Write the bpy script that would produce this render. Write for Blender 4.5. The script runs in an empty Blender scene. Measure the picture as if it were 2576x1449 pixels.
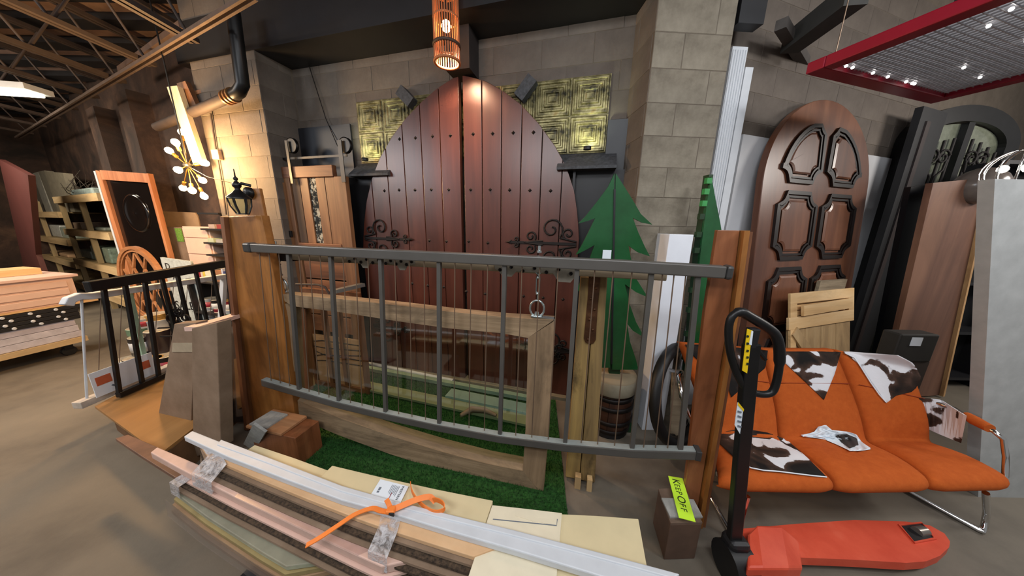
import bpy, bmesh, math, random
from mathutils import Vector as V, Matrix
from mathutils.bvhtree import BVHTree
random.seed(7)
COL = bpy.context.scene.collection
SC = bpy.context.scene
PI = math.pi

# ------------------------------------------------------------------ camera, world, lights
F = 700.0; PITCH = math.radians(13); ROLL = math.radians(1)
CAM = V((0, 0, 1.6))
FW = V((0, math.cos(PITCH), -math.sin(PITCH)))
_R = V((1, 0, 0)); _U = V((0, math.sin(PITCH), math.cos(PITCH)))
RT = _R*math.cos(ROLL) + _U*math.sin(ROLL)
UP = _U*math.cos(ROLL) - _R*math.sin(ROLL)
cd = bpy.data.cameras.new('camera'); cam = bpy.data.objects.new('camera', cd); COL.objects.link(cam)
cd.sensor_width = 36; cd.lens = 36*F/2576; cd.clip_start = .02; cd.clip_end = 200
m = Matrix((RT, UP, -FW)).transposed().to_4x4(); m.translation = CAM
cam.matrix_world = m
SC.camera = cam
SC.view_settings.view_transform = 'Standard'; SC.view_settings.look = 'None'
SC.view_settings.gamma = 1; SC.view_settings.use_curve_mapping = False
SC.view_settings.exposure = 0.0
w = bpy.data.worlds.new('world'); SC.world = w; w.use_nodes = True
w.node_tree.nodes['Background'].inputs[0].default_value = (.86, .85, .84, 1)
w.node_tree.nodes['Background'].inputs[1].default_value = 0.30

def area(name, loc, target, size, size_y, power, col):
    l = bpy.data.lights.new(name, 'AREA'); l.shape = 'RECTANGLE'; l.size = size; l.size_y = size_y
    l.energy = power; l.color = col
    o = bpy.data.objects.new(name, l); COL.objects.link(o); o.location = loc
    o.rotation_euler = (V(target)-V(loc)).to_track_quat('-Z', 'Y').to_euler()
    return o
def point(name, loc, power, col, r=.05, spot=None, target=None, blend=.6):
    l = bpy.data.lights.new(name, 'SPOT' if spot else 'POINT'); l.energy = power; l.color = col; l.shadow_soft_size = r
    if spot: l.spot_size = math.radians(spot); l.spot_blend = blend
    o = bpy.data.objects.new(name, l); COL.objects.link(o); o.location = loc
    if target: o.rotation_euler = (V(target)-V(loc)).to_track_quat('-Z', 'Y').to_euler()
    return o
COOL = (.95, .97, 1.0); WARM = (1.0, .58, .25)
# the shop's fluorescent tubes, behind and above the viewer, with added fill lights
area('fluorescent_light_left', (-1.2, -.9, 2.95), (-.6, 1.8, 1.0), 1.4, .35, 36, COOL)
area('fluorescent_light_middle', (.6, -.5, 3.3), (.3, 2.0, .8), 1.5, .3, 34, COOL)
area('fluorescent_light_right', (2.3, .0, 3.2), (2.6, 2.2, 1.0), .9, .3, 34, COOL)
area('side_soft_light', (-4.3, .1, 2.85), (-1.2, 2.7, 1.9), 1.1, .8, 42, (.86, .92, 1.0))  # broad soft light placed to give the great door its sheen
area('fluorescent_light_far', (-5.4, 1.0, 3.05), (-5.6, 3.0, .3), 1.8, .5, 130, (1, .80, .60))
area('rack_fill_light', (-7.2, 3.0, 3.0), (-7.6, 5.0, .6), 1.6, .5, 95, (1, .88, .72))  # added fill light to brighten the rack
area('right_fill_light', (5.4, .9, 2.9), (3.2, 2.7, 1.5), 1.2, .5, 60, (1, .93, .86))  # added light for the arched door's sheen and the right wall

# ------------------------------------------------------------------ pixel -> place
def ray(px, py): return FW + RT*((px-1288)/F) + UP*((724.5-py)/F)
def hz(px, py, z): d = ray(px, py); return CAM + d*((z-1.6)/d.z)
def hl(px, py, ab): d = ray(px, py); return CAM + d*(ab[0]/(d.y-ab[1]*d.x))
class Fr:
    """a vertical plane y = a + b x: local x runs along it, local y goes away from the viewer"""
    def __init__(s, a, b, x0, off=0):
        s.d = V((1, b, 0)).normalized(); s.n = V((-s.d.y, s.d.x, 0))
        s.o = V((x0, a+b*x0, 0)) + s.n*off
        s.M = Matrix((s.d, s.n, V((0, 0, 1)))).transposed().to_4x4(); s.M.translation = s.o
        s.rz = math.atan2(b, 1)
    def hit(s, px, py, off=0):
        d = ray(px, py); o = s.o + s.n*off
        p = CAM + d*((o-CAM).dot(s.n)/d.dot(s.n))
        return ((p-o).dot(s.d), p.z)
    def w(s, x, y, z): return s.M @ V((x, y, z))

# ------------------------------------------------------------------ objects
MW = {}
def link(o, parent=None):
    COL.objects.link(o)
    if parent is not None: o.parent = parent
    return o
def thing(name, label, cat, loc=(0, 0, 0), rz=0, group=None):
    o = bpy.data.objects.new(name, None); COL.objects.link(o)
    o.empty_display_size = .1
    o.location = loc; o.rotation_euler = (0, 0, rz)
    o['label'] = label; o['category'] = cat
    if group: o['group'] = group
    MW[o] = Matrix.Translation(V(loc)) @ Matrix.Rotation(rz, 4, 'Z')
    return o
def thing_at(name, label, cat, fr, x=0, y=0, z=0, group=None):
    return thing(name, label, cat, tuple(fr.w(x, y, z)), fr.rz, group)
def tag(o, label, cat, group=None):
    o['label'] = label; o['category'] = cat
    if group: o['group'] = group
    return o

def newell(p):
    n = V((0, 0, 0))
    for i in range(len(p)):
        a = p[i]; b = p[(i+1) % len(p)]
        n += V(((a.y-b.y)*(a.z+b.z), (a.z-b.z)*(a.x+b.x), (a.x-b.x)*(a.y+b.y)))
    return n
class MB:
    def __init__(s, M=None): s.v = []; s.f = []; s.sm = []; s.M = M or Matrix()
    def add(s, vs, fs, smooth=False):
        k = len(s.v); s.v += [s.M @ V(p) for p in vs]
        s.f += [tuple(i+k for i in f) for f in fs]; s.sm += [smooth]*len(fs)
        return s
    def box(s, c, sz, R=None):
        x, y, z = [q/2 for q in sz]; c = V(c)
        P = [V(p) for p in ((-x,-y,-z),(x,-y,-z),(x,y,-z),(-x,y,-z),(-x,-y,z),(x,-y,z),(x,y,z),(-x,y,z))]
        if R is not None: P = [R @ p for p in P]
        return s.add([c+p for p in P], [(3,2,1,0),(4,5,6,7),(0,1,5,4),(1,2,6,5),(2,3,7,6),(3,0,4,7)])
    def bb(s, x0, x1, y0, y1, z0, z1): return s.box(((x0+x1)/2, (y0+y1)/2, (z0+z1)/2), (abs(x1-x0), abs(y1-y0), abs(z1-z0)))
    def prism(s, poly, vec):
        poly = [V(p) for p in poly]; vec = V(vec); n = len(poly)
        if newell(poly).dot(vec) > 0: poly = poly[::-1]
        vs = poly + [p+vec for p in poly]
        fs = [tuple(range(n)), tuple(range(2*n-1, n-1, -1))] + [(i, i+n, (i+1) % n+n, (i+1) % n) for i in range(n)]
        return s.add(vs, fs)
    def sheet(s, A, B, vec):
        """strip between two edges of equal length, thickened by vec"""
        A = [V(p) for p in A]; B = [V(p) for p in B]; vec = V(vec); n = len(A); assert len(B) == n
        vs = A+B+[p+vec for p in A]+[p+vec for p in B]
        fs = []
        for i in range(n-1):
            fs += [(i, i+1, n+i+1, n+i), (2*n+i, 3*n+i, 3*n+i+1, 2*n+i+1), (i, 2*n+i, 2*n+i+1, i+1), (n+i, n+i+1, 3*n+i+1, 3*n+i)]
        fs += [(0, n, 3*n, 2*n), (n-1, 3*n-1, 4*n-1, 2*n-1)]
        return s.add(vs, fs)
    def bar(s, p, q, wd, h, up=(0, 0, 1)): return s.path([p, q], wd, h, up)
    def path(s, pts, wd, h, up=(0, 0, 1), closed=False, smooth=False):
        pts = [V(p) for p in pts]; n = len(pts); vs = []; up = V(up)
        for i, p in enumerate(pts):
            if closed: t = pts[(i+1) % n]-pts[i-1]
            else: t = pts[min(i+1, n-1)]-pts[max(i-1, 0)]
            t.normalize(); sd = t.cross(up)
            if sd.length < 1e-4: sd = t.cross(V((1, 0, 0)))
            sd.normalize(); u = sd.cross(t).normalized()
            vs += [p-sd*wd/2-u*h/2, p+sd*wd/2-u*h/2, p+sd*wd/2+u*h/2, p-sd*wd/2+u*h/2]
        fs = []
        for i in range(n if closed else n-1):
            a = 4*i; b = 4*((i+1) % n)
            fs += [(a+j, a+(j+1) % 4, b+(j+1) % 4, b+j) for j in range(4)]
        if not closed: fs += [(3, 2, 1, 0), tuple(4*(n-1)+j for j in range(4))]
        return s.add(vs, fs, smooth)
    def tube(s, pts, r, n=8, closed=False):
        pts = [V(p) for p in pts]; m_ = len(pts); vs = []
        rs = r if isinstance(r, (list, tuple)) else [r]*m_
        ref = V((0, 0, 1)); prev = None
        for i, p in enumerate(pts):
            if closed: t = pts[(i+1) % m_]-pts[i-1]
            else: t = pts[min(i+1, m_-1)]-pts[max(i-1, 0)]
            if t.length < 1e-7: t = V((0, 0, 1))
            t.normalize()
            a = prev if prev is not None else (ref if abs(t.dot(ref)) < .9 else V((1, 0, 0)))
            a = (a - t*a.dot(t))
            if a.length < 1e-5: a = t.orthogonal()
            a.normalize(); prev = a; b = t.cross(a)
            vs += [p + (a*math.cos(2*PI*j/n) + b*math.sin(2*PI*j/n))*rs[i] for j in range(n)]
        fs = []
        for i in range(m_ if closed else m_-1):
            k = n*i; l = n*((i+1) % m_)
            fs += [(k+j, k+(j+1) % n, l+(j+1) % n, l+j) for j in range(n)]
        s.add(vs, fs, True)
        if not closed:
            s.add(vs[:n], [tuple(range(n-1, -1, -1))]); s.add(vs[-n:], [tuple(range(n))])
            for k in (0, 1): pass
        return s
    def lathe(s, prof, c=(0, 0, 0), n=20, R=None, smooth=True):
        c = V(c); vs = []
        for (r, z) in prof:
            for j in range(n):
                p = V((r*math.cos(2*PI*j/n), r*math.sin(2*PI*j/n), z))
                vs.append(c + (R @ p if R is not None else p))
        fs = []
        for i in range(len(prof)-1):
            fs += [(n*i+j, n*i+(j+1) % n, n*(i+1)+(j+1) % n, n*(i+1)+j) for j in range(n)]
        s.add(vs, fs, smooth)
        s.add(vs[:n], [tuple(range(n-1, -1, -1))]); s.add(vs[-n:], [tuple(range(n))])
        return s
    def ball(s, c, r, n=10):
        m_ = max(4, n//2)
        return s.lathe([(max(r*math.sin(PI*i/m_), 1e-4), -r*math.cos(PI*i/m_)) for i in range(m_+1)], c, n)
    def build(s, name, mat, parent=None, bevel=0, kind=None):
        me = bpy.data.meshes.new(name)
        inv = MW[parent].inverted() if parent in MW else Matrix()
        me.from_pydata([inv @ p for p in s.v], [], s.f)
        me.polygons.foreach_set('use_smooth', s.sm)
        me.materials.append(mat); me.update()
        if any(s.sm) and not all(s.sm):
            pass
        o = bpy.data.objects.new(name, me); link(o, parent)
        MW[o] = MW[parent] if parent in MW else Matrix()
        if bevel:
            md = o.modifiers.new('bevel', 'BEVEL'); md.width = bevel; md.segments = 2; md.limit_method = 'ANGLE'
        if kind: o['kind'] = kind
        return o
def struct(o): o['kind'] = 'structure'; return o
def mesh_thing(mb, name, mat, label, cat, loc, rz=0, group=None, bevel=0):
    """a thing that is one mesh, its origin at loc"""
    M = Matrix.Translation(V(loc)) @ Matrix.Rotation(rz, 4, 'Z')
    inv = M.inverted(); mb.v = [inv @ p for p in mb.v]
    o = mb.build(name, mat, None, bevel); o.location = loc; o.rotation_euler = (0, 0, rz); MW[o] = M
    return tag(o, label, cat, group)
def lettering(name, text, size, M, mat, parent, extrude=.0006, shear=0, align='LEFT'):
    cu = bpy.data.curves.new(name, 'FONT'); cu.body = text; cu.size = size; cu.extrude = extrude; cu.shear = shear
    cu.align_x = align; cu.resolution_u = 3
    o = bpy.data.objects.new(name, cu); COL.objects.link(o)
    bpy.context.view_layer.update()
    me = bpy.data.meshes.new_from_object(o.evaluated_get(bpy.context.evaluated_depsgraph_get()))
    bpy.data.objects.remove(o)
    inv = MW[parent].inverted() if parent in MW else Matrix()
    me.transform(inv @ M); me.materials.clear(); me.materials.append(mat)
    o = bpy.data.objects.new(name, me); link(o, parent); return o
def basis(o, x, y):
    x = V(x).normalized(); z = x.cross(V(y)).normalized(); y = z.cross(x)
    M = Matrix((x, y, z)).transposed().to_4x4(); M.translation = V(o); return M

# ------------------------------------------------------------------ materials
def lin(h):
    h = h.lstrip('#'); c = [int(h[i:i+2], 16)/255 for i in (0, 2, 4)]
    return tuple(x/12.92 if x <= .04045 else ((x+.055)/1.055)**2.4 for x in c) + (1,)
def base(name, rough=.6, metal=0, spec=.5, col=(.5, .5, .5, 1)):
    m = bpy.data.materials.new(name); m.use_nodes = True
    b = m.node_tree.nodes['Principled BSDF']
    b.inputs['Roughness'].default_value = rough; b.inputs['Metallic'].default_value = metal
    b.inputs['Specular IOR Level'].default_value = spec; b.inputs['Base Color'].default_value = col
    return m, m.node_tree.nodes, m.node_tree.links, b
def coords(N, L, scale=(1, 1, 1), rnd=True):
    tc = N.new('ShaderNodeTexCoord'); mp = N.new('ShaderNodeMapping'); mp.inputs['Scale'].default_value = scale
    if rnd:
        oi = N.new('ShaderNodeObjectInfo'); mu = N.new('ShaderNodeMath'); mu.operation = 'MULTIPLY'; mu.inputs[1].default_value = 37
        L.new(oi.outputs['Random'], mu.inputs[0])
        va = N.new('ShaderNodeVectorMath'); va.operation = 'ADD'
        L.new(tc.outputs['Object'], va.inputs[0]); L.new(mu.outputs[0], va.inputs[1]); L.new(va.outputs[0], mp.inputs['Vector'])
    else: L.new(tc.outputs['Object'], mp.inputs['Vector'])
    return mp.outputs[0]
def ramp(N, L, src, stops):
    r = N.new('ShaderNodeValToRGB'); e = r.color_ramp.elements
    e[0].position, e[0].color = stops[0]; e[1].position, e[1].color = stops[-1]
    for p, c in stops[1:-1]:
        x = e.new(p); x.color = c
    L.new(src, r.inputs[0]); return r.outputs[0]
def noise_(N, L, vec, scale, detail=4, rough=.6, dist=0):
    n = N.new('ShaderNodeTexNoise'); n.inputs['Scale'].default_value = scale; n.inputs['Detail'].default_value = detail
    n.inputs['Roughness'].default_value = rough; n.inputs['Distortion'].default_value = dist
    L.new(vec, n.inputs['Vector']); return n.outputs[0]
def bump(N, L, b, src, strength=.3, dist=.01):
    n = N.new('ShaderNodeBump'); n.inputs['Strength'].default_value = strength; n.inputs['Distance'].default_value = dist
    L.new(src, n.inputs['Height']); L.new(n.outputs[0], b.inputs['Normal'])
def plain(name, h, rough=.6, metal=0, spec=.5, var=.12, scale=12):
    c = lin(h); m, N, L, b = base(name, rough, metal, spec, c)
    if var:
        n = noise_(N, L, coords(N, L), scale)
        d = tuple(x*(1-var*1.6) for x in c[:3])+(1,); l = tuple(min(1, x*(1+var)) for x in c[:3])+(1,)
        L.new(ramp(N, L, n, [(.3, d), (.7, l)]), b.inputs['Base Color'])
    return m
def wood(name, dark, mid, light, axis='x', rough=.5, grain=9, knots=False, bmp=.25, spec=.5, stain=.8, stain_s=3.5):
    m, N, L, b = base(name, rough, 0, spec)
    sc = [1, 1, 1]; sc['xyz'.index(axis)] = .07
    vec = coords(N, L, tuple(sc))
    n = noise_(N, L, vec, grain, 5, .65, .6)
    col = ramp(N, L, n, [(.28, lin(dark)), (.5, lin(mid)), (.72, lin(light))])
    sc2 = [1, 1, 1]; sc2['xyz'.index(axis)] = .35
    st = ramp(N, L, noise_(N, L, coords(N, L, tuple(sc2)), stain_s, 5, .7, .8), [(.30, (stain,)*3+(1,)), (.52, (1, 1, 1, 1)), (.8, (1.0, 1.0, 1.0, 1))])
    mxc = N.new('ShaderNodeMix'); mxc.data_type = 'RGBA'; mxc.blend_type = 'MULTIPLY'; mxc.inputs[0].default_value = 1
    L.new(col, mxc.inputs[6]); L.new(st, mxc.inputs[7]); L.new(mxc.outputs[2], b.inputs['Base Color'])
    n2 = noise_(N, L, vec, grain*6, 3)
    bump(N, L, b, n2, bmp, .003)
    return m
def blotch(name, stops, scale=3, rough=.7, bmp=.15, detail=6, spec=.4, metal=0, bscale=60, dist=0):
    m, N, L, b = base(name, rough, metal, spec)
    vec = coords(N, L, rnd=False)
    L.new(ramp(N, L, noise_(N, L, vec, scale, detail, .65, dist), [(p, lin(c)) for p, c in stops]), b.inputs['Base Color'])
    if bmp: bump(N, L, b, noise_(N, L, vec, bscale, 4), bmp, .004)
    return m
def glow(name, col, strength):
    m, N, L, b = base(name)
    b.inputs['Base Color'].default_value = (*col, 1)
    b.inputs['Emission Color'].default_value = (*col, 1); b.inputs['Emission Strength'].default_value = strength
    return m
def glass(name, tint=(.9, .95, .93), rough=.02, alpha=.25):
    m, N, L, b = base(name, rough, 0, .5, (*tint, 1))
    out = N['Material Output']
    tr = N.new('ShaderNodeBsdfTransparent'); tr.inputs[0].default_value = (*tint, 1)
    gl = N.new('ShaderNodeBsdfGlossy'); gl.inputs['Roughness'].default_value = rough
    mx = N.new('ShaderNodeMixShader')
    lw = N.new('ShaderNodeLayerWeight'); lw.inputs[0].default_value = .5
    pw = N.new('ShaderNodeMath'); pw.operation = 'POWER'; pw.inputs[1].default_value = 4
    L.new(lw.outputs['Facing'], pw.inputs[0])
    mr = N.new('ShaderNodeMath'); mr.operation = 'MULTIPLY_ADD'; mr.inputs[1].default_value = .6; mr.inputs[2].default_value = alpha*.2
    L.new(pw.outputs[0], mr.inputs[0]); L.new(mr.outputs[0], mx.inputs[0])
    L.new(tr.outputs[0], mx.inputs[1]); L.new(gl.outputs[0], mx.inputs[2]); L.new(mx.outputs[0], out.inputs[0])
    return m

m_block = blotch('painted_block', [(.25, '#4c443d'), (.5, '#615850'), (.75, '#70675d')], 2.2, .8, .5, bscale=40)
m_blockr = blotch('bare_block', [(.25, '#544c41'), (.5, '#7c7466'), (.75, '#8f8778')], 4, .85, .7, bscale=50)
m_mortar = blotch('mortar', [(.3, '#5a5147'), (.7, '#6c6257')], 6, .9, .4)
m_floor = blotch('concrete_floor', [(.25, '#4c463f'), (.5, '#6f675b'), (.75, '#7d7466')], 1.1, .55, .12, 8, dist=.1)
m_deck = blotch('roof_deck', [(.3, '#6a544a'), (.7, '#8d7468')], 3, .9, .2)
m_black = plain('black_paint', '#17171a', .5)
m_blackm = plain('black_metal', '#1b1b1c', .38, .3)
m_iron = plain('wrought_iron', '#1d1817', .6, .4)
m_joist = plain('joist_steel', '#3d322d', .7)
m_navy = plain('dark_board', '#1f2127', .45, var=.06)
m_mah = wood('mahogany', '#3c1d17', '#512a20', '#63362a', 'z', .34, 5, bmp=.06, spec=.7)
m_mahd = plain('mahogany_groove', '#24100d', .5)
m_panel = wood('brown_panel_wood', '#573426', '#6f4530', '#83563d', 'z', .33, 5, bmp=.06, spec=.6)
m_panelm = plain('dark_moulding', '#160c09', .38, spec=.5)
m_post = wood('stained_post', '#74491f', '#97622f', '#ad753c', 'z', .38, 6, bmp=.15, stain=.55, stain_s=4)
m_postr = wood('stained_post_red', '#63391f', '#845032', '#a06843', 'z', .35, 6, bmp=.15, stain=.55, stain_s=4)
m_poste = wood('post_edge', '#57331f', '#7a4d30', '#8d6142', 'z', .5, 8)
m_rail = plain('grey_rail_paint', '#55524e', .38, .1, var=.05)
m_railt = plain('grey_rail_end', '#3a3938', .4, .1, var=.05)
m_cable = plain('steel_cable', '#8f7a68', .4, .7, var=0)
m_timber = wood('pale_timber', '#6f5b45', '#8f785c', '#ab9273', 'x', .8, 10, bmp=.6, stain=.55, stain_s=7)
m_timberz = wood('pale_timber_upright', '#6d5842', '#8c7357', '#a68a6a', 'z', .8, 10, bmp=.6, stain=.6, stain_s=6)
m_old = wood('weathered_post_wood', '#3f3324', '#8a7148', '#bd9d5e', 'z', .8, 7, bmp=.9, stain=.35, stain_s=6)
m_oldx = wood('weathered_beam_wood', '#6a5c48', '#92826a', '#a9997e', 'x', .85, 12, bmp=.5)
m_strap = plain('iron_strap', '#8d877a', .5, .35)
m_rust = blotch('rusty_strap', [(.3, '#3b2517'), (.6, '#5b3b26'), (.8, '#7a5638')], 14, .5, .4, metal=.5)
m_turf = blotch('turf_base', [(.3, '#14300f'), (.6, '#24521c'), (.8, '#356a2a')], 60, .95, .6)
m_green = blotch('green_tree_paint', [(.3, '#12401f'), (.6, '#1b552d'), (.8, '#2a6b40')], 3, .24, .25, spec=.8, bscale=7)
m_greend = plain('green_edge', '#0e3216', .5)
m_white = plain('white_paint', '#c9cdd2', .5, var=.04)
m_whitep = plain('white_panel', '#c3c5c9', .6, var=.05, scale=3)
m_wbox = plain('white_laminate', '#e2e6ee', .3, var=.02)
m_wood_lt = wood('knotty_pine', '#b58a57', '#d9b27c', '#e8c899', 'x', .6, 7)
m_wood_ltz = wood('knotty_pine_upright', '#8f7450', '#b39468', '#c9ab7e', 'z', .65, 7)
m_barn = wood('barn_plank', '#4f3220', '#7a5335', '#966d48', 'z', .6, 7)
m_barnx = wood('barn_plank_cross', '#4c2c1b', '#74482d', '#8f6343', 'x', .6, 7, stain=.6)
m_shelfw = wood('shelf_lumber', '#a3875e', '#c4a678', '#d6bb8e', 'x', .7, 7)
m_shelfz = wood('shelf_lumber_upright', '#7c6746', '#a08a62', '#b59e75', 'z', .7, 7)
m_ply = wood('orange_plywood', '#7d5a30', '#966c3b', '#a87c49', 'y', .45, 2.2, bmp=.05)
m_plye = plain('plywood_edge', '#6b4c30', .8)
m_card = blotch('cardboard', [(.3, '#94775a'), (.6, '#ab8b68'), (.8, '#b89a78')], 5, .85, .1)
m_carddk = blotch('cardboard_dark', [(.3, '#75604c'), (.6, '#8a7460'), (.8, '#98836e')], 5, .85, .1)  # darker, greyer brown cardboard
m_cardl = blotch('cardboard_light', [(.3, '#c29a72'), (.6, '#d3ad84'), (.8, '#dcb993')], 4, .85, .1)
m_corr = plain('corrugated_edge', '#4a3a2b', .9, var=.5, scale=90)
m_cream = plain('cream_panel', '#d2c39c', .5, var=.03)
m_creamw = plain('pale_wood_panel', '#dfd5bb', .6, var=.04)
m_pink = plain('pink_carton', '#d3b1a2', .6, var=.06)
m_film = glass('stretch_film', (.95, .94, .95), .3, .25)
def film_white(name):
    m, N, L, b = base(name, .25, 0, .6, lin('#d5d2d4'))
    tr = N.new('ShaderNodeBsdfTransparent'); mx = N.new('ShaderNodeMixShader')
    n = noise_(N, L, coords(N, L), 34, 4, .7, 1.2)
    r = ramp(N, L, n, [(.38, (.10, .10, .10, 1)), (.66, (.8, .8, .8, 1))])
    L.new(r, mx.inputs[0]); L.new(tr.outputs[0], mx.inputs[1]); L.new(b.outputs[0], mx.inputs[2]); L.new(mx.outputs[0], N['Material Output'].inputs[0])
    bump(N, L, b, n, 1, .01)
    return m
m_filmw = film_white('crinkled_film')
m_glass = glass('pane_glass', (.88, .93, .90), .05, .45)
m_chrome = plain('chrome', '#d8d8d8', .12, 1, var=0)
m_zinc = plain('zinc_hardware', '#b9c4c6', .28, .9, var=.05)
m_orange = blotch('orange_wool', [(.3, '#ae5220'), (.6, '#b95a24'), (.8, '#c1632a')], 30, .9, .35, bscale=400, spec=.15)
m_jack = blotch('red_orange_enamel', [(.3, '#c8452e'), (.6, '#d9573d'), (.8, '#e06a50')], 5, .45, .05)
m_redf = plain('crimson_frame', '#8e0d28', .35, .1, var=.05)
m_strapo = plain('orange_strap', '#f08336', .55, var=.06)
m_tag = plain('white_label', '#dfe8f0', .5, var=.02)
m_yel = plain('yellow_label', '#e8c31a', .4, var=.02)
m_neon = plain('neon_paper', '#c8f53a', .5, var=.02)
m_ink = plain('ink', '#12240e', .6, var=0)
m_inkg = plain('grey_print', '#6d7580', .6, var=0)
m_gold = blotch('antique_tin', [(.36, '#1d1b12'), (.47, '#5f5838'), (.6, '#8f8760'), (.75, '#806a38')], 9, .33, .25, metal=.5, bscale=120)
m_shing = plain('charcoal_shingle', '#3c3e42', .7, var=.3, scale=40)
m_rattan = plain('rattan', '#a8643a', .6)
m_maroon = plain('maroon_panel', '#4b2420', .5, var=.08, scale=3)
m_sill = plain('concrete_strip', '#77705f', .8)
m_tyre = plain('black_rubber', '#121213', .5, var=.05)
m_oatw = wood('oak_window', '#8a5a38', '#b27a50', '#c79067', 'x', .5, 8)
m_orfr = wood('orange_frame_wood', '#8f5330', '#b7744a', '#cf8f63', 'z', .5, 8)
m_bdoor = plain('black_gloss_door', '#120e0d', .15, spec=.7, var=.1)
m_cush = plain('linen_cushion', '#8e7f66', .85, var=.05)
m_barrel = wood('barrel_wood', '#24140d', '#3d2316', '#4f3020', 'z', .5, 9)
m_brown = wood('dark_brown_panel', '#543a2f', '#6e4d3e', '#86614c', 'z', .45, 4, bmp=.05)
m_vanity = plain('blush_white_cabinet', '#d9b7a4', .5, var=.03)
m_conc = blotch('grey_stone', [(.3, '#8b8a86'), (.7, '#a5a49f')], 30, .85, .3)

def cowhide(name, sh=0):
    m, N, L, b = base(name, .8, 0, .2)
    vec = coords(N, L, rnd=True)
    n = noise_(N, L, vec, 5.5, 2, .5, .5); n2 = noise_(N, L, vec, 60, 3)
    mix = N.new('ShaderNodeMath'); mix.operation = 'MULTIPLY_ADD'; mix.inputs[1].default_value = .06
    L.new(n2, mix.inputs[0]); L.new(n, mix.inputs[2])
    c = ramp(N, L, mix.outputs[0], [(.38+sh, lin('#171413')), (.48+sh, lin('#33261f')), (.53+sh, lin('#4b372e')), (.545+sh, lin('#d6d6da')), (.8, lin('#e2e2e6'))])
    L.new(c, b.inputs['Base Color']); bump(N, L, b, n2, .3, .003)
    return m
m_hide = cowhide('cowhide'); m_hided = cowhide('dark_cowhide', .10); m_hidel = cowhide('light_cowhide', -.035)
def checker_plate(name):
    m, N, L, b = base(name, .3, .2, .6, lin('#b9b9bd'))
    b.inputs['Transmission Weight'].default_value = .0
    tl = N.new('ShaderNodeBsdfTranslucent'); tl.inputs[0].default_value = (.75, .75, .77, 1); mx = N.new('ShaderNodeMixShader'); mx.inputs[0].default_value = .75
    L.new(b.outputs[0], mx.inputs[1]); L.new(tl.outputs[0], mx.inputs[2]); L.new(mx.outputs[0], N['Material Output'].inputs[0])
    vec = coords(N, L, (1, 1, 1), rnd=False)
    wv = N.new('ShaderNodeTexVoronoi'); wv.inputs['Scale'].default_value = 60; L.new(vec, wv.inputs['Vector'])
    bump(N, L, b, wv.outputs['Distance'], 1.0, .006)
    return m
m_prism = checker_plate('prismatic_sheet')
# ================================================================== SETTING
A_ = (2.475, -.27)                       # front face of the great door
FA = Fr(2.475, -.27, -.46)
WA = Fr(2.475, -.27, -.46, .13)          # block wall behind it
C_ = (1.73, .33)
FC = Fr(1.73, .33, 2.6)
WC = Fr(1.73, .33, 2.6, .07)
LW = (1.943, -.46)
FL = Fr(1.943, -.46, -3.0)
CEIL = 3.75

mb = MB(); mb.prism([(-14, -5, 0), (8, -5, 0), (8, 11, 0), (-14, 11, 0)], (0, 0, -.1))
struct(mb.build('floor', m_floor))
mb = MB(); mb.prism([(-14, -1.2, CEIL), (8, -1.2, CEIL), (8, 11, CEIL), (-14, 11, CEIL)], (0, 0, .1))
deck = struct(mb.build('ceiling', m_deck))
# roof deck ribs across the joists
k = 0
y = .3
while y < 8:
    x1 = 6
    mb = MB(); mb.bb(-12, x1, y-.09, y+.09, CEIL-.07, CEIL)
    mb.build('deck_rib', m_black, deck); y += .42

_bm = {}
def block_mesh(wd, h, mat, name):
    key = (round(wd, 3), round(h, 3), mat.name)
    if key not in _bm:
        g = .0006; c = .003; d = .004
        x, z = wd/2-g, h/2-g
        vs = [(-x, 0, -z), (x, 0, -z), (x, 0, z), (-x, 0, z), (-x+c, -d, -z+c), (x-c, -d, -z+c), (x-c, -d, z-c), (-x+c, -d, z-c)]
        fs = [(4, 5, 6, 7), (0, 1, 5, 4), (1, 2, 6, 5), (2, 3, 7, 6), (3, 0, 4, 7)]
        me = bpy.data.meshes.new(name); me.from_pydata(vs, [], fs); me.materials.append(mat); me.update(); _bm[key] = me
    return _bm[key]
def blocks(parent, s0, s1, z0, z1, mat, M, bw=.40, bh=.2, skip=None):
    """courses of blocks on the local plane y=0 of M, as children of parent"""
    L_ = MW[parent].inverted() @ M
    row = 0; z = z0
    while z < z1-.02:
        h = min(bh, z1-z); s = s0 - (bw/2 if row % 2 else 0)
        while s < s1-.01:
            a = max(s, s0); b_ = min(s+bw, s1)
            if b_-a > .03 and not (skip and skip((a+b_)/2, z+h/2)):
                o = bpy.data.objects.new('concrete_block', block_mesh(b_-a, h, mat, 'concrete_block'))
                o.parent = parent; o.matrix_local = L_ @ Matrix.Translation(((a+b_)/2, random.uniform(0, .003), z+h/2)); COL.objects.link(o)
            s += bw
        z += h; row += 1
def wall(name, fr, s0, s1, z0, z1, mat, th=.2):
    mb = MB(fr.M); mb.bb(s0, s1, 0, th, z0, z1)
    M = fr.M; inv = M.inverted(); mb.v = [inv @ p for p in mb.v]
    o = mb.build(name, mat); o.matrix_world = M; MW[o] = M.copy(); return struct(o)

# back wall behind the great door
wb = wall('wall_back', WA, -2.45, 1.75, 0, CEIL, m_mortar)
blocks(wb, -2.35, 1.72, .2, 3.6, m_block, WA.M, skip=lambda s, z: z < 1.3 and s < 1.3)
# soffit beam above it, on the left
mb = MB(WA.M); mb.bb(-2.9, 1.5, -.35, .0, 3.07, 3.4)
struct(mb.build('trim_1', m_black))
mb = MB(WA.M); mb.bb(-.08, .12, -.2, .0, 2.78, 3.75)      # dark upright conduit chase above the door tip
struct(mb.build('trim_2', plain('dark_chase', '#2b2423', .7)))
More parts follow.
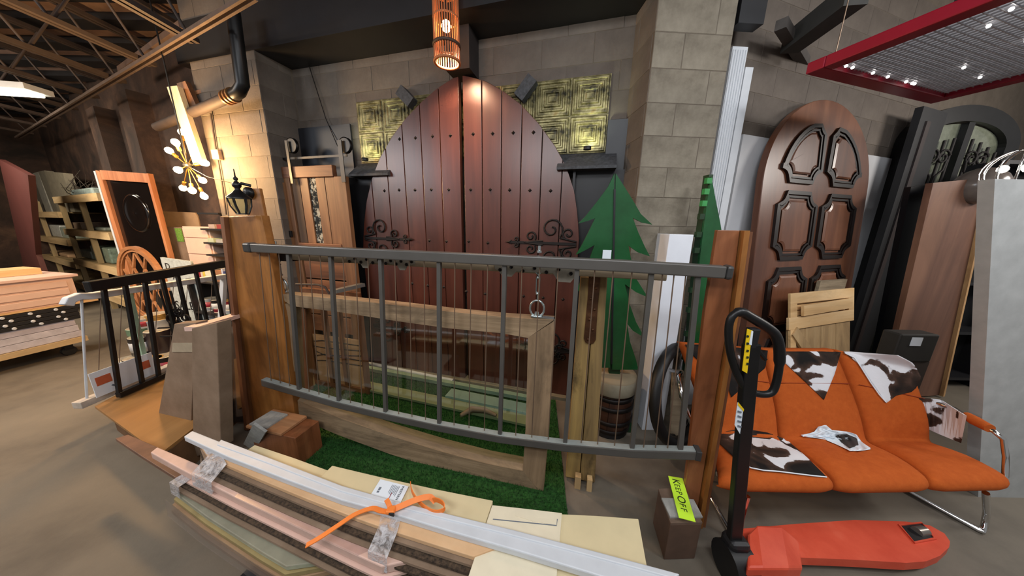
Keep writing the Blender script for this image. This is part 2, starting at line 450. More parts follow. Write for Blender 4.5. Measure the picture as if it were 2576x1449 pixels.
# wall behind the arched door
wr = wall('wall_right', WC, -1.25, 5.2, 0, CEIL, m_mortar)
blocks(wr, -1.2, 1.9, 2.0, 3.6, m_block, WC.M)
# side wall far right, a pale grey end panel
WD = V((3.95, 2.2, 0))
mb = MB(); mb.prism([(4.05, .2, 0), (4.35, .2, 0), (4.35, 3.6, 0), (4.05, 3.6, 0)], (0, 0, 3.75))
# pier between door and arched door
PB = Fr(2.03, .06, 1.36)
def pier(name, fr, s0, s1, dep, mat):
    o = wall(name, fr, s0, s1, 0, CEIL, m_mortar, dep)
    blocks(o, s0, s1, 0, 3.6, mat, fr.M)
    return o
s0 = PB.hit(1623, 300)[0]; s1 = PB.hit(1808, 300)[0]
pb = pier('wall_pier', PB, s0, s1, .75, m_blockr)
# left return face of the pier
MLs = PB.M @ Matrix.Translation((s0, .62, 0)) @ Matrix.Rotation(-PI/2, 4, 'Z')
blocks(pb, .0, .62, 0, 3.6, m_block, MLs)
# pier at the left, warmly lit
PL_ = Fr(2.475-.22, -.27, -3.2)
s0 = PL_.hit(514, 330)[0]; s1 = PL_.hit(672, 330)[0]
pl = pier('wall_pier', PL_, s0, s1, .5, m_block)
MLs = PL_.M @ Matrix.Translation((s1, 0, 0)) @ Matrix.Rotation(PI/2, 4, 'Z')
blocks(pl, .0, .32, 0, 3.6, m_block, MLs)
# long wall of the left bay
m_dwall = blotch('dark_blotched_wall', [(.3, '#1c1512'), (.5, '#3a2a22'), (.7, '#5a4334')], 1.6, .85, .4, dist=.6)  # blotchy dark brown for the left bay walls
wl = wall('wall_left', FL, -9.5, .15, 0, CEIL, m_dwall)
for px in (318, 405):
    s = FL.hit(px, 420)[0]
    mb = MB(FL.M); mb.bb(s-.2, s+.2, -.2, 0, 0, 3.2); o = mb.build('wall_pilaster', m_dwall, wl)
mb = MB(FL.M); mb.bb(-8.8, -8.6, -9, 0, 0, CEIL); struct(mb.build('wall_far_left', m_dwall))

# ---- open-web joists
ends = [(617, 177), (521, 224), (435, 252), (386, 288), (338, 313), (261, 325), (238, 345), (215, 362)]
ZB = 3.1
xs = []
for i, (px, py) in enumerate(ends):
    p = hz(px, py, ZB)
    x = p.x; ye = 1.943-.46*x-.05
    xs.append((x, ye))
labs = ['first open-web steel roof joist from the big round-topped door, ending above the lit pier',
        'second open-web steel roof joist from the round-topped door', 'third open-web steel roof joist, ending above the white board',
        'fourth open-web roof joist, its lower chord catching warm light', 'fifth open-web roof joist, beside the ceiling tube lamp',
        'sixth open-web roof joist, dim and far', 'seventh open-web roof joist, very dim', 'farthest visible open-web roof joist above the shelving']
for i, (x, ye) in enumerate(xs):
    t = thing('roof_joist', labs[i], 'joist', (x, ye, ZB), 0, 'open-web joists under the roof deck')
    y0 = -1.0
    for zz, nm in ((ZB, 'bottom_chord'), (CEIL-.12, 'top_chord')):
        mb = MB()
        for dx in (-.028, .028): mb.bb(x+dx-.018, x+dx+.018, y0, ye if nm[0] == 't' else ye-.35, zz-.018, zz+.018)
        mb.build(nm, m_joist, t)
    y = ye-.38; up = True
    while y-.3 > y0:
        mb = MB(); mb.tube([(x, y, ZB if up else CEIL-.12), (x, y-.3, CEIL-.12 if up else ZB)], .011, 6)
        mb.build('web_rod', m_joist, t); y -= .3; up = not up
# bridging strut that runs under the joists
mb = MB(); d = V((1, -.46, 0)).normalized(); n = V((.46, 1, 0)).normalized()
for off in (-.02, .02):
    mb.path([V((-9.5, 1.943+.46*9.5, ZB-.03))-n*(.45+off), V((-1.6, 1.943+.46*1.6, ZB-.03))-n*(.45+off)], .018, .028)
mesh_thing(mb, 'steel_channel', plain('galvanised_channel', '#7a6a60', .5, .5), 'galvanised double channel running under the roof joists along the wall', 'channel', tuple(V((-4, 1.943+.46*4, ZB))-n*.45))
mb = MB()
p0 = hz(300, 175, 3.3); p1 = hz(455, 62, 3.3)
mb.path([p0, p1], .03, .05)
mesh_thing(mb, 'steel_channel', plain('galvanised_strut', '#8a7468', .4, .5), 'short pale strut hung across two roof joists, top left', 'channel', tuple(p0))
# round duct along the wall, with an elbow
mb = MB(); z = 2.9
pts = [hl(px, py, (1.7, -.42)) for px, py in ((395, 320), (450, 297), (520, 268), (590, 238))]
t = thing('duct_pipe', 'dark round pipe with ribbed elbow running along the wall under the joists', 'pipe', tuple(pts[-1]))
mb.tube(pts, .042, 12); mb.build('pipe_run', m_joist, t)
e = pts[-1]; mb = MB(); mb.tube([e, e+V((.07, -.03, .01)), e+V((.12, -.04, .06)), e+V((.13, -.02, .6))], .048, 14); mb.build('elbow', m_blackm, t)
dd = (pts[-1]-pts[-2]).normalized()
for k in range(3):
    mb = MB(); mb.tube([e-dd*(.03+.05*k), e-dd*(.01+.05*k)], .058, 16); mb.build('collar', plain('brass_collar_%d' % k, '#8a6440', .4, .5), t)
# ceiling tube lamp at far left
p = hz(75, 232, 3.0)
t = thing('ceiling_lamp', 'lit fluorescent ceiling fixture at the upper left', 'lamp', tuple(p), math.radians(8))
mb = MB(MW[t]); mb.bb(-1.1, .1, -.12, .12, .0, .06); mb.build('housing', m_white, t)
for k in (-1, 1):
    mb = MB(MW[t]); mb.tube([(-1.05, k*.05, -.02), (.06, k*.05, -.02)], .018, 8); mb.build('tube', glow('lit_tube', (1, .95, .72), 9), t)
mb = MB(MW[t]); mb.tube([(-.5, 0, .06), (-.5, 0, .72)], .006, 5); mb.build('hanger', m_blackm, t)

# white wall panels beside the arched door
def on_frame(mb, fr, px0, px1, pytop, pybot, dep, off=0, mid=None):
    """box on a frame plane: front face between two pixel columns, tops from pixels"""
    m_ = mid if mid is not None else (pytop+(pybot if pybot else 900))/2
    a = fr.hit(px0, m_, off)[0]; b_ = fr.hit(px1, m_, off)[0]
    zt = fr.hit((px0+px1)/2, pytop, off)[1]; zb = 0 if pybot is None else fr.hit((px0+px1)/2, pybot, off)[1]
    mb.bb(a, b_, off, off+dep, zb, zt); return a, b_, zb, zt
a = WC.hit(1862, 330)[0]; b_ = WC.hit(2262, 398)[0]; mid_ = WC.hit(2040, 400)[0]
for (p, q, lab) in ((a, mid_, 'tall white sheet panel on the wall left of the arched brown door'), (mid_+.01, b_, 'tall white sheet panel on the wall right of the arched brown door')):
    mb = MB(WC.M); mb.bb(p, q, -.03, -.012, 0, 2.30)
    mesh_thing(mb, 'wall_sheet', m_whitep, lab, 'panel', tuple(WC.w(p, 0, 0)), WC.rz)
# black boards behind the tiles
for (x0, x1, yt, lab, zb) in ((703, 897, 322, 'matt black board on the wall above the plank barn door', 0), (1520, 1609, 303, 'matt black board on the wall right of the tin tiles', 0)):
    s0 = WA.hit(x0, 420)[0]; s1 = WA.hit(x1, 420)[0]; zt = WA.hit((x0+x1)/2, yt)[1]
    mb = MB(WA.M); mb.bb(s0, s1, -.034, -.016, zb, zt)
    mesh_thing(mb, 'black_board', m_navy, lab, 'board', tuple(WA.w(s0, 0, zb)), WA.rz)
# ================================================================== GREAT DOOR
Lout = [(1163, 190), (1140, 196), (1100, 222), (1060, 256), (1020, 298), (985, 345), (955, 398), (935, 450), (921, 510), (915, 570), (913, 640)]
Rout = [(1166, 190), (1190, 195), (1222, 204), (1265, 228), (1310, 262), (1355, 310), (1395, 365), (1425, 420), (1444, 480), (1453, 540), (1457, 610)]
Lp = [FA.hit(*p) for p in Lout]; Rp = [FA.hit(*p) for p in Rout]
def prof(P):
    P = sorted(P)
    def f(s):
        if s <= P[0][0]: return P[0][1]
        if s >= P[-1][0]: return P[-1][1]
        for (a, za), (b, zb) in zip(P, P[1:]):
            if a <= s <= b: return za+(zb-za)*(s-a)/max(b-a, 1e-6)
    return f
sL = min(p[0] for p in Lp); sR = max(p[0] for p in Rp)
s_mid = FA.hit(1162, 400)[0]
door = thing_at('arched_plank_door', 'huge dark red-brown double door with a round pointed top of vertical planks', 'door', FA, s_mid, 0, .02)
fl = prof(Lp); fr_ = prof(Rp)
def plank(a, b, f, g=.0035):
    n = 10; a += g; b -= g
    top = [(b-(b-a)*i/n) for i in range(n+1)]
    zt = [f(s) for s in top]
    poly = [(a, 0, .03), (b, 0, .03)]+[(s, 0, z) for s, z in zip(top, zt) if z > .1]
    mb = MB(FA.M); mb.prism(poly, (0, .045, 0)); return mb
gapL = FA.hit(1158, 400)[0]; gapR = FA.hit(1166.5, 400)[0]
wL = (gapL-sL)/6; wR = (sR-gapR)/6
for k in range(6):
    plank(sL+wL*k, sL+wL*(k+1), fl).build('plank', m_mah, door, .003)
    plank(gapR+wR*k, gapR+wR*(k+1), fr_).build('plank', m_mah, door, .003)
def backer(a, b, f):
    n = 24; top = [(b-(b-a)*i/n) for i in range(n+1)]
    poly = [(a+.01, .03, .04), (b-.01, .03, .04)]+[(min(max(s, a+.01), b-.01), .03, f(s)-.01) for s in top]
    mb = MB(FA.M); mb.prism(poly, (0, .04, 0)); return mb
backer(sL, gapL, fl).build('leaf_backing', m_mahd, door); backer(gapR, sR, fr_).build('leaf_backing', m_mahd, door)
studs = [(1005, 350), (1045, 347), (1088, 343), (1133, 341), (1190, 337), (1239, 336), (1291, 334), (1342, 333),
         (967, 480), (1004, 478), (1044, 478), (1085, 477), (1129, 477), (1184, 477), (1233, 477), (1282, 478), (1333, 479), (1385, 480),
         (1080, 605), (1123, 607), (1179, 607), (1227, 611),
         (957, 708), (1037, 713), (1076, 718), (1116, 722), (1173, 733), (1220, 739), (1317, 745), (1366, 749), (1416, 753)]
for p in studs:
    s, z = FA.hit(*p); r = .017
    mb = MB(FA.M); mb.add([(s-r, 0, z), (s, 0, z-r), (s+r, 0, z), (s, 0, z+r), (s, -.014, z)], [(0, 1, 4), (1, 2, 4), (2, 3, 4), (3, 0, 4)])
    mb.build('stud', m_iron, door)
def spiral(cx, cz, r0, r1, a0, turns, n=18):
    return [(cx+(r0+(r1-r0)*i/n)*math.cos(a0+turns*2*PI*i/n), -.012, cz+(r0+(r1-r0)*i/n)*math.sin(a0+turns*2*PI*i/n)) for i in range(n+1)]
def hinge(s0, z0, d, L):
    """scrolled strap hinge starting at s0, pointing along d, length L"""
    t = thing_at('strap_hinge', '', 'hinge', FA, s0, 0, z0) if False else None
    mb = MB(FA.M @ Matrix.Translation((s0, 0, z0)) @ Matrix.Scale(d, 4, (1, 0, 0)))
    mb.path([(0, -.01, 0), (L*.98, -.01, 0)], .012, .02)
    r = .0075
    for v in (1, -1):
        mb.tube([(x, y, v*z) for x, y, z in spiral(.36*L, .20*L, .17*L, .03*L, -PI*.75, -1.35)], r, 6)
        mb.tube([(.0, -.012, v*.03*L), (.1*L, -.012, v*.05*L), (.24*L, -.012, v*.08*L)], r, 6)
        mb.tube([(x, y, v*z) for x, y, z in spiral(.12*L, .14*L, .085*L, .02*L, -PI*.35, 1.2)], r, 6)
        mb.tube([(x, y, v*z) for x, y, z in spiral(.66*L, .09*L, .08*L, .02*L, -PI*.8, -1.2)], r, 6)
        mb.tube([(x, y, v*z) for x, y, z in spiral(.88*L, .045*L, .04*L, .01*L, -PI*.5, -1.1)], r*.9, 6)
        mb.tube([(.48*L, -.012, v*.03*L), (.6*L, -.012, v*.02*L), (.76*L, -.012, 0)], r, 6)
    mb.add([(L*.95, -.012, -.02), (L*1.06, -.012, 0), (L*.95, -.012, .02), (L*.99, -.03, 0)], [(0, 1, 3), (1, 2, 3), (2, 0, 3)])
    return mb
for (pa, d, pb_) in (((920, 598), 1, (1036, 602)), ((1450, 614), -1, (1280, 611))):
    s, z = FA.hit(*pa); L = abs(FA.hit(*pb_)[0]-s)
    hinge(s, z, d, L).build('strap_hinge', m_iron, door)
s, z = FA.hit(1432, 882); hinge(s, z, -1, .46).build('strap_hinge', m_iron, door)
s2, _ = FA.hit(920, 598); hinge(s2, z, 1, .46).build('strap_hinge', m_iron, door)
s, z = FA.hit(1408, 883)   # small fleur plate
mb = MB(FA.M)
for v in (1, -1):
    mb.tube([(s+x, -.014, z+v*zz) for x, _, zz in spiral(.0, .045, .045, .012, -PI*.5, -.9)], .007, 6)
    mb.tube([(s-.05+x, -.014, z+v*zz) for x, _, zz in spiral(.0, .03, .03, .01, -PI*.5, .9)], .007, 6)
mb.path([(s-.08, -.012, z), (s+.085, -.012, z)], .012, .016); mb.build('fleur_plate', m_iron, door)
mb = MB(FA.M); mb.bb(sL+.02, sR-.02, -.05, .06, .0, .03)
mesh_thing(mb, 'door_sill', m_sill, 'thin grey concrete strip on the floor under the round-topped door', 'sill', tuple(FA.w(sL, 0, 0)), FA.rz)

# ================================================================== TIN TILES, AWNINGS, BRACKETS
zt = WA.hit(1490, 192)[1]; zb = WA.hit(1480, 386)[1]
s_l = WA.hit(905, 330)[0]; s_r = WA.hit(1530, 290)[0]
tw = (s_r-s_l)/8; th_ = (zt-zb)/2
t = thing_at('tin_tile_panel', 'antiqued gold embossed tin tiles on the wall behind the door top, two rows of squares', 'tiles', WA, s_l, 0, zb)
tme = None
for r_ in range(2):
    for c in range(8):
        if tme is None:
            pf = [(0, 0), (.008, .001), (.014, .009), (.026, .009), (.031, .002), (.044, .002), (.050, .011), (.060, .011), (.066, .003), (.078, .003), (.084, .013), (.094, .013), (.100, .006), (.112, .006), (.118, .010)]
            vs, fs = [], []
            for (i, h) in pf: vs += [(i, -h, i), (tw-i, -h, i), (tw-i, -h, th_-i), (i, -h, th_-i)]
            for q in range(len(pf)-1): fs += [(4*q+e, 4*q+(e+1) % 4, 4*q+4+(e+1) % 4, 4*q+4+e) for e in range(4)]
            fs.append(tuple(4*(len(pf)-1)+e for e in range(4)))
            me = bpy.data.meshes.new('tile'); me.from_pydata(vs, [], fs); me.materials.append(m_gold); tme = me
        o = bpy.data.objects.new('tile', tme); o.parent = t; o.location = (tw*c, -.014, th_*r_); COL.objects.link(o)
m_uplight = (.93, 1.0, .62)
def awning(x0, x1, ytop, ybot, lab):
    a = WA.hit(x0, ybot, -.17)[0]; b_ = WA.hit(x1, ybot, -.17)[0]; z1 = zb-.005; z0 = z1-.12; dep = .17
    mb = MB(WA.M)
    mb.prism([(a, 0, z1), (a, -.02, z1), (a-.0, -dep, z0), (a, -dep, z0-.02), (a, 0, z0-.02)], (b_-a, 0, 0))
    return mesh_thing(mb, 'mini_awning', m_shing, lab, 'awning', tuple(WA.w(a, 0, z0)), WA.rz)
awning(876, 975, 408, 435, 'small black shingled ledge under the left tin tiles')
awning(1400, 1550, 390, 430, 'small black shingled ledge under the right tin tiles')
for (pa, pb_, lab) in (((1018, 236), (1048, 268), 'black rough bracket block left of the door top'), ((1345, 208), (1310, 256), 'black rough bracket block right of the door top')):
    a = WA.w(*[(lambda q: (q[0], -.05, q[1]))(WA.hit(*pa))][0]); b_ = WA.w(*[(lambda q: (q[0], -.05, q[1]))(WA.hit(*pb_))][0])
    mb = MB(); mb.path([a, b_], .09, .09, WA.n); mesh_thing(mb, 'corbel_bracket', m_shing, lab, 'bracket', tuple(a), 0)
# little uplights sitting on the ledges
for (px, py) in ((940, 395), (1478, 380)):
    s, z = WA.hit(px, py); p = WA.w(s, -.12, zb+.02)
    t = thing('puck_light', 'small puck light resting on the ledge below the %s tin tiles' % ('left' if px < 1200 else 'right'), 'lamp', tuple(p))
    mb = MB(MW[t]); mb.lathe([(.03, -.02), (.03, .0), (.026, .004)], n=14); mb.build('housing', m_black, t)
    point('puck_lamp', tuple(WA.w(s, -.14, zb+.05)), 5, m_uplight, .02, 130, tuple(WA.w(s, 0, zb+.22)), .8)

# black shelving recess under the ledges (dark panels)
for (x0, x1, yt, lab) in ((880, 1000, 440, 'black cabinet side standing left of the round-topped door'), (1440, 1592, 436, 'black cabinet side standing right of the round-topped door')):
    a = WA.hit(x0, 500)[0]; b_ = WA.hit(x1, 500)[0]
    mb = MB(WA.M); mb.bb(a, b_, -.06, -.04, .02, zb-.14)
    mb.bb(a, a+.02, -.11, -.04, .02, zb-.14)
    mesh_thing(mb, 'black_cabinet', m_black, lab, 'cabinet', tuple(WA.w(a, 0, .02)), WA.rz)

# ================================================================== BARN DOOR
BD = Fr(2.475, -.27, -1.9, -.12)
def s_(px, py, fr=BD): return fr.hit(px, py)[0]
def z_(px, py, fr=BD): return fr.hit(px, py)[1]
a = s_(733, 560); b_ = s_(884, 560); ztop = z_(800, 417)
z0 = .04
t = thing_at('plank_barn_door', 'rustic brown plank barn door with a narrow glass slot, left of the round-topped door', 'door', BD, (a+b_)/2, 0, z0)
xs_ = [s_(x, 560) for x in (733, 748, 768, 789, 807, 830, 856, 884)]
zc = z_(800, 446); zm = z_(800, 612); zl = z_(800, 648)
for i in range(7):
    if i == 3: continue
    mb = MB(BD.M); mb.bb(xs_[i]+.003, xs_[i+1]-.003, .0 if i not in (0, 6) else -.015, .03, zm if i not in (0, 6) else z0, zc)
    mb.build('plank', m_barn if i != 1 else wood('dark_plank', '#2e1f18', '#45301f', '#5a3f29', 'z', .7), t, .003)
mb = MB(BD.M); mb.bb(xs_[3], xs_[4], .012, .02, zm, zc); mb.build('glass_slot', blotch('leaded_glass', [(.35, '#0f100f'), (.5, '#2c2d29'), (.58, '#a9a79a')], 26, .08, .3, spec=.8), t)
for z1_, z2_, x1_, x2_ in ((zc, ztop, xs_[0], xs_[6]), (zl-.03, zm, xs_[1], xs_[6])):
    mb = MB(BD.M); mb.bb(x1_, x2_, -.02, .03, z1_, z2_); mb.build('rail', m_barnx, t, .004)
z = zl-.035; k = 0
while z > .5:
    mb = MB(BD.M); mb.bb(xs_[1]+.004, xs_[6]-.004, 0, .03, z-.19, z-.006); mb.build('plank', m_barnx, t, .003); z -= .2
mb = MB(BD.M); mb.bb(xs_[0], xs_[7], 0, .03, z0, z0+.16); mb.build('rail', m_barnx, t, .003)
for (px, w_) in ((737, .03), (868, .045)):
    s = s_(px, 420); zt2 = z_(px, 372)
    mb = MB(BD.M); mb.bb(s-w_/2, s+w_/2, -.035, -.028, ztop-.16, zt2+.06); mb.build('hanger_strap', m_blackm, t)
    mb = MB(BD.M @ Matrix.Translation((s+.03, -.0, zt2+.02)) @ Matrix.Rotation(PI/2, 4, 'X'))
    mb.lathe([(.06, -.012), (.07, -.012), (.05, -.004), (.05, .004), (.07, .012), (.06, .012)], n=22); mb.build('wheel', m_blackm, t)
zr = z_(868, 372)-.06
mb = MB(BD.M); mb.bb(a-.05, b_+.02, .012, .02, zr-.01, zr+.01)
mesh_thing(mb, 'door_track', m_blackm, 'black flat steel track that the plank barn door hangs on', 'track', tuple(BD.w(a, 0, zr)), BD.rz)
# narrow upright timber with a latch left of it
sa = s_(722, 520); sb = s_(733, 520)
mb = MB(BD.M); mb.bb(sa-.02, sb-.012, -.03, .0, .02, z_(727, 460))
o = mesh_thing(mb, 'timber_upright', m_barn, 'narrow honey-brown timber upright with a dark latch, left of the plank barn door', 'timber', tuple(BD.w(sa, 0, .02)), BD.rz)
mb = MB(BD.M); mb.bb(sa-.03, sb, -.045, -.03, z_(727, 595), z_(727, 580)); mb.build('latch', m_iron, o)
# thin diagonal cable across the wall
mb = MB(); mb.tube([WA.w(*(lambda q: (q[0], -.02, q[1]))(WA.hit(779, 158))), WA.w(*(lambda q: (q[0], -.03, q[1]))(WA.hit(826, 300))), WA.w(*(lambda q: (q[0], -.06, q[1]))(WA.hit(862, 372)))], .004, 5)
mesh_thing(mb, 'wall_cable', m_iron, 'thin dark cable hanging down the wall to the plank barn door', 'cable', tuple(WA.w(*(lambda q: (q[0], 0, q[1]))(WA.hit(862, 372)))))

# ================================================================== GREEN TREES
def tree_poly(fr, pts, off=0): return [(fr.hit(x, y, off)[0], off, fr.hit(x, y, off)[1]) for x, y in pts]
TR = Fr(1.99, -.12, .75)
t = thing_at('tree_cutout', 'green painted evergreen tree cutout with a dark centre seam, between big door and pier', 'cutout', TR, .0, 0, 0)
left = [(1546, 436), (1530, 470), (1500, 510), (1472, 545), (1455, 562), (1478, 556), (1497, 549), (1480, 585), (1462, 620), (1449, 641), (1475, 628), (1496, 616), (1482, 655), (1465, 700), (1448, 735), (1480, 722), (1500, 714), (1492, 760), (1480, 805), (1465, 845), (1492, 838), (1508, 830), (1500, 870), (1490, 925), (1535, 925)]
right = [(1549, 436), (1566, 462), (1590, 500), (1612, 538), (1641, 565), (1615, 560), (1592, 548), (1606, 585), (1622, 620), (1635, 645), (1605, 635), (1581, 618), (1589, 660), (1600, 700), (1630, 748), (1600, 735), (1572, 715), (1584, 765), (1600, 810), (1622, 850), (1592, 832), (1578, 815), (1585, 860), (1600, 905), (1606, 930), (1540, 930)]
for pts, (dx, nm) in ((left, (-1, 'half_board')), (right, (1, 'half_board'))):
    mb = MB(TR.M); mb.prism(tree_poly(TR, pts), (0, .02, 0)); mb.build(nm, m_green, t)
mb = MB(TR.M); q0 = TR.hit(1546, 476); q1 = TR.hit(1538, 915)
mb.path([(q0[0], -.004, q0[1]), (q1[0], -.004, q1[1])], .012, .006, (0, 1, 0)); mb.build('seam', m_black, t)
mb = MB(TR.M); q1 = TR.hit(1552, 900)
mb.bb(q1[0]-.04, q1[0]+.04, .022, .06, .0, 1.3); mb.bb(q1[0]-.2, q1[0]+.2, .022, .3, 0, .03); mb.build('stand', m_greend, t)
q = TR.hit(1526, 640); mb = MB(TR.M); mb.bb(q[0]-.028, q[0]+.028, -.01, -.002, q[1]-.04, q[1]+.03); mb.build('price_card', m_tag, t)
# second tree, seen nearly edge-on
T2 = Fr(.9, .75, 1.45); T2.o = V((1.44, 1.98, 0)); T2.d = V((math.cos(1.13), math.sin(1.13), 0)); T2.n = V((-T2.d.y, T2.d.x, 0))
T2.M = Matrix((T2.d, T2.n, V((0, 0, 1)))).transposed().to_4x4(); T2.M.translation = T2.o; T2.rz = 1.13
T2 = Fr(1.78, .12, 1.42)
t = thing_at('tree_cutout', 'tall narrow green tree cutout with a ladder-like frame, right of the white box column', 'cutout', T2, 0, 0, 0)
pts = [(1790, 444), (1800, 500), (1812, 560), (1820, 610), (1812, 650), (1822, 700), (1830, 760), (1815, 800), (1826, 860), (1828, 900), (1735, 900), (1742, 840), (1752, 760), (1762, 640), (1772, 560), (1780, 500)]
mb = MB(T2.M); mb.prism(tree_poly(T2, pts), (0, .02, 0)); mb.build('board', m_green, t)
la = [(1785, 440), (1777, 500), (1765, 580), (1757, 640), (1745, 760), (1732, 900), (1715, 1050)]
P = tree_poly(T2, la, .03)
mb = MB(T2.M); mb.path([(x, .04, z) for x, y, z in P], .05, .03); mb.build('frame_post', m_greend, t)
for i, (x, y) in enumerate([(1788, 455), (1782, 482), (1776, 512), (1770, 545), (1762, 590), (1757, 630), (1752, 680), (1746, 730), (1740, 780), (1734, 840), (1728, 900), (1722, 960)]):
    q = T2.hit(x, y, .0); mb = MB(T2.M); mb.bb(q[0]-.03, q[0]+.005, -.005, .02, q[1]-.018, q[1]+.018); mb.build('rung', plain('bright_green', '#2f8a45', .5) if i < 3 else m_greend, t)

# white box column
WB = Fr(1.93, .0, 1.05)
a = WB.hit(1683, 600)[0]; b_ = WB.hit(1744, 600)[0]; zt_ = WB.hit(1712, 590)[1]
mb = MB(WB.M); mb.bb(a, b_, 0, .19, 0, zt_)
mesh_thing(mb, 'box_column', m_wbox, 'white square box column standing in front of the block pier', 'column', tuple(WB.w(a, 0, 0)), WB.rz, bevel=.003)
# offcut leaning on it
q = WB.hit(1672, 930); mb = MB(WB.M)
mb.prism([(q[0]+.02, -.16, .02), (q[0]+.11, -.16, .02), (q[0]+.12, -.02, .55), (q[0]+.04, -.02, .55)], (0, -.02, 0))
mesh_thing(mb, 'board_offcut', m_oldx, 'grey weathered board offcut leaning on the white box column, seen through the tyre hoop', 'board', tuple(WB.w(q[0]+.05, -.16, .02)), 0)

# fluted white pilaster
FP = Fr(2.17, .06, 1.57)
a = FP.hit(1813, 300)[0]; b_ = FP.hit(1850, 300)[0]; c_ = FP.hit(1862, 300)[0]; zt_ = FP.hit(1878, 118)[1]
t = thing_at('fluted_pilaster', 'tall white fluted pilaster boards leaning between the block pier and the arched brown door', 'pilaster', FP, a, 0, 0)
mb = MB(FP.M); mb.bb(a, b_, 0, .03, 0, zt_); mb.build('face_board', m_white, t)
for k in range(6):
    x = a+(b_-a)*(k+.5)/6; mb = MB(FP.M); mb.tube([(x, -.0, .02), (x, -.0, zt_-.02)], .0065, 6); mb.build('flute', m_white, t)
mb = MB(FP.M); mb.bb(b_+.008, c_+.03, -.0, .05, 0, zt_-.12); mb.build('back_board', m_white, t)
# dark bar above it
p = PB.w(PB.hit(1870, 100)[0], -.02, zt_); mb = MB(PB.M); q = PB.hit(1880, 100)[0]
mb.bb(q-.08, q+.09, .0, .08, zt_+.05, CEIL-.1); mesh_thing(mb, 'dark_post', m_black, 'dark square post above the white fluted pilaster', 'post', tuple(p), PB.rz)

# tyre hoop
p0 = V((1.25, 1.80, .0)); c = V((1.275, 1.86, .385))
u = V((.80, .55, 0)).normalized(); v = V((-.12, .2, 1)).normalized()
t = thing('tyre_hoop', 'large black rubber hoop leaning against the white box column', 'hoop', tuple(p0))
R0, r0 = .345, .04
mb = MB(); mb.tube([c+(u*math.cos(q*2*PI/48)+v*math.sin(q*2*PI/48))*R0 for q in range(48)], r0, 12, closed=True); mb.build('ring', m_tyre, t)
mb = MB(); mb.tube([c+(u*math.cos(q*2*PI/48)+v*math.sin(q*2*PI/48))*(R0-.035) - u.cross(v)*.028 for q in range(48)], .012, 8, closed=True); mb.build('bead', m_blackm, t)

# barrel stool
p = hz(1545, 1040, 0); cx, cy = .80, 2.0
p = hl(1543, 930, (1.97, 0)); cx = p.x; cy = 1.97
t = thing('barrel_stool', 'dark wooden barrel stool with a beige padded seat, behind the weathered timber post', 'stool', (cx, cy, 0))
zt_ = .50; r = .175
prof_ = [(r*.80, 0), (r*.93, .1), (r*.97, .2), (r*.93, .3), (r*.86, .36)]
for k in range(16):
    a0 = 2*PI*k/16+.01; a1 = 2*PI*(k+1)/16-.01
    vs = []; 
    for rr, z in prof_: vs += [(cx+rr*math.cos(a0), cy+rr*math.sin(a0), z), (cx+rr*math.cos(a1), cy+rr*math.sin(a1), z)]
    inn = [(cx+(x-cx)*.9, cy+(y-cy)*.9, z) for x, y, z in vs]
    mb = MB(); n = len(prof_)
    mb.sheet([vs[2*i] for i in range(n)], [vs[2*i+1] for i in range(n)], (-(math.cos((a0+a1)/2))*.015, -(math.sin((a0+a1)/2))*.015, 0)); mb.build('stave', m_barrel, t)
for z, rr in ((.06, .9), (.14, .97), (.26, .975), (.33, .92)):
    mb = MB(); mb.lathe([(r*rr, z-.014), (r*rr+.006, z-.014), (r*rr+.006, z+.014), (r*rr, z+.014)], (cx, cy, 0), 28); mb.build('hoop', m_iron, t)
mb = MB(); mb.lathe([(r*1.0, .37), (r*1.04, .38), (r*1.04, .455), (r*1.0, .475)], (cx, cy, 0), 32); mb.build('seat_band', plain('seat_band', '#8c8471', .8), t)
mb = MB(); mb.lathe([(r*1.0, .475), (r*.97, .492), (r*.7, .50), (.01, .503)], (cx, cy, 0), 32); mb.build('cushion', m_cush, t)
mb = MB(); mb.lathe([(r*.86, .0), (r*.86, .37)], (cx, cy, 0), 20); mb.build('core', m_black, t)

# ================================================================== ARCHED PANEL DOOR
sl = FC.hit(1900, 430)[0]; sr = FC.hit(2170, 430)[0]; sc_ = (sl+sr)/2; W = (sr-sl)/2
ztop = FC.hit(2060, 247)[1]; zsp = FC.hit(2170, 400)[1]
PD = Fr(1.73, .33, 2.6, 0)
M_ = PD.M @ Matrix.Translation((sc_, -.01, ztop)) @ Matrix.Rotation(math.radians(-5), 4, 'X') @ Matrix.Translation((0, 0, -ztop))
t = thing_at('arched_panel_door', 'tall arched brown wooden door with dark moulded panels and round medallions', 'door', PD, sc_, 0, 0)
n = 28
# arch: semi-ellipse above the spring line
zs = 1.95; H = ztop-zs
arch = [(W*math.cos(PI*i/n), 0, zs+H*math.sin(PI*i/n)) for i in range(n+1)]
mb = MB(M_); mb.prism([(-W, 0, .02), (W, 0, .02)]+arch, (0, .05, 0)); mb.build('slab', m_panel, t, .004)
zc_ = [FC.hit(2078, 305)[1], FC.hit(2037, 480)[1], FC.hit(1998, 657)[1]]
zc_.append(2*zc_[2]-zc_[1]); zc_.append(2*zc_[3]-zc_[2])
def arc(cx, cz, r, a0, a1, n=6): return [(cx+r*math.cos(a0+(a1-a0)*i/n), cz+r*math.sin(a0+(a1-a0)*i/n)) for i in range(n+1)]
def panel_outline(x0, x1, z0, z1, r):
    P = []
    P += arc(x0, z0, r, PI/2, 0)       # concave corner bottom-left: from (x0,z0+r) to (x0+r,z0)
    P += arc(x1, z0, r, PI, PI/2)
    P += arc(x1, z1, r, 1.5*PI, PI)
    P += arc(x0, z1, r, 2*PI, 1.5*PI)
    return P
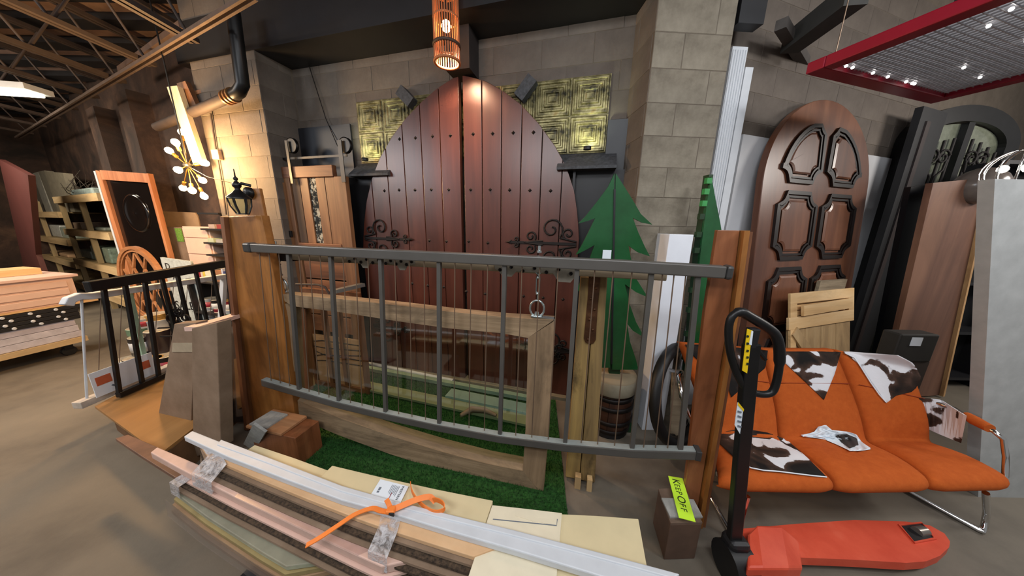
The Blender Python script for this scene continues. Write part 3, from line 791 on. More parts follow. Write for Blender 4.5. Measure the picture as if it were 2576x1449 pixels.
def inset(P, d):
    c0 = V((sum(p[0] for p in P)/len(P), sum(p[1] for p in P)/len(P)))
    out = []; n = len(P)
    for i in range(n):
        a = V(P[i-1]); b = V(P[i]); c = V(P[(i+1) % n]); e = (c-a)
        if e.length < 1e-6: out.append(tuple(b)); continue
        nn = V((-e.y, e.x)).normalized(); out.append(tuple(b+nn*d))
    return out
m_pan2 = m_panel
def do_panel(P):
    mb = MB(M_); mb.path([(x, -.008, z) for x, z in P], .03, .024, (0, 1, 0), closed=True); mb.build('moulding', m_panelm, t)
    Q = inset(P, .032)
    mb = MB(M_); mb.path([(x, -.006, z) for x, z in Q], .016, .016, (0, 1, 0), closed=True); mb.build('inner_bead', m_panelm, t)
    cx0 = (min(p[0] for p in P)+max(p[0] for p in P))/2; cz0 = (min(p[1] for p in P)+max(p[1] for p in P))/2
    hw = (max(p[0] for p in P)-min(p[0] for p in P))/2; hh_ = (max(p[1] for p in P)-min(p[1] for p in P))/2
    Q = [(cx0+(x-cx0)*(hw-.06)/hw, cz0+(z-cz0)*(hh_-.06)/hh_) for x, z in P]
    n_ = len(Q); mb = MB(M_); mb.add([(x, -.012, z) for x, z in Q]+[(cx0+(x-cx0)*.88, -.018, cz0+(z-cz0)*.92) for x, z in Q]+[(cx0, -.018, cz0)],
        [(i, (i+1) % n_, (i+1) % n_+n_, i+n_) for i in range(n_)]+[(i+n_, (i+1) % n_+n_, 2*n_) for i in range(n_)]); mb.build('panel_field', m_panel, t)
g = .045; Rm = .115
for k in range(1, 4):
    zt1, zb1 = zc_[k]-g, zc_[k+1]+g
    for sgn in (-1, 1):
        x0, x1 = sorted((sgn*g, sgn*(W-.19)))
        do_panel(panel_outline(x0, x1, zb1, zt1, Rm*.85))
# top pair follow the arch
for sgn in (-1, 1):
    zb1 = zc_[1]+g; xo = W-.19
    P = arc(g, zb1, Rm*.85, PI/2, 0) + arc(xo, zb1, Rm*.85, PI, PI/2)
    # outer arc up to the top medallion
    Wi, Hi = xo, H-.18
    a0 = 0.05; pts = []
    for i in range(1, 10):
        a = i/10*1.28; pts.append((Wi*math.cos(a), max(zs+Hi*math.sin(a), zb1+Rm)))
    P += pts + arc(0.0, zc_[0], Rm*1.2, -.15*PI, -.36*PI, 4)
    P = [(sgn*x, z) for x, z in P]
    if sgn < 0: P = P[::-1]
    do_panel(P)

# weathered board and small Z-braced crate door
ZC = Fr(1.73, .33, 2.6, -.3)
a = ZC.hit(2118, 780)[0]; b_ = ZC.hit(2150, 780)[0]
mb = MB(ZC.M); mb.bb(a-.2, b_, .1, .125, 0, ZC.hit(2135, 702, .1)[1])
mesh_thing(mb, 'weathered_board', m_oldx, 'grey weathered board standing behind the small pine crate door', 'board', tuple(ZC.w(a, .1, 0)), ZC.rz)
a = ZC.hit(1985, 800)[0]; b_ = ZC.hit(2138, 800)[0]; z1 = ZC.hit(2060, 735)[1]; zm = ZC.hit(2060, 803)[1]; z0 = .05
ZM = ZC.M @ Matrix.Translation(((a+b_)/2, 0, zm)) @ Matrix.Rotation(math.radians(-11), 4, 'X') @ Matrix.Translation((-(a+b_)/2, 0, -zm))
t = thing_at('crate_door', 'small pale knotty pine door with Z-brace boards, leaning behind the orange sofa', 'door', ZC, (a+b_)/2, 0, z0)
n = 4
for k in range(n):
    x0 = a+.01+(b_-a-.02)*k/n; mb = MB(ZM); mb.bb(x0+.003, x0+(b_-a-.02)/n-.003, .0, .018, z0, zm); mb.build('plank', m_wood_ltz, t)
hh = (z1-zm-.1)/3
for k in range(3):
    mb = MB(ZM); mb.bb(a+.05, b_-.05, .0, .018, zm+.05+hh*k+.004, zm+.05+hh*(k+1)-.004); mb.build('plank', m_wood_lt, t)
for (u0, u1, v0, v1) in ((a, b_, z1-.085, z1), (a-.02, b_+.0, zm-.05, zm+.05), (a, a+.085, zm+.05, z1-.085), (b_-.085, b_, zm+.05, z1-.085), (a, a+.07, z0, zm-.05)):
    mb = MB(ZM); mb.bb(u0, u1, -.02, -.001, v0, v1); mb.build('frame_board', m_wood_lt, t, .002)
mb = MB(ZM); mb.path([(a+.12, -.035, zm+.10), (b_-.09, -.035, z1-.13)], .02, .085); mb.build('brace', m_wood_lt, t)
mb = MB(ZM); mb.path([(a+.04, -.02, zm-.06), (a+(b_-a)*.55, -.02, z0+.25)], .02, .085); mb.build('brace', m_wood_ltz, t)

# ================================================================== IRON DOOR AND STUFF AT THE FAR RIGHT
ID = Fr(2.56, .10, 4.4)
def I(px, py, off=0): return ID.hit(px, py, off)
sl = I(2322, 300)[0]-.08; sr = I(2560, 380)[0]; zt_ = I(2440, 262)[1]; scx = (sl+sr)/2; W = (sr-sl)/2
t = thing_at('iron_entry_door', 'black arched wrought-iron entry door with scrollwork and glass, at the far right', 'door', ID, scx, 0, 0)
M_ = ID.M @ Matrix.Translation((scx, 0, 0)); zs = zt_-.35; n = 20
def archp(Wx, h): return [(Wx*math.cos(PI*i/n), 0, zs+h*math.sin(PI*i/n)) for i in range(n+1)]
outer = [(W, 0, .02)]+archp(W, .35)+[(-W, 0, .02)]; inner = [(W-.16, 0, .02)]+archp(W-.16, .35-.14)+[(-W+.16, 0, .02)]
mb = MB(M_); mb.sheet(outer, inner, (0, .10, 0)); mb.build('frame', m_blackm, t)
mb = MB(M_); mb.prism([(-W+.15, .05, .05), (W-.15, .05, .05)]+[(x, .05, z) for x, y, z in archp(W-.15, .2)], (0, .008, 0)); mb.build('pane', blotch('painted_reflection_pane', [(.3, '#4d5245'), (.6, '#7d8272'), (.8, '#9a9c8a')], 4, .12, 0, spec=.9), t)  # pane's pale grey-green blotches stand in for reflections
mb = MB(M_); mb.bb(-.035, .035, 0, .05, .05, zs+.2); mb.build('centre_stile', m_blackm, t)
for k in range(9):
    x = -W+.22+k*(2*W-.44)/8
    if abs(x) < .05: continue
    mb = MB(M_); mb.tube([(x, .02, .1), (x, .02, zs-.05+.12*math.sin(PI*k/8))], .011, 6); mb.build('bar', m_iron, t)
for z in (zs-.55, zs-1.5):
    mb = MB(M_); mb.path([(-W+.16, .02, z), (W-.16, .02, z)], .02, .025); mb.build('cross_bar', m_iron, t)
for sx in (-.38, .32):
    for sg in (-1, 1):
        mb = MB(M_); mb.tube([(sx*W+sg*x, .01, zs-.12+z) for x, _, z in spiral(.06, .0, .075, .015, PI*.1, 1.4)], .010, 6); mb.build('scroll', m_iron, t)
        mb = MB(M_); mb.tube([(sx*W+sg*.11, .01, zs-.14), (sx*W+sg*.10, .01, zs-.24), (sx*W+sg*.03, .01, zs-.3), (sx*W+sg*.03, .01, zs-.55)], .010, 6); mb.build('scroll', m_iron, t)
# black door panel left of it
BDk = Fr(1.73, .33, 3.9, -.12)
a = BDk.hit(2268, 450)[0]; b_ = BDk.hit(2322, 450)[0]
t = thing_at('black_door', 'tall plain black door slab standing right of the white wall sheet', 'door', BDk, a, 0, 0)
mb = MB(BDk.M); mb.bb(a, b_+.06, 0, .05, .02, BDk.hit(2310, 262)[1]); mb.build('slab', m_black, t)
mb = MB(BDk.M); mb.bb(a+.10, a+.17, -.012, 0, .1, BDk.hit(2310, 300)[1]); mb.build('stile', plain('brown_stile', '#2e2220', .5), t)
mb = MB(BDk.M); q = BDk.hit(2305, 512, -.04); mb.tube([(q[0]+.04*math.cos(k*PI/8), -.03, q[1]+.04*math.sin(k*PI/8)) for k in range(16)], .007, 6, closed=True); mb.build('ring_pull', m_iron, t)
# wide black slab in front of it, below
BS = Fr(2.2, .10, 3.0)
P4 = [V(BS.w(BS.hit(*c)[0], 0, BS.hit(*c)[1])) for c in [(2214, 850), (2262, 850), (2350, 462), (2292, 470)]]
k = (P4[0].z-.02)/(P4[3].z-P4[0].z); A0 = P4[0]-(P4[3]-P4[0])*k; k = (P4[1].z-.02)/(P4[2].z-P4[1].z); A1 = P4[1]-(P4[2]-P4[1])*k
mb = MB(); mb.prism([A0, A1, P4[2], P4[3]], BS.n*.04)
mesh_thing(mb, 'black_slab', plain('blue_black_slab', '#0b0f14', .35), 'blue-black slab standing between the white wall sheet and the brown panel', 'slab', tuple(BS.w(a, 0, 0)), BS.rz)
# brown panel leaning
BP = Fr(1.95, .12, 3.0)
c4 = [(2258, 845), (2395, 845), (2482, 447), (2348, 460)]
P3 = [V(BP.w(BP.hit(*c)[0], 0, BP.hit(*c)[1])) for c in c4]
bot = [P3[0]+(P3[0]-P3[3])*0, P3[1]]
k = (P3[0].z-.02)/(P3[3].z-P3[0].z)
B0 = P3[0]-(P3[3]-P3[0])*k; k1 = (P3[1].z-.02)/(P3[2].z-P3[1].z); B1 = P3[1]-(P3[2]-P3[1])*k1
t = thing('brown_slab', 'large dark brown wooden panel leaning at the right, behind the sofa end', 'panel', tuple(B0))
mb = MB(); mb.prism([B0, B1, P3[2], P3[3]], BP.n*.04); mb.build('slab', m_brown, t)
mb = MB(); mb.path([B1-BP.n*.0+V((.012, 0, 0)), P3[2]+V((.012, 0, 0))], .02, .045, BP.n); mb.build('edge_strip', wood('light_edge', '#a07a50', '#c39a6a', '#d8b286', 'z', .6), t)
# grey end panel of the room
GP = Fr(1.35, .0, 2.6)
a = 2.72
mb = MB(); mb.prism([(2.78, 1.0, 0), (2.78, 1.55, 0), (2.84, 1.55, 0), (2.84, 1.0, 0)], (0, 0, 1.62))
yp = 1.40
p = hl(2503, 450, (yp, 0)); q = hl(2466, 1150, (yp, 0)); e = (q-p)/(q.z-p.z); q = p+e*(.0-p.z)
mb = MB(); mb.prism([q, q+V((.9, 0, 0)), p+V((.9, 0, 0)), p], (0, .05, 0))
mesh_thing(mb, 'grey_partition', plain('pale_grey_panel', '#a7a9a8', .8, var=.08), 'pale grey textured partition panel at the right edge', 'partition', tuple(q))
# black shelf mass behind sofa right
mb = MB(); x0 = hl(2420, 700, (2.6, 0)).x
t = thing('black_shelving', 'dark open shelving unit between the brown panel and the grey partition', 'shelving', (x0, 2.6, 0))
for xx in (x0, x0+.62): mb = MB(); mb.bb(xx, xx+.03, 2.6, 2.8, 0, 2.2); mb.build('side', m_black, t)
for zz in (.1, .6, 1.1, 1.6, 2.18): mb = MB(); mb.bb(x0+.03, x0+.62, 2.61, 2.8, zz, zz+.03); mb.build('shelf', m_black, t)
mb = MB(); mb.bb(x0, x0+.65, 2.8, 2.82, 0, 2.2); mb.build('back', m_black, t)
# globe chandelier at right edge
c = hl(2515, 440, (1.75, 0))+V((.10, 0, .02)); R_ = .12
t = thing('globe_lamp', 'wire globe lamp with bright bulbs at the right edge, above the brown panel', 'lamp', tuple(c+V((0, 0, R_))))
for k in range(6):
    a = k*PI/6; mb = MB(); mb.tube([c+V((math.cos(a)*math.cos(q*PI/12)*R_, math.sin(a)*math.cos(q*PI/12)*R_, math.sin(q*PI/12)*R_)) for q in range(24)], .004, 5, closed=True); mb.build('wire_hoop', m_chrome, t)
for k in range(3): mb = MB(); mb.ball(c+V((.05*math.cos(k*2.1), .05*math.sin(k*2.1), .02)), .022, 10); mb.build('bulb', glow('lit_bulb_white', (1, .9, .75), 14), t)
mb = MB(); mb.tube([c+V((0, 0, R_)), V((c.x, c.y, CEIL))], .004, 5); mb.build('cord', m_blackm, t)
mb = MB(); mb.ball(hl(2468, 455, (2.4, 0))+V((0, 0, -.04)), .14, 20)
mesh_thing(mb, 'glass_shade', plain('smoky_shade', '#6b625c', .2), 'smoky round shade behind the top edge of the brown panel', 'shade', tuple(hl(2468, 455, (1.88, 0))))
# small electrical box / picture thing at floor behind the sofa
q = hl(2308, 870, (1.75, 0))
t = thing('tool_case', 'dark case with a small white label, on a stand behind the right sofa end', 'case', (q.x, 1.75, q.z-.12))
mb = MB(); mb.box((q.x, 1.8, q.z-.02), (.26, .1, .2)); mb.build('body', plain('charcoal_case', '#2b2a27', .6), t, .01)
mb = MB(); mb.box((q.x-.02, 1.748, q.z+.03), (.07, .004, .06)); mb.build('label', m_tag, t)
mb = MB(); mb.bb(q.x-.14, q.x+.14, 1.76, 1.86, 0, q.z-.12)
mesh_thing(mb, 'plinth_box', plain('dark_plinth', '#3a302a', .7), 'dark upright stand carrying the small case behind the sofa', 'stand', (q.x, 1.8, 0))

# ================================================================== RED FRAME OVERHEAD
zf = 2.5
c1 = hz(2025, 188, zf); c2 = hz(2340, 262, zf); ex = (c2-c1).normalized(); ey = V((-ex.y, ex.x, 0))
if ey.y > 0: ey = -ey
wd = (c2-c1).length; dp = .85
t = thing('hanging_sign_frame', 'crimson framed sheet of prismatic glass hung flat overhead on wires, upper right', 'frame', tuple(c1+V((0, 0, .04))))
def fp(x, y, z=0): return c1+ex*x+ey*y+V((0, 0, z))
bw = .085
for a, b_ in (((0, bw/2), (wd, bw/2)), ((0, dp-bw/2), (wd, dp-bw/2)), ((bw/2, bw), (bw/2, dp-bw)), ((wd-bw/2, bw), (wd-bw/2, dp-bw))):
    mb = MB(); mb.path([fp(*a, .03), fp(*b_, .03)], bw, .06); mb.build('frame_bar', m_redf, t, .006)
mb = MB(); mb.prism([fp(bw, bw, .03), fp(wd-bw, bw, .03), fp(wd-bw, dp-bw, .03), fp(bw, dp-bw, .03)], (0, 0, .008)); mb.build('prismatic_sheet', m_prism, t)
mb = MB()
nx = 36
for k in range(nx):
    x = bw+(wd-2*bw)*(k+.5)/nx; mb.path([fp(x, bw, .026), fp(x, dp-bw, .026)], .004, .006)
ny = 22
for k in range(ny):
    y = bw+(dp-2*bw)*(k+.5)/ny; mb.path([fp(bw, y, .022), fp(wd-bw, y, .022)], .003, .005)
o = mb.build('wire_mesh', plain('mesh_steel', '#b4b4b8', .3, .2, var=0), t, kind='stuff')
random.seed(3)
m_glint = glow('sparkle_bead', (1, .95, .9), 6)  # glowing beads imitate the sparkle of the prismatic sheet
for k in range(16):
    x = random.uniform(bw+.03, wd-bw-.03); y = random.uniform(bw+.03, dp-bw-.03) if k > 6 else bw+.03
    mb = MB(); mb.ball(fp(x, y, .012), .008, 8); mb.build('sparkle_bead', m_glint, t)
for x in (.08, wd-.08):
    for y in (.08, dp-.08): mb = MB(); mb.tube([fp(x, y, .06), fp(x, y, CEIL-zf)], .003, 5); mb.build('hanging_wire', m_cable, t)
# dark beam above
mb = MB(); mb.path([hz(1990, 110, 2.9), hz(2160, -20, 2.9)], .12, .12); mesh_thing(mb, 'roof_beam', plain('dark_beam', '#3a3936', .8), 'dark rough beam above the crimson hanging frame', 'beam', tuple(hz(1990, 110, 2.9)))  # beam in plain dark grey
mb = MB(); mb.path([hz(1965, 60, 2.9), hz(2025, 160, 2.9)], .06, .06); mesh_thing(mb, 'roof_brace', plain('dull_brace', '#4d4844', .8), 'dull diagonal brace near the dark beam, above the arched brown door', 'brace', tuple(hz(2025, 160, 2.9)))

# ================================================================== PENDANT OVER THE DOOR
PN = Fr(2.475, -.27, -.46, -.30)
q = PN.hit(1125, 150); zb_ = PN.hit(1125, 172)[1]
c = PN.w(q[0], 0, zb_+.035); r = .088
t = thing('rattan_pendant', 'glowing woven rattan cylinder pendant lamp hanging above the round-topped door', 'lamp', tuple(c+V((0, 0, .42))))
for k in range(30):
    a = 2*PI*k/30; mb = MB(); mb.tube([c+V((r*math.cos(a), r*math.sin(a), 0)), c+V((r*.96*math.cos(a), r*.96*math.sin(a), .42))], .0042, 5); mb.build('cane', m_rattan, t)
for z, rr, tr, mm in ((0, r, .010, m_rattan), (.10, r, .012, plain('dark_cane_band', '#3d2a1e', .6)), (.42, r*.96, .01, m_rattan), (.26, r*.98, .006, m_rattan)):
    mb = MB(); mb.tube([c+V((rr*math.cos(2*PI*k/28), rr*math.sin(2*PI*k/28), z)) for k in range(28)], tr, 6, closed=True); mb.build('hoop', mm, t)
mb = MB(); mb.ball(c+V((0, 0, .22)), .035, 12); mb.build('bulb', glow('warm_bulb', (1, .55, .22), 50), t)
mb = MB(); mb.tube([c+V((0, 0, .26)), V((c.x, c.y, CEIL))], .005, 6); mb.build('cord', m_black, t)
point('pendant_lamp', tuple(c+V((0, 0, .1))), 100, (1, .62, .38), .04, 120, tuple(c+V((.1, .28, -1.0))), .9)
# ================================================================== LEFT BAY
# lumber rack
RK = Fr(1.45, -.46, -6.0); RK.a = 1.45
def R_(px, py, off=0): return RK.hit(px, py, off)
s0 = R_(92, 600)[0]; s1 = R_(288, 600)[0]; sm = R_(172, 600)[0]
sm = R_(176, 600)[0]
lev = [R_(240, 497)[1], R_(240, 590)[1], R_(240, 668)[1], .25]
lev2 = [R_(110, 540)[1], R_(110, 600)[1], R_(150, 655)[1], .25]
t = thing_at('lumber_rack', 'tall pale lumber storage rack with shelves of wrapped goods, far left', 'rack', RK, (s0+s1)/2, 0, 0)
def beam(a, b_, z, h=.11): mb = MB(RK.M); mb.bb(a, b_, -.04, .0, z-h/2, z+h/2); mb.build('shelf_beam', m_shelfw, t); mb = MB(RK.M); mb.bb(a, b_, .0, .55, z+h/2-.02, z+h/2); mb.build('shelf_board', m_shelfz, t)
for z in lev: beam(sm, s1, z)
for z in lev2: beam(s0-.3, sm, z)
for x in (s0-.25, s0+.35*(sm-s0), sm-.03, sm+.5*(s1-sm), s1-.05):
    mb = MB(RK.M); mb.bb(x, x+.06, .0, .06, 0, lev[0]+.02); mb.build('upright', m_shelfz, t)
    mb = MB(RK.M); mb.bb(x, x+.06, .5, .56, 0, lev[0]+.02); mb.build('upright', m_shelfz, t)
def item(px0, px1, pyt, z0, mat, name, lab, dep=.35, off=.08, bev=.02, group=None):
    a = R_(px0, pyt+10, off)[0]; b_ = R_(px1, pyt+10, off)[0]; zt = max(R_((px0+px1)/2, pyt, off)[1], z0+.04)
    mb = MB(RK.M); mb.bb(a, b_, off, off+dep, z0, zt)
    return mesh_thing(mb, name, mat, lab, name.split('_')[-1], tuple(RK.w((a+b_)/2, off, z0)), RK.rz, bevel=bev, group=group)
m_wrap = plain('pale_wrap', '#8d968a', .5, var=.25, scale=20); m_wrapw = plain('white_wrap', '#b6b9b2', .4, var=.2, scale=20)
tp = lambda z: z+.056
item(118, 150, 566, tp(lev2[1]), m_wrapw, 'wrapped_parcel', 'white plastic-wrapped parcel on the middle shelf of the rack, left half')
item(152, 172, 572, tp(lev2[1]), m_wrap, 'wrapped_parcel', 'grey-green wrapped parcel beside the white one on the middle rack shelf')
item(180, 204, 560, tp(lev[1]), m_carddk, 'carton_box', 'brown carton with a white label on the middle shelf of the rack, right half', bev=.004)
item(230, 262, 572, tp(lev[1]), m_wrap, 'flat_parcel', 'low flat parcel on the middle rack shelf beside the frame door')
item(107, 122, 624, tp(lev2[2]), m_white, 'white_carton', 'small white carton at the left end of the lower rack shelf', bev=.004)
item(128, 170, 636, tp(lev2[2]), m_card, 'paper_bundle', 'low tan paper bundle on the lower rack shelf')
item(198, 228, 630, tp(lev[2]), m_wrap, 'stacked_parcel', 'grey stack of wrapped sheets on the lower rack shelf')
item(229, 272, 622, tp(lev[2]), plain('green_wrap', '#8aa090', .35, var=.25, scale=20), 'film_parcel', 'large greenish film-wrapped parcel on the lower rack shelf')
item(178, 232, 474, tp(lev[0]), plain('blue_wrap', '#9fb0ac', .35, var=.3, scale=15), 'film_bag', 'pale blue-green film bag lying on top of the rack', dep=.4)
# grey fluted boards standing on the rack
zz = tp(lev2[0])
t = thing_at('board_stack', 'stack of tall grey sheets standing on top of the rack, upper left', 'boards', RK, s0, .1, zz)
xs2 = [70, 84, 97, 112, 128, 172]; tops = [452, 440, 432, 427, 426, 448]
for i in range(5):
    a = R_(xs2[i], 480, .1)[0]; b_ = R_(xs2[i+1], 480, .1)[0]; zt = R_(xs2[i], tops[i], .1)[1]; zt2 = R_(xs2[i+1], tops[i+1], .1)[1]
    mb = MB(RK.M); mb.prism([(a+.005, .1+.02*(i % 2), zz), (b_, .1+.02*(i % 2), zz), (b_, .1, (zt2+zt)/2), (a+.005, .1, zt)], (0, .1, 0)); mb.build('sheet', plain('grey_sheet_%d' % i, ['#7f7d72', '#5f5a4e', '#86847a', '#6b6658', '#77705f'][i], .7), t)
# dried greenery on top of the rack
q = RK.w(R_(205, 440, .2)[0], .2, lev[0]+.05)
t = thing('dried_branches', 'tangle of dark dried branches on top of the rack', 'branches', tuple(q))
random.seed(5)
for k in range(34):
    a = random.uniform(0, 2*PI); e = random.uniform(.1, 1.3); L = random.uniform(.25, .62)
    p1 = q+V((math.cos(a)*math.cos(e)*L*.5, math.sin(a)*math.cos(e)*L*.3, math.sin(e)*L*.6)); p2 = p1+V((random.uniform(-.15, .15), random.uniform(-.1, .1), random.uniform(-.05, .2)))
    mb = MB(); mb.tube([q+V((random.uniform(-.2, .2), 0, 0)), p1, p2], [.008, .006, .003], 5); mb.build('twig', plain('twig_brown', '#3a3229', .9) if k == 0 else bpy.data.materials['twig_brown'], t)

# maroon panel at left edge
MP = Fr(.9, -.46, -5.6)
a = MP.hit(-40, 600)[0]; b_ = MP.hit(100, 600)[0]
mb = MB(MP.M); c0 = MP.hit(72, 470); c1_ = MP.hit(112, 700)
mb.prism([(c1_[0]-2.2, 0, .02), (c1_[0], 0, .02), (c1_[0], 0, 1.0), (MP.hit(70, 440)[0], 0, MP.hit(70, 440)[1]), (MP.hit(70, 440)[0]-1.6, 0, 2.4)], (0, .05, 0))
mesh_thing(mb, 'maroon_panel', m_maroon, 'dark maroon door panel at the left edge beside the rack', 'panel', tuple(MP.w(c1_[0]-1, 0, .02)), MP.rz)

# black door in orange frame
OD = Fr(3.85-.18*5, -.18, -5.0)
OD = Fr(2.6, -.24, -5.0)
def O(px, py, off=0): return OD.hit(px, py, off)
TLc, TRc, BLc, BRc = O(240, 428), O(372, 436), O(306, 790), O(432, 800)
zb0 = .03
def lerp(p, q, z): k = (z-p[1])/(q[1]-p[1]); return p[0]+(q[0]-p[0])*k
l0 = lerp(TLc, BLc, zb0); r0_ = lerp(TRc, BRc, zb0)
l0 = TLc[0]; r0_ = TRc[0]
t = thing_at('framed_black_door', 'glossy black entry door in an orange-brown wooden frame, standing before the rack', 'door', OD, (l0+r0_)/2, 0, zb0)
zt1, zt2 = TLc[1], TRc[1]
W_ = .085
mb = MB(OD.M); mb.prism([(l0, 0, zb0), (l0+W_, 0, zb0), (TLc[0]+W_, 0, zt1-.02), (TLc[0], 0, zt1)], (0, .14, 0)); mb.build('jamb', m_orfr, t)
mb = MB(OD.M); mb.prism([(r0_-.045, 0, zb0), (r0_, 0, zb0), (TRc[0], 0, zt2), (TRc[0]-.05, 0, zt2)], (0, .045, 0)); mb.build('jamb', m_orfr, t)
mb = MB(OD.M); mb.prism([(TLc[0]+W_, 0, zt1-.12), (TRc[0]-.05, 0, zt2-.11), (TRc[0]-.05, 0, zt2), (TLc[0]+W_, 0, zt1)], (0, .045, 0)); mb.build('head', m_orfr, t)
mb = MB(OD.M); mb.bb(l0-.05, l0-.012, -.0, .12, zb0, zt1-.01); mb.build('outer_strip', m_whitep, t)
mb = MB(OD.M); mb.bb(l0+W_, r0_-.045, .03, .06, zb0, zt1-.11); mb.build('door_slab', m_bdoor, t)
cxx = (l0+r0_)/2+.02; zc0 = zt1-.55
mb = MB(OD.M @ Matrix.Translation((cxx, .03, zc0)) @ Matrix.Rotation(PI/2, 4, 'X')); mb.lathe([(.25, 0), (.25, .008), (.22, .018), (.2, .008), (.06, .012), (.01, .02)], n=30); mb.build('rosette', m_bdoor, t)
for k in range(8):
    mb = MB(OD.M); mb.ball((r0_-.12-.01*k, .05, zt1-.6-.13*k), .016, 8); mb.build('stud', m_chrome, t)
mb = MB(OD.M); mb.prism([(l0+W_+.06, .045, .6), (l0+W_+.2, .045, .6), (l0+W_+.12, .045, zt1-.75), (l0+W_+.02, .045, zt1-.75)], (0, .012, 0)); mb.build('paper_strip', plain('old_paper', '#5b544e', .7), t)
# box above on the wall
p = hl(262, 392, (2.6, -.46)); mb = MB(); mb.box(p, (.35, .3, .26))
mb2 = MB(); mb2.bb(p.x-.15, p.x+.15, p.y-.1, p.y+.1, 0, p.z-.13)
mesh_thing(mb2, 'stack_base', m_black, 'dark stand behind the black door carrying a white box', 'stand', (p.x, p.y, 0))
mesh_thing(mb, 'white_box', plain('cream_box', '#c9c2ae', .6), 'pale square box standing high above the orange-framed black door', 'box', tuple(p-V((0, 0, .13))), bevel=.004)

# oval lattice window
OW = Fr(2.35, -.24, -4.8)
c = OW.hit(362, 716); rx = abs(OW.hit(414, 716)[0]-OW.hit(306, 716)[0])/2; rz_ = (OW.hit(362, 625)[1]-OW.hit(362, 807)[1])/2
zc0 = rz_+.02; zc0 = c[1]
t = thing_at('oval_lattice_window', 'large oval brown wooden window frame with diamond lattice, leaning before the black door', 'window', OW, c[0], 0, zc0-rz_)
N_ = 40
el = [(c[0]+(rx-.02)*math.cos(2*PI*k/N_), 0, zc0+(rz_-.02)*math.sin(2*PI*k/N_)) for k in range(N_)]
mb = MB(OW.M); mb.path(el, .04, .05, (0, 1, 0), closed=True); mb.build('outer_ring', m_oatw, t)
el = [(c[0]+(rx-.06)*math.cos(2*PI*k/N_), -.01, zc0+(rz_-.06)*math.sin(2*PI*k/N_)) for k in range(N_)]
mb = MB(OW.M); mb.path(el, .02, .012, (0, 1, 0), closed=True); mb.build('inner_ring', m_oatw, t)
for sg in (1, -1):
    for k in range(-3, 4):
        # line x = k*dx + sg*z*slope clipped to ellipse
        pts = []
        for q in range(-40, 41):
            zz_ = q/40*(rz_-.08); xx_ = k*.21+sg*zz_*.5
            if (xx_/(rx-.08))**2+(zz_/(rz_-.08))**2 <= 1: pts.append((xx_, zz_))
        if len(pts) > 4:
            mb = MB(OW.M); mb.path([(c[0]+pts[0][0], 0, zc0+pts[0][1]), (c[0]+pts[-1][0], 0, zc0+pts[-1][1])], .022, .02, (0, 1, 0)); mb.build('lattice_bar', m_oatw, t)
mb = MB(OW.M); mb.bb(c[0]-.25, c[0]+.3, -.06, .12, 0, zc0-rz_+.02)
mesh_thing(mb, 'low_block', m_plye, 'low dark wooden block under the oval lattice window', 'block', tuple(OW.w(c[0], 0, 0)), OW.rz)

# pallet dolly with cases and cabinet
q0 = hz(232, 880, 0.02); q1 = hz(60, 925, .02)
PA = V((q0.x, q0.y, 0)); dr = V((q1.x-q0.x, q1.y-q0.y, 0)).normalized(); PLn = V((dr.y, -dr.x, 0))
if PLn.x > 0: PLn = -PLn
Mx = Matrix((-dr, PLn, V((0, 0, 1)))).transposed().to_4x4(); 
if Mx.to_3x3().determinant() < 0: PLn = -PLn; Mx = Matrix((-dr, PLn, V((0, 0, 1)))).transposed().to_4x4()
# simple frame: local x to the right along the visible side, local y away
PF = Fr(1, 0, 0); a_ = math.atan2(-dr.y, -dr.x)
PF.d = -dr; PF.n = V((-PF.d.y, PF.d.x, 0)); PF.o = PA; PF.rz = a_
PF.M = Matrix((PF.d, PF.n, V((0, 0, 1)))).transposed().to_4x4(); PF.M.translation = PA
def Pf(px, py, off=0): return PF.hit(px, py, off)
z_dk = Pf(215, 845)[1]
t = thing_at('wooden_dolly', 'flat wooden dolly with black castors carrying cartons, left edge', 'dolly', PF, -.8, 0, 0)
mb = MB(PF.M); mb.bb(-1.9, 0, 0, .7, z_dk-.06, z_dk); mb.build('deck', m_shelfw, t)
for (x, y) in ((-.12, .1), (-.12, .6), (-1.7, .1), (-1.7, .6)):
    mb = MB(PF.M @ Matrix.Translation((x, y, .055)) @ Matrix.Rotation(PI/2, 4, 'X')); mb.lathe([(.05, -.02), (.055, -.015), (.055, .015), (.05, .02)], n=16); mb.build('castor', m_tyre, t)
    mb = MB(PF.M); mb.bb(x-.03, x+.03, y-.03, y+.03, .08, z_dk-.06); mb.build('castor_fork', m_blackm, t)
z1 = Pf(215, 798)[1]; z2 = Pf(215, 762)[1]
z3 = z2
hgt = (z1-z_dk)/3
for k in range(3):
    mb = MB(PF.M); mb.bb(-1.45+.03*k, -.02-.01*k, .02, .65, z_dk+hgt*k+.004, z_dk+hgt*(k+1))
    mesh_thing(mb, 'flat_carton', plain('pale_carton_%d' % k, ['#c3bec6', '#c9c4cc', '#bcb6c0'][k], .6), ['lowest', 'middle', 'topmost'][k]+' of three long pale flat cartons on the wooden dolly', 'carton', tuple(PF.w(-.7, .02, z_dk+hgt*k+.004)), PF.rz, bevel=.003)
    mb = MB(PF.M); mb.bb(-1.9, -1.47, .02, .6, z_dk+hgt*k+.004, z_dk+hgt*(k+1))
    mesh_thing(mb, 'flat_carton', m_white, ['lowest', 'middle', 'topmost'][k]+' of three short white cartons at the left end of the dolly', 'carton', tuple(PF.w(-1.7, .02, z_dk+hgt*k+.004)), PF.rz, bevel=.003)
hh = (z2-z1)/4; hh = max(hh, .04)
row_l = ['lowest', 'second lowest', 'third', 'topmost']
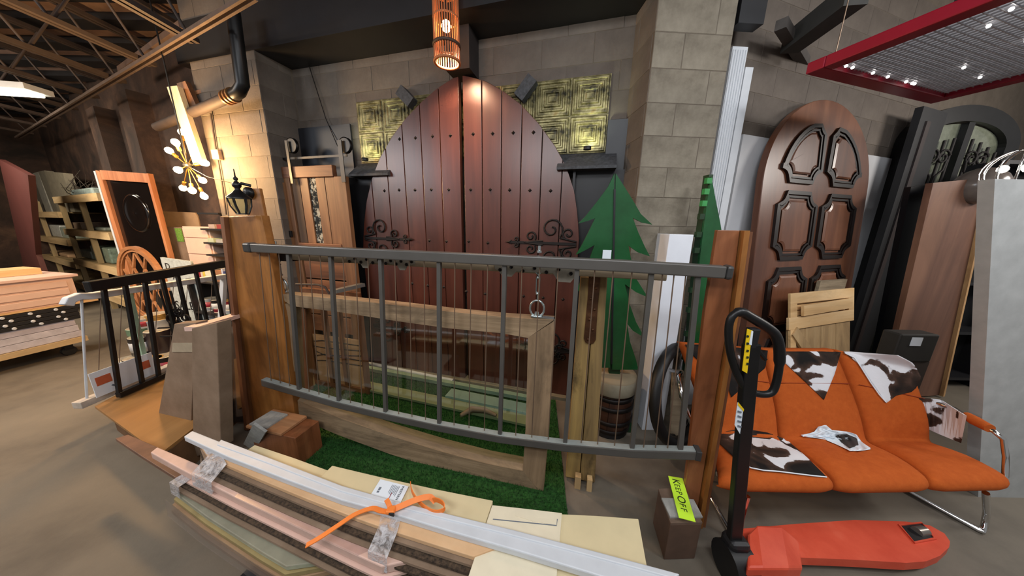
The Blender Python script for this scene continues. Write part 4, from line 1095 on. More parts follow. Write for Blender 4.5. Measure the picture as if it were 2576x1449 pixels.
for k in range(4):
    z = z1+hh*k+.002
    t = thing_at('black_case', row_l[k]+' of four long black cases with round white ends, stacked on the dolly cartons', 'case', PF, -.9, 0, z)
    mb = MB(PF.M); mb.bb(-1.95, .0+.03*(k == 3), .0, .6, z, z+hh-.004); mb.build('body', m_black, t, .002)
    for j in range(12):
        x = -.1-.155*j-.04*(k % 2)
        mb = MB(PF.M @ Matrix.Translation((x, .0, z+hh*.45)) @ Matrix.Rotation(PI/2, 4, 'X')); mb.lathe([(.015, 0), (.015, .004), (.010, .008)], n=12); mb.build('round_print', m_white, t)
zc = z1+4*hh+.005
z4 = Pf(190, 695)[1]
zt_ = max(z4, zc+.3)
a = -1.9; b_ = Pf(199, 740)[0]
t = thing_at('vanity_cabinet', 'blush-white low cabinet with drawers and doors on top of the black cases', 'cabinet', PF, (a+b_)/2, 0, zc)
mb = MB(PF.M); mb.bb(a-.02, b_+.12, -.0, .62, zc, zc+.018); mb.build('base_board', m_wood_lt, t)
mb = MB(PF.M); mb.bb(a, b_, .02, .58, zc+.018, zt_); mb.build('body', m_vanity, t, .003)
H = zt_-zc-.02
for k in range(3):
    mb = MB(PF.M); mb.bb(b_-.52, b_-.05, .005, .02, zc+.04+(H-.04)*k/3, zc+.02+(H-.04)*(k+1)/3); mb.build('drawer', m_vanity, t, .004)
for k in range(2):
    mb = MB(PF.M); mb.bb(b_-.57-.45*(k+1)+.01, b_-.57-.45*k, .005, .02, zc+.04, zt_-.03); mb.build('door', m_vanity, t, .004)
    for zz_ in ((zc+.055, zc+.09), (zt_-.085, zt_-.045)): mb = MB(PF.M); mb.bb(b_-.57-.45*(k+1)+.03, b_-.59-.45*k, -.002, .006, *zz_); mb.build('door_rail', m_vanity, t)
mb = MB(PF.M); mb.bb(a-.05, b_+.03, -.02, .6, zt_, zt_+.03); mb.build('top', m_pink, t, .004)
mb = MB(PF.M); mb.bb(a-.05, b_-.08, .3, .6, zt_+.032, zt_+.10)
mesh_thing(mb, 'backsplash_board', m_wood_lt, 'light board lying on top of the blush-white cabinet', 'board', tuple(PF.w((a+b_)/2, .3, zt_+.032)), PF.rz)

# big cartons and drawer front, behind the railing
CB = Fr(2.75, -.2, -3.6)
def Cc(px, py, off=0): return CB.hit(px, py, off)
a, b_ = Cc(395, 600, .3)[0], Cc(500, 600, .3)[0]
mb = MB(CB.M); mb.prism([(a, .3, 0), (b_+.06, .3, 0), (Cc(500, 545, .3)[0]-.02, .3, Cc(497, 545, .3)[1]), (Cc(490, 535, .3)[0], .3, Cc(490, 535, .3)[1]), (a, .3, Cc(395, 530, .3)[1])], (0, .05, 0))
mesh_thing(mb, 'large_carton', m_card, 'large flat brown carton standing behind the pale drawer unit', 'carton', tuple(CB.w((a+b_)/2, .5, 0)), CB.rz)
a, b_ = Cc(400, 620, .15)[0], Cc(474, 620, .15)[0]; zt_ = Cc(450, 572, .15)[1]
mb = MB(CB.M); mb.bb(a, b_, .15, .28, 0, zt_)
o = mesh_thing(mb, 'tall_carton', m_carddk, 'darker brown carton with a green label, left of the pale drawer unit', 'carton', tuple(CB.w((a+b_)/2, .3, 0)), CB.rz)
mb = MB(CB.M); c0 = Cc(437, 572, .14); c1_ = Cc(462, 608, .14); mb.bb(c0[0], c1_[0], .144, .149, c1_[1], c0[1]-.01); mb.build('green_label', plain('green_label', '#6f9a3c', .6, var=.3, scale=60), o)
a, b_ = Cc(465, 600, .0)[0], Cc(531, 600, .0)[0]; zt_ = Cc(495, 570, .0)[1]
t = thing_at('drawer_unit', 'pale peach drawer unit with three drawer fronts beyond the black handrail', 'drawers', CB, (a+b_)/2, .1, 0)
mb = MB(CB.M); mb.bb(a, b_, .0, .13, 0, zt_); mb.build('body', m_vanity, t, .004)
z = zt_-.02
for h in (.12, .2, .24, .3): 
    mb = MB(CB.M); mb.bb(a+.02, b_-.02, -.015, .0, z-h+.006, z); mb.build('drawer', m_vanity, t, .003); z -= h+.006
# shabby sign board
SG = Fr(2.55, -.2, -3.4)
def S(px, py, off=0): return SG.hit(px, py, off)
m_chip = blotch('chipped_white_paint', [(.30, '#4a4a46'), (.38, '#a9b0ad'), (.7, '#c5ccc9')], 22, .8, .2)
a, b_ = S(422, 720)[0], S(494, 720)[0]; zt_ = S(450, 650)[1]
t = thing_at('chippy_sign_board', 'chipped white sign board with faded dark capital letters behind the black railing', 'sign', SG, (a+b_)/2, 0, .02)
mb = MB(SG.M); mb.prism([(a, 0, .02), (b_, 0, .02), (b_, 0, zt_-.03), (a, 0, zt_)], (0, .025, 0)); mb.build('board', m_chip, t)
Mt = SG.M @ Matrix.Translation((a+.05, -.003, S(440, 678)[1])) @ Matrix.Rotation(PI/2, 4, 'X'); lettering('lettering', 'D', .11, Mt, m_black, t)
Mt = SG.M @ Matrix.Translation((a+.13, -.003, S(440, 703)[1])) @ Matrix.Rotation(PI/2, 4, 'X'); lettering('lettering', 'ALL', .10, Mt, m_black, t)
Mt = SG.M @ Matrix.Translation((a+.05, -.003, S(440, 775)[1])) @ Matrix.Rotation(PI/2, 4, 'X'); lettering('lettering', 'SALE', .15, Mt, m_black, t)
# book and paint shelf behind the railing
BSf = Fr(2.3, -.25, -3.2)
def Bf(px, py, off=0): return BSf.hit(px, py, off)
a = Bf(478, 740)[0]; b_ = Bf(592, 740)[0]
t = thing_at('paint_shelf', 'low dark shelf unit crammed with books and paint tins behind the black railing', 'shelf', BSf, (a+b_)/2, .1, 0)
zs_ = [Bf(540, 712, .0)[1], Bf(540, 790)[1], .35, .04]
mb = MB(BSf.M); mb.bb(a, b_, .33, .35, 0, Bf(540, 672)[1]); mb.build('back', m_black, t)
for z in zs_: mb = MB(BSf.M); mb.bb(a, b_, .0, .33, z-.02, z); mb.build('shelf', m_black, t)
for x in (a, b_): mb = MB(BSf.M); mb.bb(x-.015, x+.015, 0, .33, 0, zs_[0]+.02); mb.build('side', m_black, t)
cols = ['#b7bccb', '#2a3364', '#8f1f2b', '#cbb9a8', '#c9b64a', '#d8d2b8', '#3d3a3a', '#9a6c4a']
x = a+.02; i = 0; random.seed(2)
while x < b_-.06:
    w_ = random.choice([.025, .035, .05, .11]); h = random.uniform(.10, .17)
    nm = ['pale blue', 'navy', 'crimson', 'beige', 'mustard', 'cream', 'charcoal', 'tan'][i % 8]
    mb = MB(BSf.M); mb.bb(x, x+w_, .06, .25, zs_[0]+.001, zs_[0]+h)
    mesh_thing(mb, 'book', plain('book_%d' % i, cols[i % 8], .6), nm+' spine in the row of books on the low dark shelf' if i < 8 else nm+' spine further right in the row of books', 'book', tuple(BSf.w(x, .06, zs_[0])), BSf.rz, group='books on the low dark shelf')
    x += w_+.004; i += 1
def can(p, r, h, body, lid, lab, band=None, grp='paint tins behind the railing'):
    t = thing('paint_tin', lab, 'tin', tuple(p), 0, grp)
    mb = MB(); mb.lathe([(r*.97, .0), (r, .004), (r, h-.012), (r*1.02, h-.01), (r*1.02, h)], p, 20); mb.build('body', body, t)
    mb = MB(); mb.lathe([(r*.99, h+.001), (r*.95, h+.005), (r*.88, h+.002), (.005, h+.002)], p, 20); mb.build('lid', lid, t)
    if band: mb = MB(); mb.lathe([(r*1.005, h*.2), (r*1.015, h*.2), (r*1.015, h*.75), (r*1.005, h*.75)], p, 20); mb.build('paper_label', band, t)
    return t
c_lid = plain('tin_lid', '#c3b9a6', .35, .5, var=.15, scale=30); c_gold = plain('tin_lid_gold', '#c79d55', .4, .4, var=.3, scale=30)
c_blk = plain('tin_black', '#1c1a1f', .4); c_red = plain('tin_red', '#8e2433', .4); c_wh = plain('tin_white', '#b8bcc0', .4); c_pur = plain('tin_plum', '#2e2028', .4); c_grn = plain('tin_green', '#6f8f74', .4)
xx = a+.1
for k, (bd, ld, bn, lab) in enumerate(((c_wh, c_lid, c_red, 'white paint tin with a red band, leftmost on the lower shelf behind the railing'), (c_blk, c_lid, c_wh, 'black paint tin with a white band, second from left on the lower shelf'), (c_red, c_gold, c_wh, 'red paint tin with a gold lid on the lower shelf behind the railing'), (c_blk, c_lid, c_wh, 'black paint tin, rightmost on the lower shelf behind the railing'))):
    can(BSf.w(xx+.17*k, .11, zs_[1]), .07, .15, bd, ld, lab, bn)
for k, (bd, bn, lab) in enumerate(((c_wh, c_wh, 'white tin on the lowest visible shelf, left'), (c_red, c_lid, 'red tin on the lowest visible shelf, centre'), (c_wh, c_grn, 'white tin with a green band on the lowest visible shelf, right'))):
    can(BSf.w(xx+.2*k, .11, .35), .075, .17, bd, c_lid, lab, bn)
# paint tins heaped on the floor beyond the railing
P0 = hz(378, 955, .02)
def tin(px, py, y, z, r, h, body, lid, lab, band=None):
    d = ray(px, py); tt = (y-CAM.y)/d.y; p = CAM+d*tt; can(V((p.x, p.y, z)), r, h, body, lid, lab, band)
yb = 2.75
lay = [
 (352, 935, 2.62, .0, .085, .19, c_blk, c_lid, 'black paint tin on the floor at the left foot of the heap', None),
 (388, 935, 2.60, .0, .09, .19, c_wh, c_gold, 'white tin with an orange-gold lid at the foot of the heap', c_lid),
 (425, 925, 2.68, .0, .09, .19, c_blk, c_lid, 'black tin with a red band at the right foot of the heap', c_red),
 (330, 940, 2.72, .0, .085, .12, c_wh, c_lid, 'short white tin at the far left of the heap', None),
 (372, 905, 2.72, .192, .09, .19, c_blk, c_lid, 'black tin with a white label in the second layer of the heap, left', c_wh),
 (418, 905, 2.78, .192, .10, .24, c_pur, c_lid, 'large plum tin with a white stripe in the second layer, right', None),
 (362, 870, 2.78, .384, .085, .07, c_grn, c_lid, 'flat green-lidded tin in the third layer of the heap', None),
 (372, 850, 2.80, .456, .075, .10, c_wh, c_lid, 'small white tin with a red label on top of the green-lidded tin', c_red),
 (410, 850, 2.86, .434, .09, .09, c_wh, c_lid, 'short white tin on the large plum tin', None),
 (405, 830, 2.86, .526, .085, .06, c_gold, c_lid, 'flat brass-coloured tin at the very top of the heap', None)]
for (px, py, y, z, r, h, bd, ld, lab, bn) in lay: tin(px, py, y, z, r, h, bd, ld, lab, bn)
# small wrought iron stand with scrolls
q = hl(452, 800, (2.35, 0))
t = thing('iron_scroll_stand', 'thin black iron stand with curled ornaments in front of the chipped sign', 'stand', (q.x, 2.35, 0))
for dx in (-.09, .0): mb = MB(); mb.tube([(q.x+dx, 2.35, .26), (q.x+dx-.02, 2.35, q.z+.25)], .008, 6); mb.build('upright', m_iron, t)
for sg in (-1, 1):
    mb = MB(); mb.tube([(q.x+sg*(.06+x), 2.34, q.z+z) for x, _, z in spiral(0, 0, .06, .015, PI, 1.3)], .008, 6); mb.build('scroll', m_iron, t)
    mb = MB(); mb.tube([(q.x+sg*(.02+x), 2.34, q.z+.06+z) for x, _, z in spiral(0, 0, .045, .012, PI, 1.1)], .01, 6); mb.build('scroll', m_iron, t)
for zz_ in (-.08, -.16): mb = MB(); mb.path([(q.x-.22, 2.35, q.z+zz_-.02), (q.x+.1, 2.35, q.z+zz_)], .012, .012); mb.build('cross_bar', m_iron, t)

# ---- plywood display platform at left
zp = .24
_c = hz(402, 1142, .24); _d = hz(238, 1022, .24); PLt = [(_d.x, _d.y), (_c.x, _c.y), (-2.2, 2.1), (-2.2, 2.86), (-3.3, 2.86)]
t = thing('display_platform', 'low orange-brown plywood platform on the floor at left, carrying two stub railings', 'platform', (-2.8, 2.3, 0))
mb = MB(); mb.prism([(x, y, zp-.018) for x, y in PLt], (0, 0, .018)); mb.build('top', m_ply, t)
ins = [(_d.x+.04, _d.y+.04), (_c.x, _c.y+.05), (-2.25, 2.12), (-2.25, 2.83), (-3.27, 2.83)]
mb = MB(); mb.prism([(x, y, 0) for x, y in ins], (0, 0, zp-.018)); mb.build('side', m_plye, t)
# two short railings on it
def stub_rail(name, lab, top, bot, mat, bw_, th_, nb, br, wires=True, z_t=None):
    """top/bottom: ((px,py),(px,py)) hits; railing runs in depth"""
    (A0, A1), (B0, B1) = top, bot
    t = thing(name, lab, 'railing', tuple(B0))
    dt = (A1-A0).normalized(); db = (B1-B0).normalized()
    mb = MB(); mb.path([A0, A1], bw_, th_); mb.build('top_rail', mat, t, .004)
    mb = MB(); mb.path([B0, B1], .045, .04); mb.build('bottom_rail', mat, t, .003)
    for k in range(nb):
        u = (k+.35)/nb; a = A0.lerp(A1, u); b_ = B0.lerp(B1, u)
        if br > 0: mb = MB(); mb.path([b_, a], br, br, dt); mb.build('baluster', mat, t)
        if wires:
            for j in (1, 2):
                uu = u+j/(3*nb); 
                if uu < 1: mb = MB(); mb.tube([B0.lerp(B1, uu), A0.lerp(A1, uu)], .0025, 4); mb.build('cable', m_cable, t)
    return t
X0 = -2.99
A0 = hl(238, 716, (1.86, 0)); A1 = V((A0.x-.06, 3.0, A0.z)); 
# black one: match left/right pixel columns on the plane through the platform edge
def on_x(px, py, x): d = ray(px, py); return CAM+d*(x/d.x)
A0 = on_x(218, 718, -2.95); A1 = on_x(575, 660, -3.0); B0 = on_x(300, 1005, -3.0); B1 = on_x(430, 950, -3.0)
zt_ = (A0.z+A1.z)/2
B0 = V((-3.0, B0.y, zp+.03)); B1 = V((-3.0, 2.82, zp+.03)); 
A0 = V((-2.96, 1.72, zt_)); A0 = on_x(218, 722, -2.96); A1 = on_x(572, 662, -2.98); A1 = A0.lerp(A1, 1.0)
t = thing('black_stub_railing', 'black metal sample railing with square balusters on the plywood platform', 'railing', (-3.0, B0.y, zp))
mb = MB(); mb.path([A0, A1], .05, .075); mb.build('top_rail', m_blackm, t, .006)
mb = MB(); mb.path([B0, B1], .04, .04); mb.build('bottom_rail', m_blackm, t, .003)
tops = [(262, 722), (315, 710), (365, 703), (408, 697), (447, 690), (494, 684), (535, 676), (572, 670)]
bots = [(302, 1005), (357, 978), (400, 958), (436, 940), (466, 925), (500, 905), (530, 890), (560, 875)]
bots = [(302, 1003), (362, 978), (403, 960), None, None, None, None, None]
for i, tp_ in enumerate(tops):
    a = on_x(*tp_, -2.98)
    y = a.y if i > 2 else on_x(*bots[i], -3.0).y
    y = min(y, 2.8)
    mb = MB(); mb.path([(-3.0, max(y, B0.y+.01), zp+.03), (-2.985, a.y, a.z)], .022, .022, (0, 1, 0)); mb.build('baluster', m_blackm, t)
# white one just outside, with a lamb's-tongue end
A0 = on_x(225, 745, -3.07); A1 = on_x(575, 694, -3.14); B0 = on_x(225, 1008, -3.12); B1 = on_x(425, 935, -3.12)
B0 = V((-3.14, B0.y, zp+.02)); B1 = V((-3.14, 2.82, zp+.02))
t = thing('white_cable_railing', 'white sample handrail with thin cables and a curled end, behind the black one', 'railing', (-3.14, B0.y, zp))
dA = (A1-A0).normalized()
mb = MB(); mb.path([A0-dA*.12+V((0, 0, -.04)), A0-dA*.10+V((0, 0, -.005)), A0-dA*.05+V((0, 0, .01)), A0, A1], .045, .05); mb.build('top_rail', m_white, t, .006)
mb = MB(); mb.path([B0-V((0, .05, 0)), B1], .07, .05); mb.build('bottom_rail', plain('worn_white', '#b9aea2', .7, var=.2), t, .003)
mb = MB(); mb.tube([B0, A0-dA*.04], .007, 6); mb.build('end_cable', m_white, t)
for k in range(9):
    u = (k+.5)/9; mb = MB(); mb.tube([B0.lerp(B1, u), A0.lerp(A1, u)], .003, 4); mb.build('cable', m_cable, t)
p = B0.lerp(B1, .95); mb = MB(); mb.path([p, A0.lerp(A1, .95)], .04, .04, (0, 1, 0)); mb.build('post', m_white, t)
mb = MB(); mb.path([V((-3.14, on_x(328, 800, -3.14).y, .3)), on_x(322, 730, -3.14)], .03, .03, (0, 1, 0)); mb.build('green_post', plain('mint_post', '#98b39c', .5), t)
# small white sign with orange squares
a = on_x(243, 990, -3.06); b_ = on_x(322, 960, -3.06)
zc = zp+.13
t = thing('price_sign', 'small white card with two orange squares at the foot of the white railing', 'sign', (-3.07, (a.y+b_.y)/2, zp+.05))
y0, y1 = a.y+.0, a.y+.36
mb = MB(); mb.bb(-3.075, -3.07, y0, y1, zp+.046, zp+.24); mb.build('card', m_tag, t)
for (u, v_) in ((.02, .13), (.25, .12)): mb = MB(); mb.bb(-3.07, -3.067, y0+u, y0+u+.08, zp+v_, zp+v_+.065); mb.build('orange_square', plain('orange_print', '#c0613f', .6), t)
mb = MB(); mb.path([(-3.066, y0+.09, zp+.1), (-3.066, y0+.13, zp+.06)], .004, .012); mb.build('print', m_inkg, t)

# white yellowish board hanging by the chandelier
z0 = None
a = hl(440, 220, (3.0, 0)); b_ = hl(505, 412, (3.0, 0))
m_hot = plain('cream_board', '#d9c9a4', .6, var=.05)
mb = MB(); d = (b_-a).normalized(); mb.path([a, b_], .10, .05, (0, 1, 0))
mesh_thing(mb, 'hanging_board', m_hot, 'cream board hanging down from the joists above the sputnik lamp', 'board', tuple(a))
p = hl(470, 245, (3.06, 0)); mb = MB(); mb.path([p+V((0, 0, .12)), p+V((.06, 0, -.1))], .09, .05, (0, 1, 0)); mb.path([p+V((-.1, .04, .02)), p+V((.2, .04, .08))], .03, .03)
mesh_thing(mb, 'hanging_block', m_barn, 'short brown block tied to the head of the cream hanging board', 'block', tuple(p))
# sputnik lamp
c = hl(472, 417, (2.95, 0))
t = thing('sputnik_chandelier', 'sputnik lamp with glowing filament bulbs on thin arms, beside the lit pier', 'lamp', tuple(c+V((0, 0, .1))))
mb = MB(); mb.ball(c, .035, 14); mb.build('hub', m_blackm, t)
mb = MB(); mb.tube([c, V((c.x, c.y, CEIL-.12))], .006, 6); mb.build('stem', m_blackm, t)
bulbs = [(458, 335, .1), (443, 361, -.15), (428, 381, .0), (449, 427, -.25), (513, 411, .05), (508, 452, -.1), (461, 471, .1), (483, 477, -.15), (512, 491, 0), (488, 384, .15)]
m_bulb = glow('filament_bulb', (1, .66, .30), 30)
m_brass = plain('brass_socket', '#a07a3c', .35, .8)
for (px, py, dy) in bulbs:
    p = hl(px, py, (2.95+dy, 0)); d = (p-c); L = d.length; d.normalize(); q = d.to_track_quat('Z', 'Y').to_matrix()
    mb = MB(); mb.tube([c, c+d*(L-.055)], .0045, 6); mb.build('arm', m_brass, t)
    mb = MB(); mb.lathe([(.014, L-.075), (.016, L-.07), (.016, L-.035), (.013, L-.03)], c, 12, q); s_o = mb.build('socket', m_brass, t)
    mb = MB(); mb.lathe([(.012, L-.03), (.02, L-.015), (.029, L+.005), (.03, L+.015), (.024, L+.032), (.01, L+.042)], c, 14, q); mb.build('bulb', m_bulb, s_o)
point('sputnik_lamp', tuple(c+V((.12, -.22, .02))), 140, (1, .60, .26), .12)
# wire from lamp to lantern, conduit and junction box on the pier
mb = MB()
a = c; b_ = hl(590, 462, (1.95, 0)); mb.tube([c, c.lerp(b_, .5)-V((0, 0, .03)), b_], .003, 4); mesh_thing(mb, 'lamp_wire', m_iron, 'thin wire running from the sputnik lamp to the black lantern', 'wire', tuple(c))
def Q(px, py, off=-.02): return PL_.w(*(lambda q: (q[0], off, q[1]))(PL_.hit(px, py, off)))
t = thing('conduit_box', 'small pale junction box with thin conduit on the warm lit pier', 'conduit', tuple(Q(547, 390)))
mb = MB(); mb.box(Q(547, 390, -.03), (.07, .05, .09)); mb.build('box', plain('box_beige', '#b99f84', .5), t, .005)
mb = MB(); mb.tube([Q(530, 285), Q(543, 375)], .008, 6); mb.build('conduit', m_joist, t)
mb = MB(); mb.tube([Q(548, 402), Q(560, 470), Q(569, 540)], .008, 6); mb.build('conduit', m_joist, t)
# dark clutter shelf between cartons and pier
DK = Fr(2.5, -.25, -4.0)
a = DK.hit(500, 560)[0]; b_ = DK.hit(566, 620)[0]
t = thing_at('dark_shelving', 'dark cluttered shelving in shadow beneath the sputnik lamp', 'shelving', DK, (a+b_)/2, 0, 0)
mb = MB(DK.M); mb.bb(a, b_, .3, .33, 0, DK.hit(520, 480)[1]); mb.build('back', m_black, t)
for zz_ in (DK.hit(530, 640)[1], DK.hit(530, 610)[1], DK.hit(530, 575)[1], DK.hit(530, 535)[1]): mb = MB(DK.M); mb.bb(a, b_, 0, .3, zz_-.02, zz_); mb.build('shelf', m_black, t)
for (px, py, w_, h, col, lab) in ((530, 577, .10, .05, '#9a8b86', 'pale flat box on the dark shelving'), (552, 577, .12, .05, '#7a2c2c', 'dark red flat box on the dark shelving'), (527, 608, .1, .05, '#a8b49a', 'pale green box on the lower dark shelf'), (548, 606, .11, .04, '#9a9a98', 'grey box on the lower dark shelf')):
    q = DK.hit(px, py+8); z = min((z_ for z_ in (DK.hit(530, 610)[1], DK.hit(530, 575)[1])), key=lambda v_: abs(v_-q[1]))
    mb = MB(DK.M); mb.bb(q[0]-w_/2, q[0]+w_/2, .02, .15, z, z+h); mesh_thing(mb, 'small_box', plain('bx'+col[1:], col, .6), lab, 'box', tuple(DK.w(q[0], .02, z)), DK.rz)
# ================================================================== RAILING WITH TWO POSTS
RL = Fr(1.36, -.23, 0)
def r_(px, py, off=0): return RL.hit(px, py, off)
def rw(px, py, off=0): q = RL.hit(px, py, off); return RL.w(q[0], off, q[1])
zt_r = 1.418
# posts
# left post: wide stained board with a taller one behind
TL, TR_ = r_(566, 545, .03), r_(656, 542, .03)
BL, BR = r_(628, 1064, .03), r_(742, 1040, .03)
t = thing_at('display_post', 'wide orange-brown stained wooden post at the left end of the grey railing', 'post', RL, TL[0], .03, 0)
P = [(BL[0], .03, .02), (BR[0]-.02, .03, .02), (r_(712, 800, .03)[0]-.0, .03, r_(712, 800, .03)[1]), (TR_[0]+.0, .03, TR_[1]), (TL[0]+.03, .03, TL[1])]
mb = MB(RL.M); mb.prism(P, (0, .05, 0)); mb.build('front_board', m_post, t, .003)
mb = MB(RL.M); mb.path([(BL[0]-.012, .05, .02), (TL[0]+.012, .05, TL[1]-.0)], .03, .09, (0, 1, 0)); mb.build('edge_board', m_poste, t)
T3 = r_(636, 474, .1); T4 = r_(656, 474, .1); a3 = r_(632, 540, .1)[0]
mb = MB(RL.M); mb.prism([(a3, .09, .02), (BR[0]+.0, .09, .02), (r_(700, 700, .1)[0], .09, r_(700, 700, .1)[1]), (T4[0], .09, T4[1]), (a3-.02, .09, T3[1])], (0, .02, 0)); mb.build('back_board', m_post, t, .003)
# base box + slanted blocks
M_ = RL.M
a, b_ = r_(637, 1090, -.14)[0], r_(745, 1090, -.14)[0]
zt_ = .25
t = thing_at('base_box', 'brown stained box with a grey tile on top at the foot of the left post', 'box', RL, a, -.14, 0)
mb = MB(M_); mb.bb(a+.0, b_, -.15, .02, 0, zt_-.02); mb.build('body', m_postr, t, .004)
mb = MB(M_); mb.bb(a-.02, b_-.1, -.16, .02, zt_-.018, zt_); mb.build('top_board', wood('box_top', '#8a5c3c', '#a8764f', '#bb8a61', 'x', .6), t, .002)
mb = MB(M_); mb.bb(a, a+.15, -.15, -.01, zt_+.001, zt_+.012)
mesh_thing(mb, 'stone_tile', m_conc, 'square grey-beige tile lying on the base box of the left post', 'tile', tuple(RL.w(a, -.15, zt_)), RL.rz)
q = hz(630, 1130, 0); mb = MB(); mb.path([V((q.x, q.y, .02)), rw(655, 1075, -.2)], .09, .015, (0, 1, 0))
mesh_thing(mb, 'grey_plate', m_conc, 'small grey plate leaning on the base box of the left post', 'plate', (q.x, q.y, 0))

# right post
TL, TR_ = r_(1828, 578, -.02), r_(1884, 577, -.02)
BL, BR = r_(1700, 1215, -.0), r_(1760, 1300, -.0)
t = thing_at('display_post', 'wide reddish-brown stained wooden post at the right end of the grey railing', 'post', RL, TL[0], .03, 0)
top = (r_(1826, 580)[0], r_(1886, 580)[0], r_(1856, 580)[1]); bot = (r_(1700, 1200)[0], r_(1765, 1300)[0])
c1x = r_(1790, 800)[0]; c2x = r_(1856, 800)[0]; zmid = r_(1820, 800)[1]
mb = MB(M_); mb.prism([(r_(1756, 1192)[0], .07, .03), (c2x+.04, .07, .03), (c2x, .07, zmid), (top[1], .07, top[2]), (top[0], .07, top[2]), (c1x, .07, zmid)], (0, .03, 0)); mb.build('front_board', m_postr, t, .003)
mb = MB(M_); mb.path([(c2x+.052, .07, .03), (c2x+.012, .07, zmid), (top[1]+.012, .07, top[2])], .02, .06, (0, 1, 0)); mb.build('edge_board', m_post, t)
mb = MB(M_); mb.path([(c2x+.072, .08, .03), (c2x+.030, .08, zmid), (top[1]+.030, .08, top[2]-.005)], .016, .06, (0, 1, 0)); mb.build('edge_board', m_poste, t)
# base box right + sign
zb_ = .24
c = [hz(1657, 1226, zb_), hz(1722, 1222, zb_), hz(1768, 1310, zb_), hz(1688, 1312, zb_)]
t = thing('base_box', 'dark brown box with a grey tile on top at the foot of the right post', 'box', (c[0].x, c[0].y, 0))
cc = sum(c, V((0, 0, 0)))/4
mb = MB(); mb.prism([V((p.x, p.y, 0)) for p in c], (0, 0, zb_-.02)); mb.build('body', plain('dark_box_brown', '#5a4437', .6), t, .003)
mb = MB(); mb.prism([V((p.x, p.y, zb_-.018)) for p in c], (0, 0, .008)); mb.build('top', plain('dark_box_top', '#6a5648', .6), t)
c2_ = [hz(1664, 1252, zb_), hz(1745, 1256, zb_), hz(1768, 1300, zb_), hz(1686, 1300, zb_)]
mb = MB(); mb.prism([V((p.x, p.y, zb_-.009)) for p in c2_], (0, 0, .009)); mesh_thing(mb, 'stone_tile', m_conc, 'grey-beige tile under the neon paper on the base box of the right post', 'tile', tuple(c2_[0]-V((0, 0, .009))))
zs2 = zb_+.016
s4 = [hz(1681, 1197, zs2), hz(1717, 1203, zs2), hz(1750, 1313, zs2), hz(1708, 1302, zs2)]
t = thing('keep_off_sign', 'neon yellow-green paper strip reading KEEP OFF on the right base box', 'sign', tuple(s4[0]-V((0, 0, .002))))
mb = MB(); mb.prism([p-V((0, 0, .002)) for p in s4], (0, 0, .002)); mb.build('paper', m_neon, t)
ex_ = ((s4[3]-s4[0])+(s4[2]-s4[1])).normalized(); ey_ = ((s4[1]-s4[0])+(s4[2]-s4[3])).normalized()
Lg = (s4[3]-s4[0]).length; wd_ = (s4[1]-s4[0]).length
for txt, u, k_, dy in (('K', .05, .22, .22), ('E', .185, .155, .28), ('E', .275, .155, .28), ('P', .365, .165, .28), ('O', .475, .22, .24), ('F', .66, .165, .28), ('F', .76, .165, .28)):
    o_ = s4[0]+ex_*Lg*u+ey_*wd_*dy+V((0, 0, .0006))
    lettering('lettering', txt, k_*Lg, basis(o_, ex_, ey_), m_ink, t, .0002)
# railing proper
t = thing_at('cable_railing', 'grey-brown metal railing with square balusters and steel cables between the two stained posts', 'railing', RL, -.35, 0, .4)
tr = [(640, 623), (900, 636), (1230, 652), (1560, 668), (1820, 684)]
P = [rw(*p) for p in tr]
mb = MB(); mb.path(P, .05, .052); mb.build('top_rail', m_rail, t, .006)
e0, e1 = rw(621, 622), rw(1839, 685)
for (a, b_) in ((e0, P[0]), (P[-1], e1)): mb = MB(); mb.path([a, b_], .058, .060); mb.build('end_cap', m_railt, t, .012)
br = [(665, 960), (750, 985), (850, 1014), (980, 1045), (1105, 1072), (1260, 1100), (1425, 1121), (1590, 1135), (1757, 1140)]
PBt = [rw(*p) for p in br]
mb = MB(); mb.path(PBt, .045, .045); mb.build('bottom_rail', m_rail, t, .004)
mb = MB(); mb.path([v+V((0, 0, .0235)) for v in PBt], .036, .003); mb.build('bottom_channel', plain('pale_channel', '#8f9592', .6), t)  # paler strip along the top of the bottom rail
mb = MB(); mb.path([PBt[-1]-RL.d*.02, PBt[-1]+RL.d*.006], .052, .052); mb.build('end_cap', m_railt, t, .004)
prB = prof([(r_(*p)[0], r_(*p)[1]) for p in br]); prT = prof([(r_(*p)[0], r_(*p)[1]) for p in tr])
bal = [((727, 640), (752, 972)), ((832, 640), (852, 998)), ((958, 650), (970, 1030)), ((1105, 655), (1105, 1057)), ((1270, 665), (1258, 1085)), ((1452, 675), (1422, 1107)), ((1638, 690), (1590, 1122)), ((1742, 770), (1712, 1122))]
bs = []
for tp_, bp in bal:
    st, sb = r_(*tp_)[0], r_(*bp)[0]
    bs.append((st, sb))
    mb = MB(M_); mb.path([(sb, 0, prB(sb)+.02), (st, 0, prT(st)-.02)], .022, .022, (0, 1, 0)); mb.build('baluster', m_rail, t, .002)
bs2 = [(2*bs[0][0]-bs[1][0], 2*bs[0][1]-bs[1][1])]+bs
for i in range(len(bs2)-1):
    for k in (1, 2, 3):
        st = bs2[i][0]+(bs2[i+1][0]-bs2[i][0])*k/4; sb = bs2[i][1]+(bs2[i+1][1]-bs2[i][1])*k/4
        if sb < r_(672, 955)[0]: continue
        mb = MB(M_); mb.tube([(sb, 0, prB(sb)+.02), (st, 0, prT(st)-.02)], .0028, 6); mb.build('cable', m_cable, t)

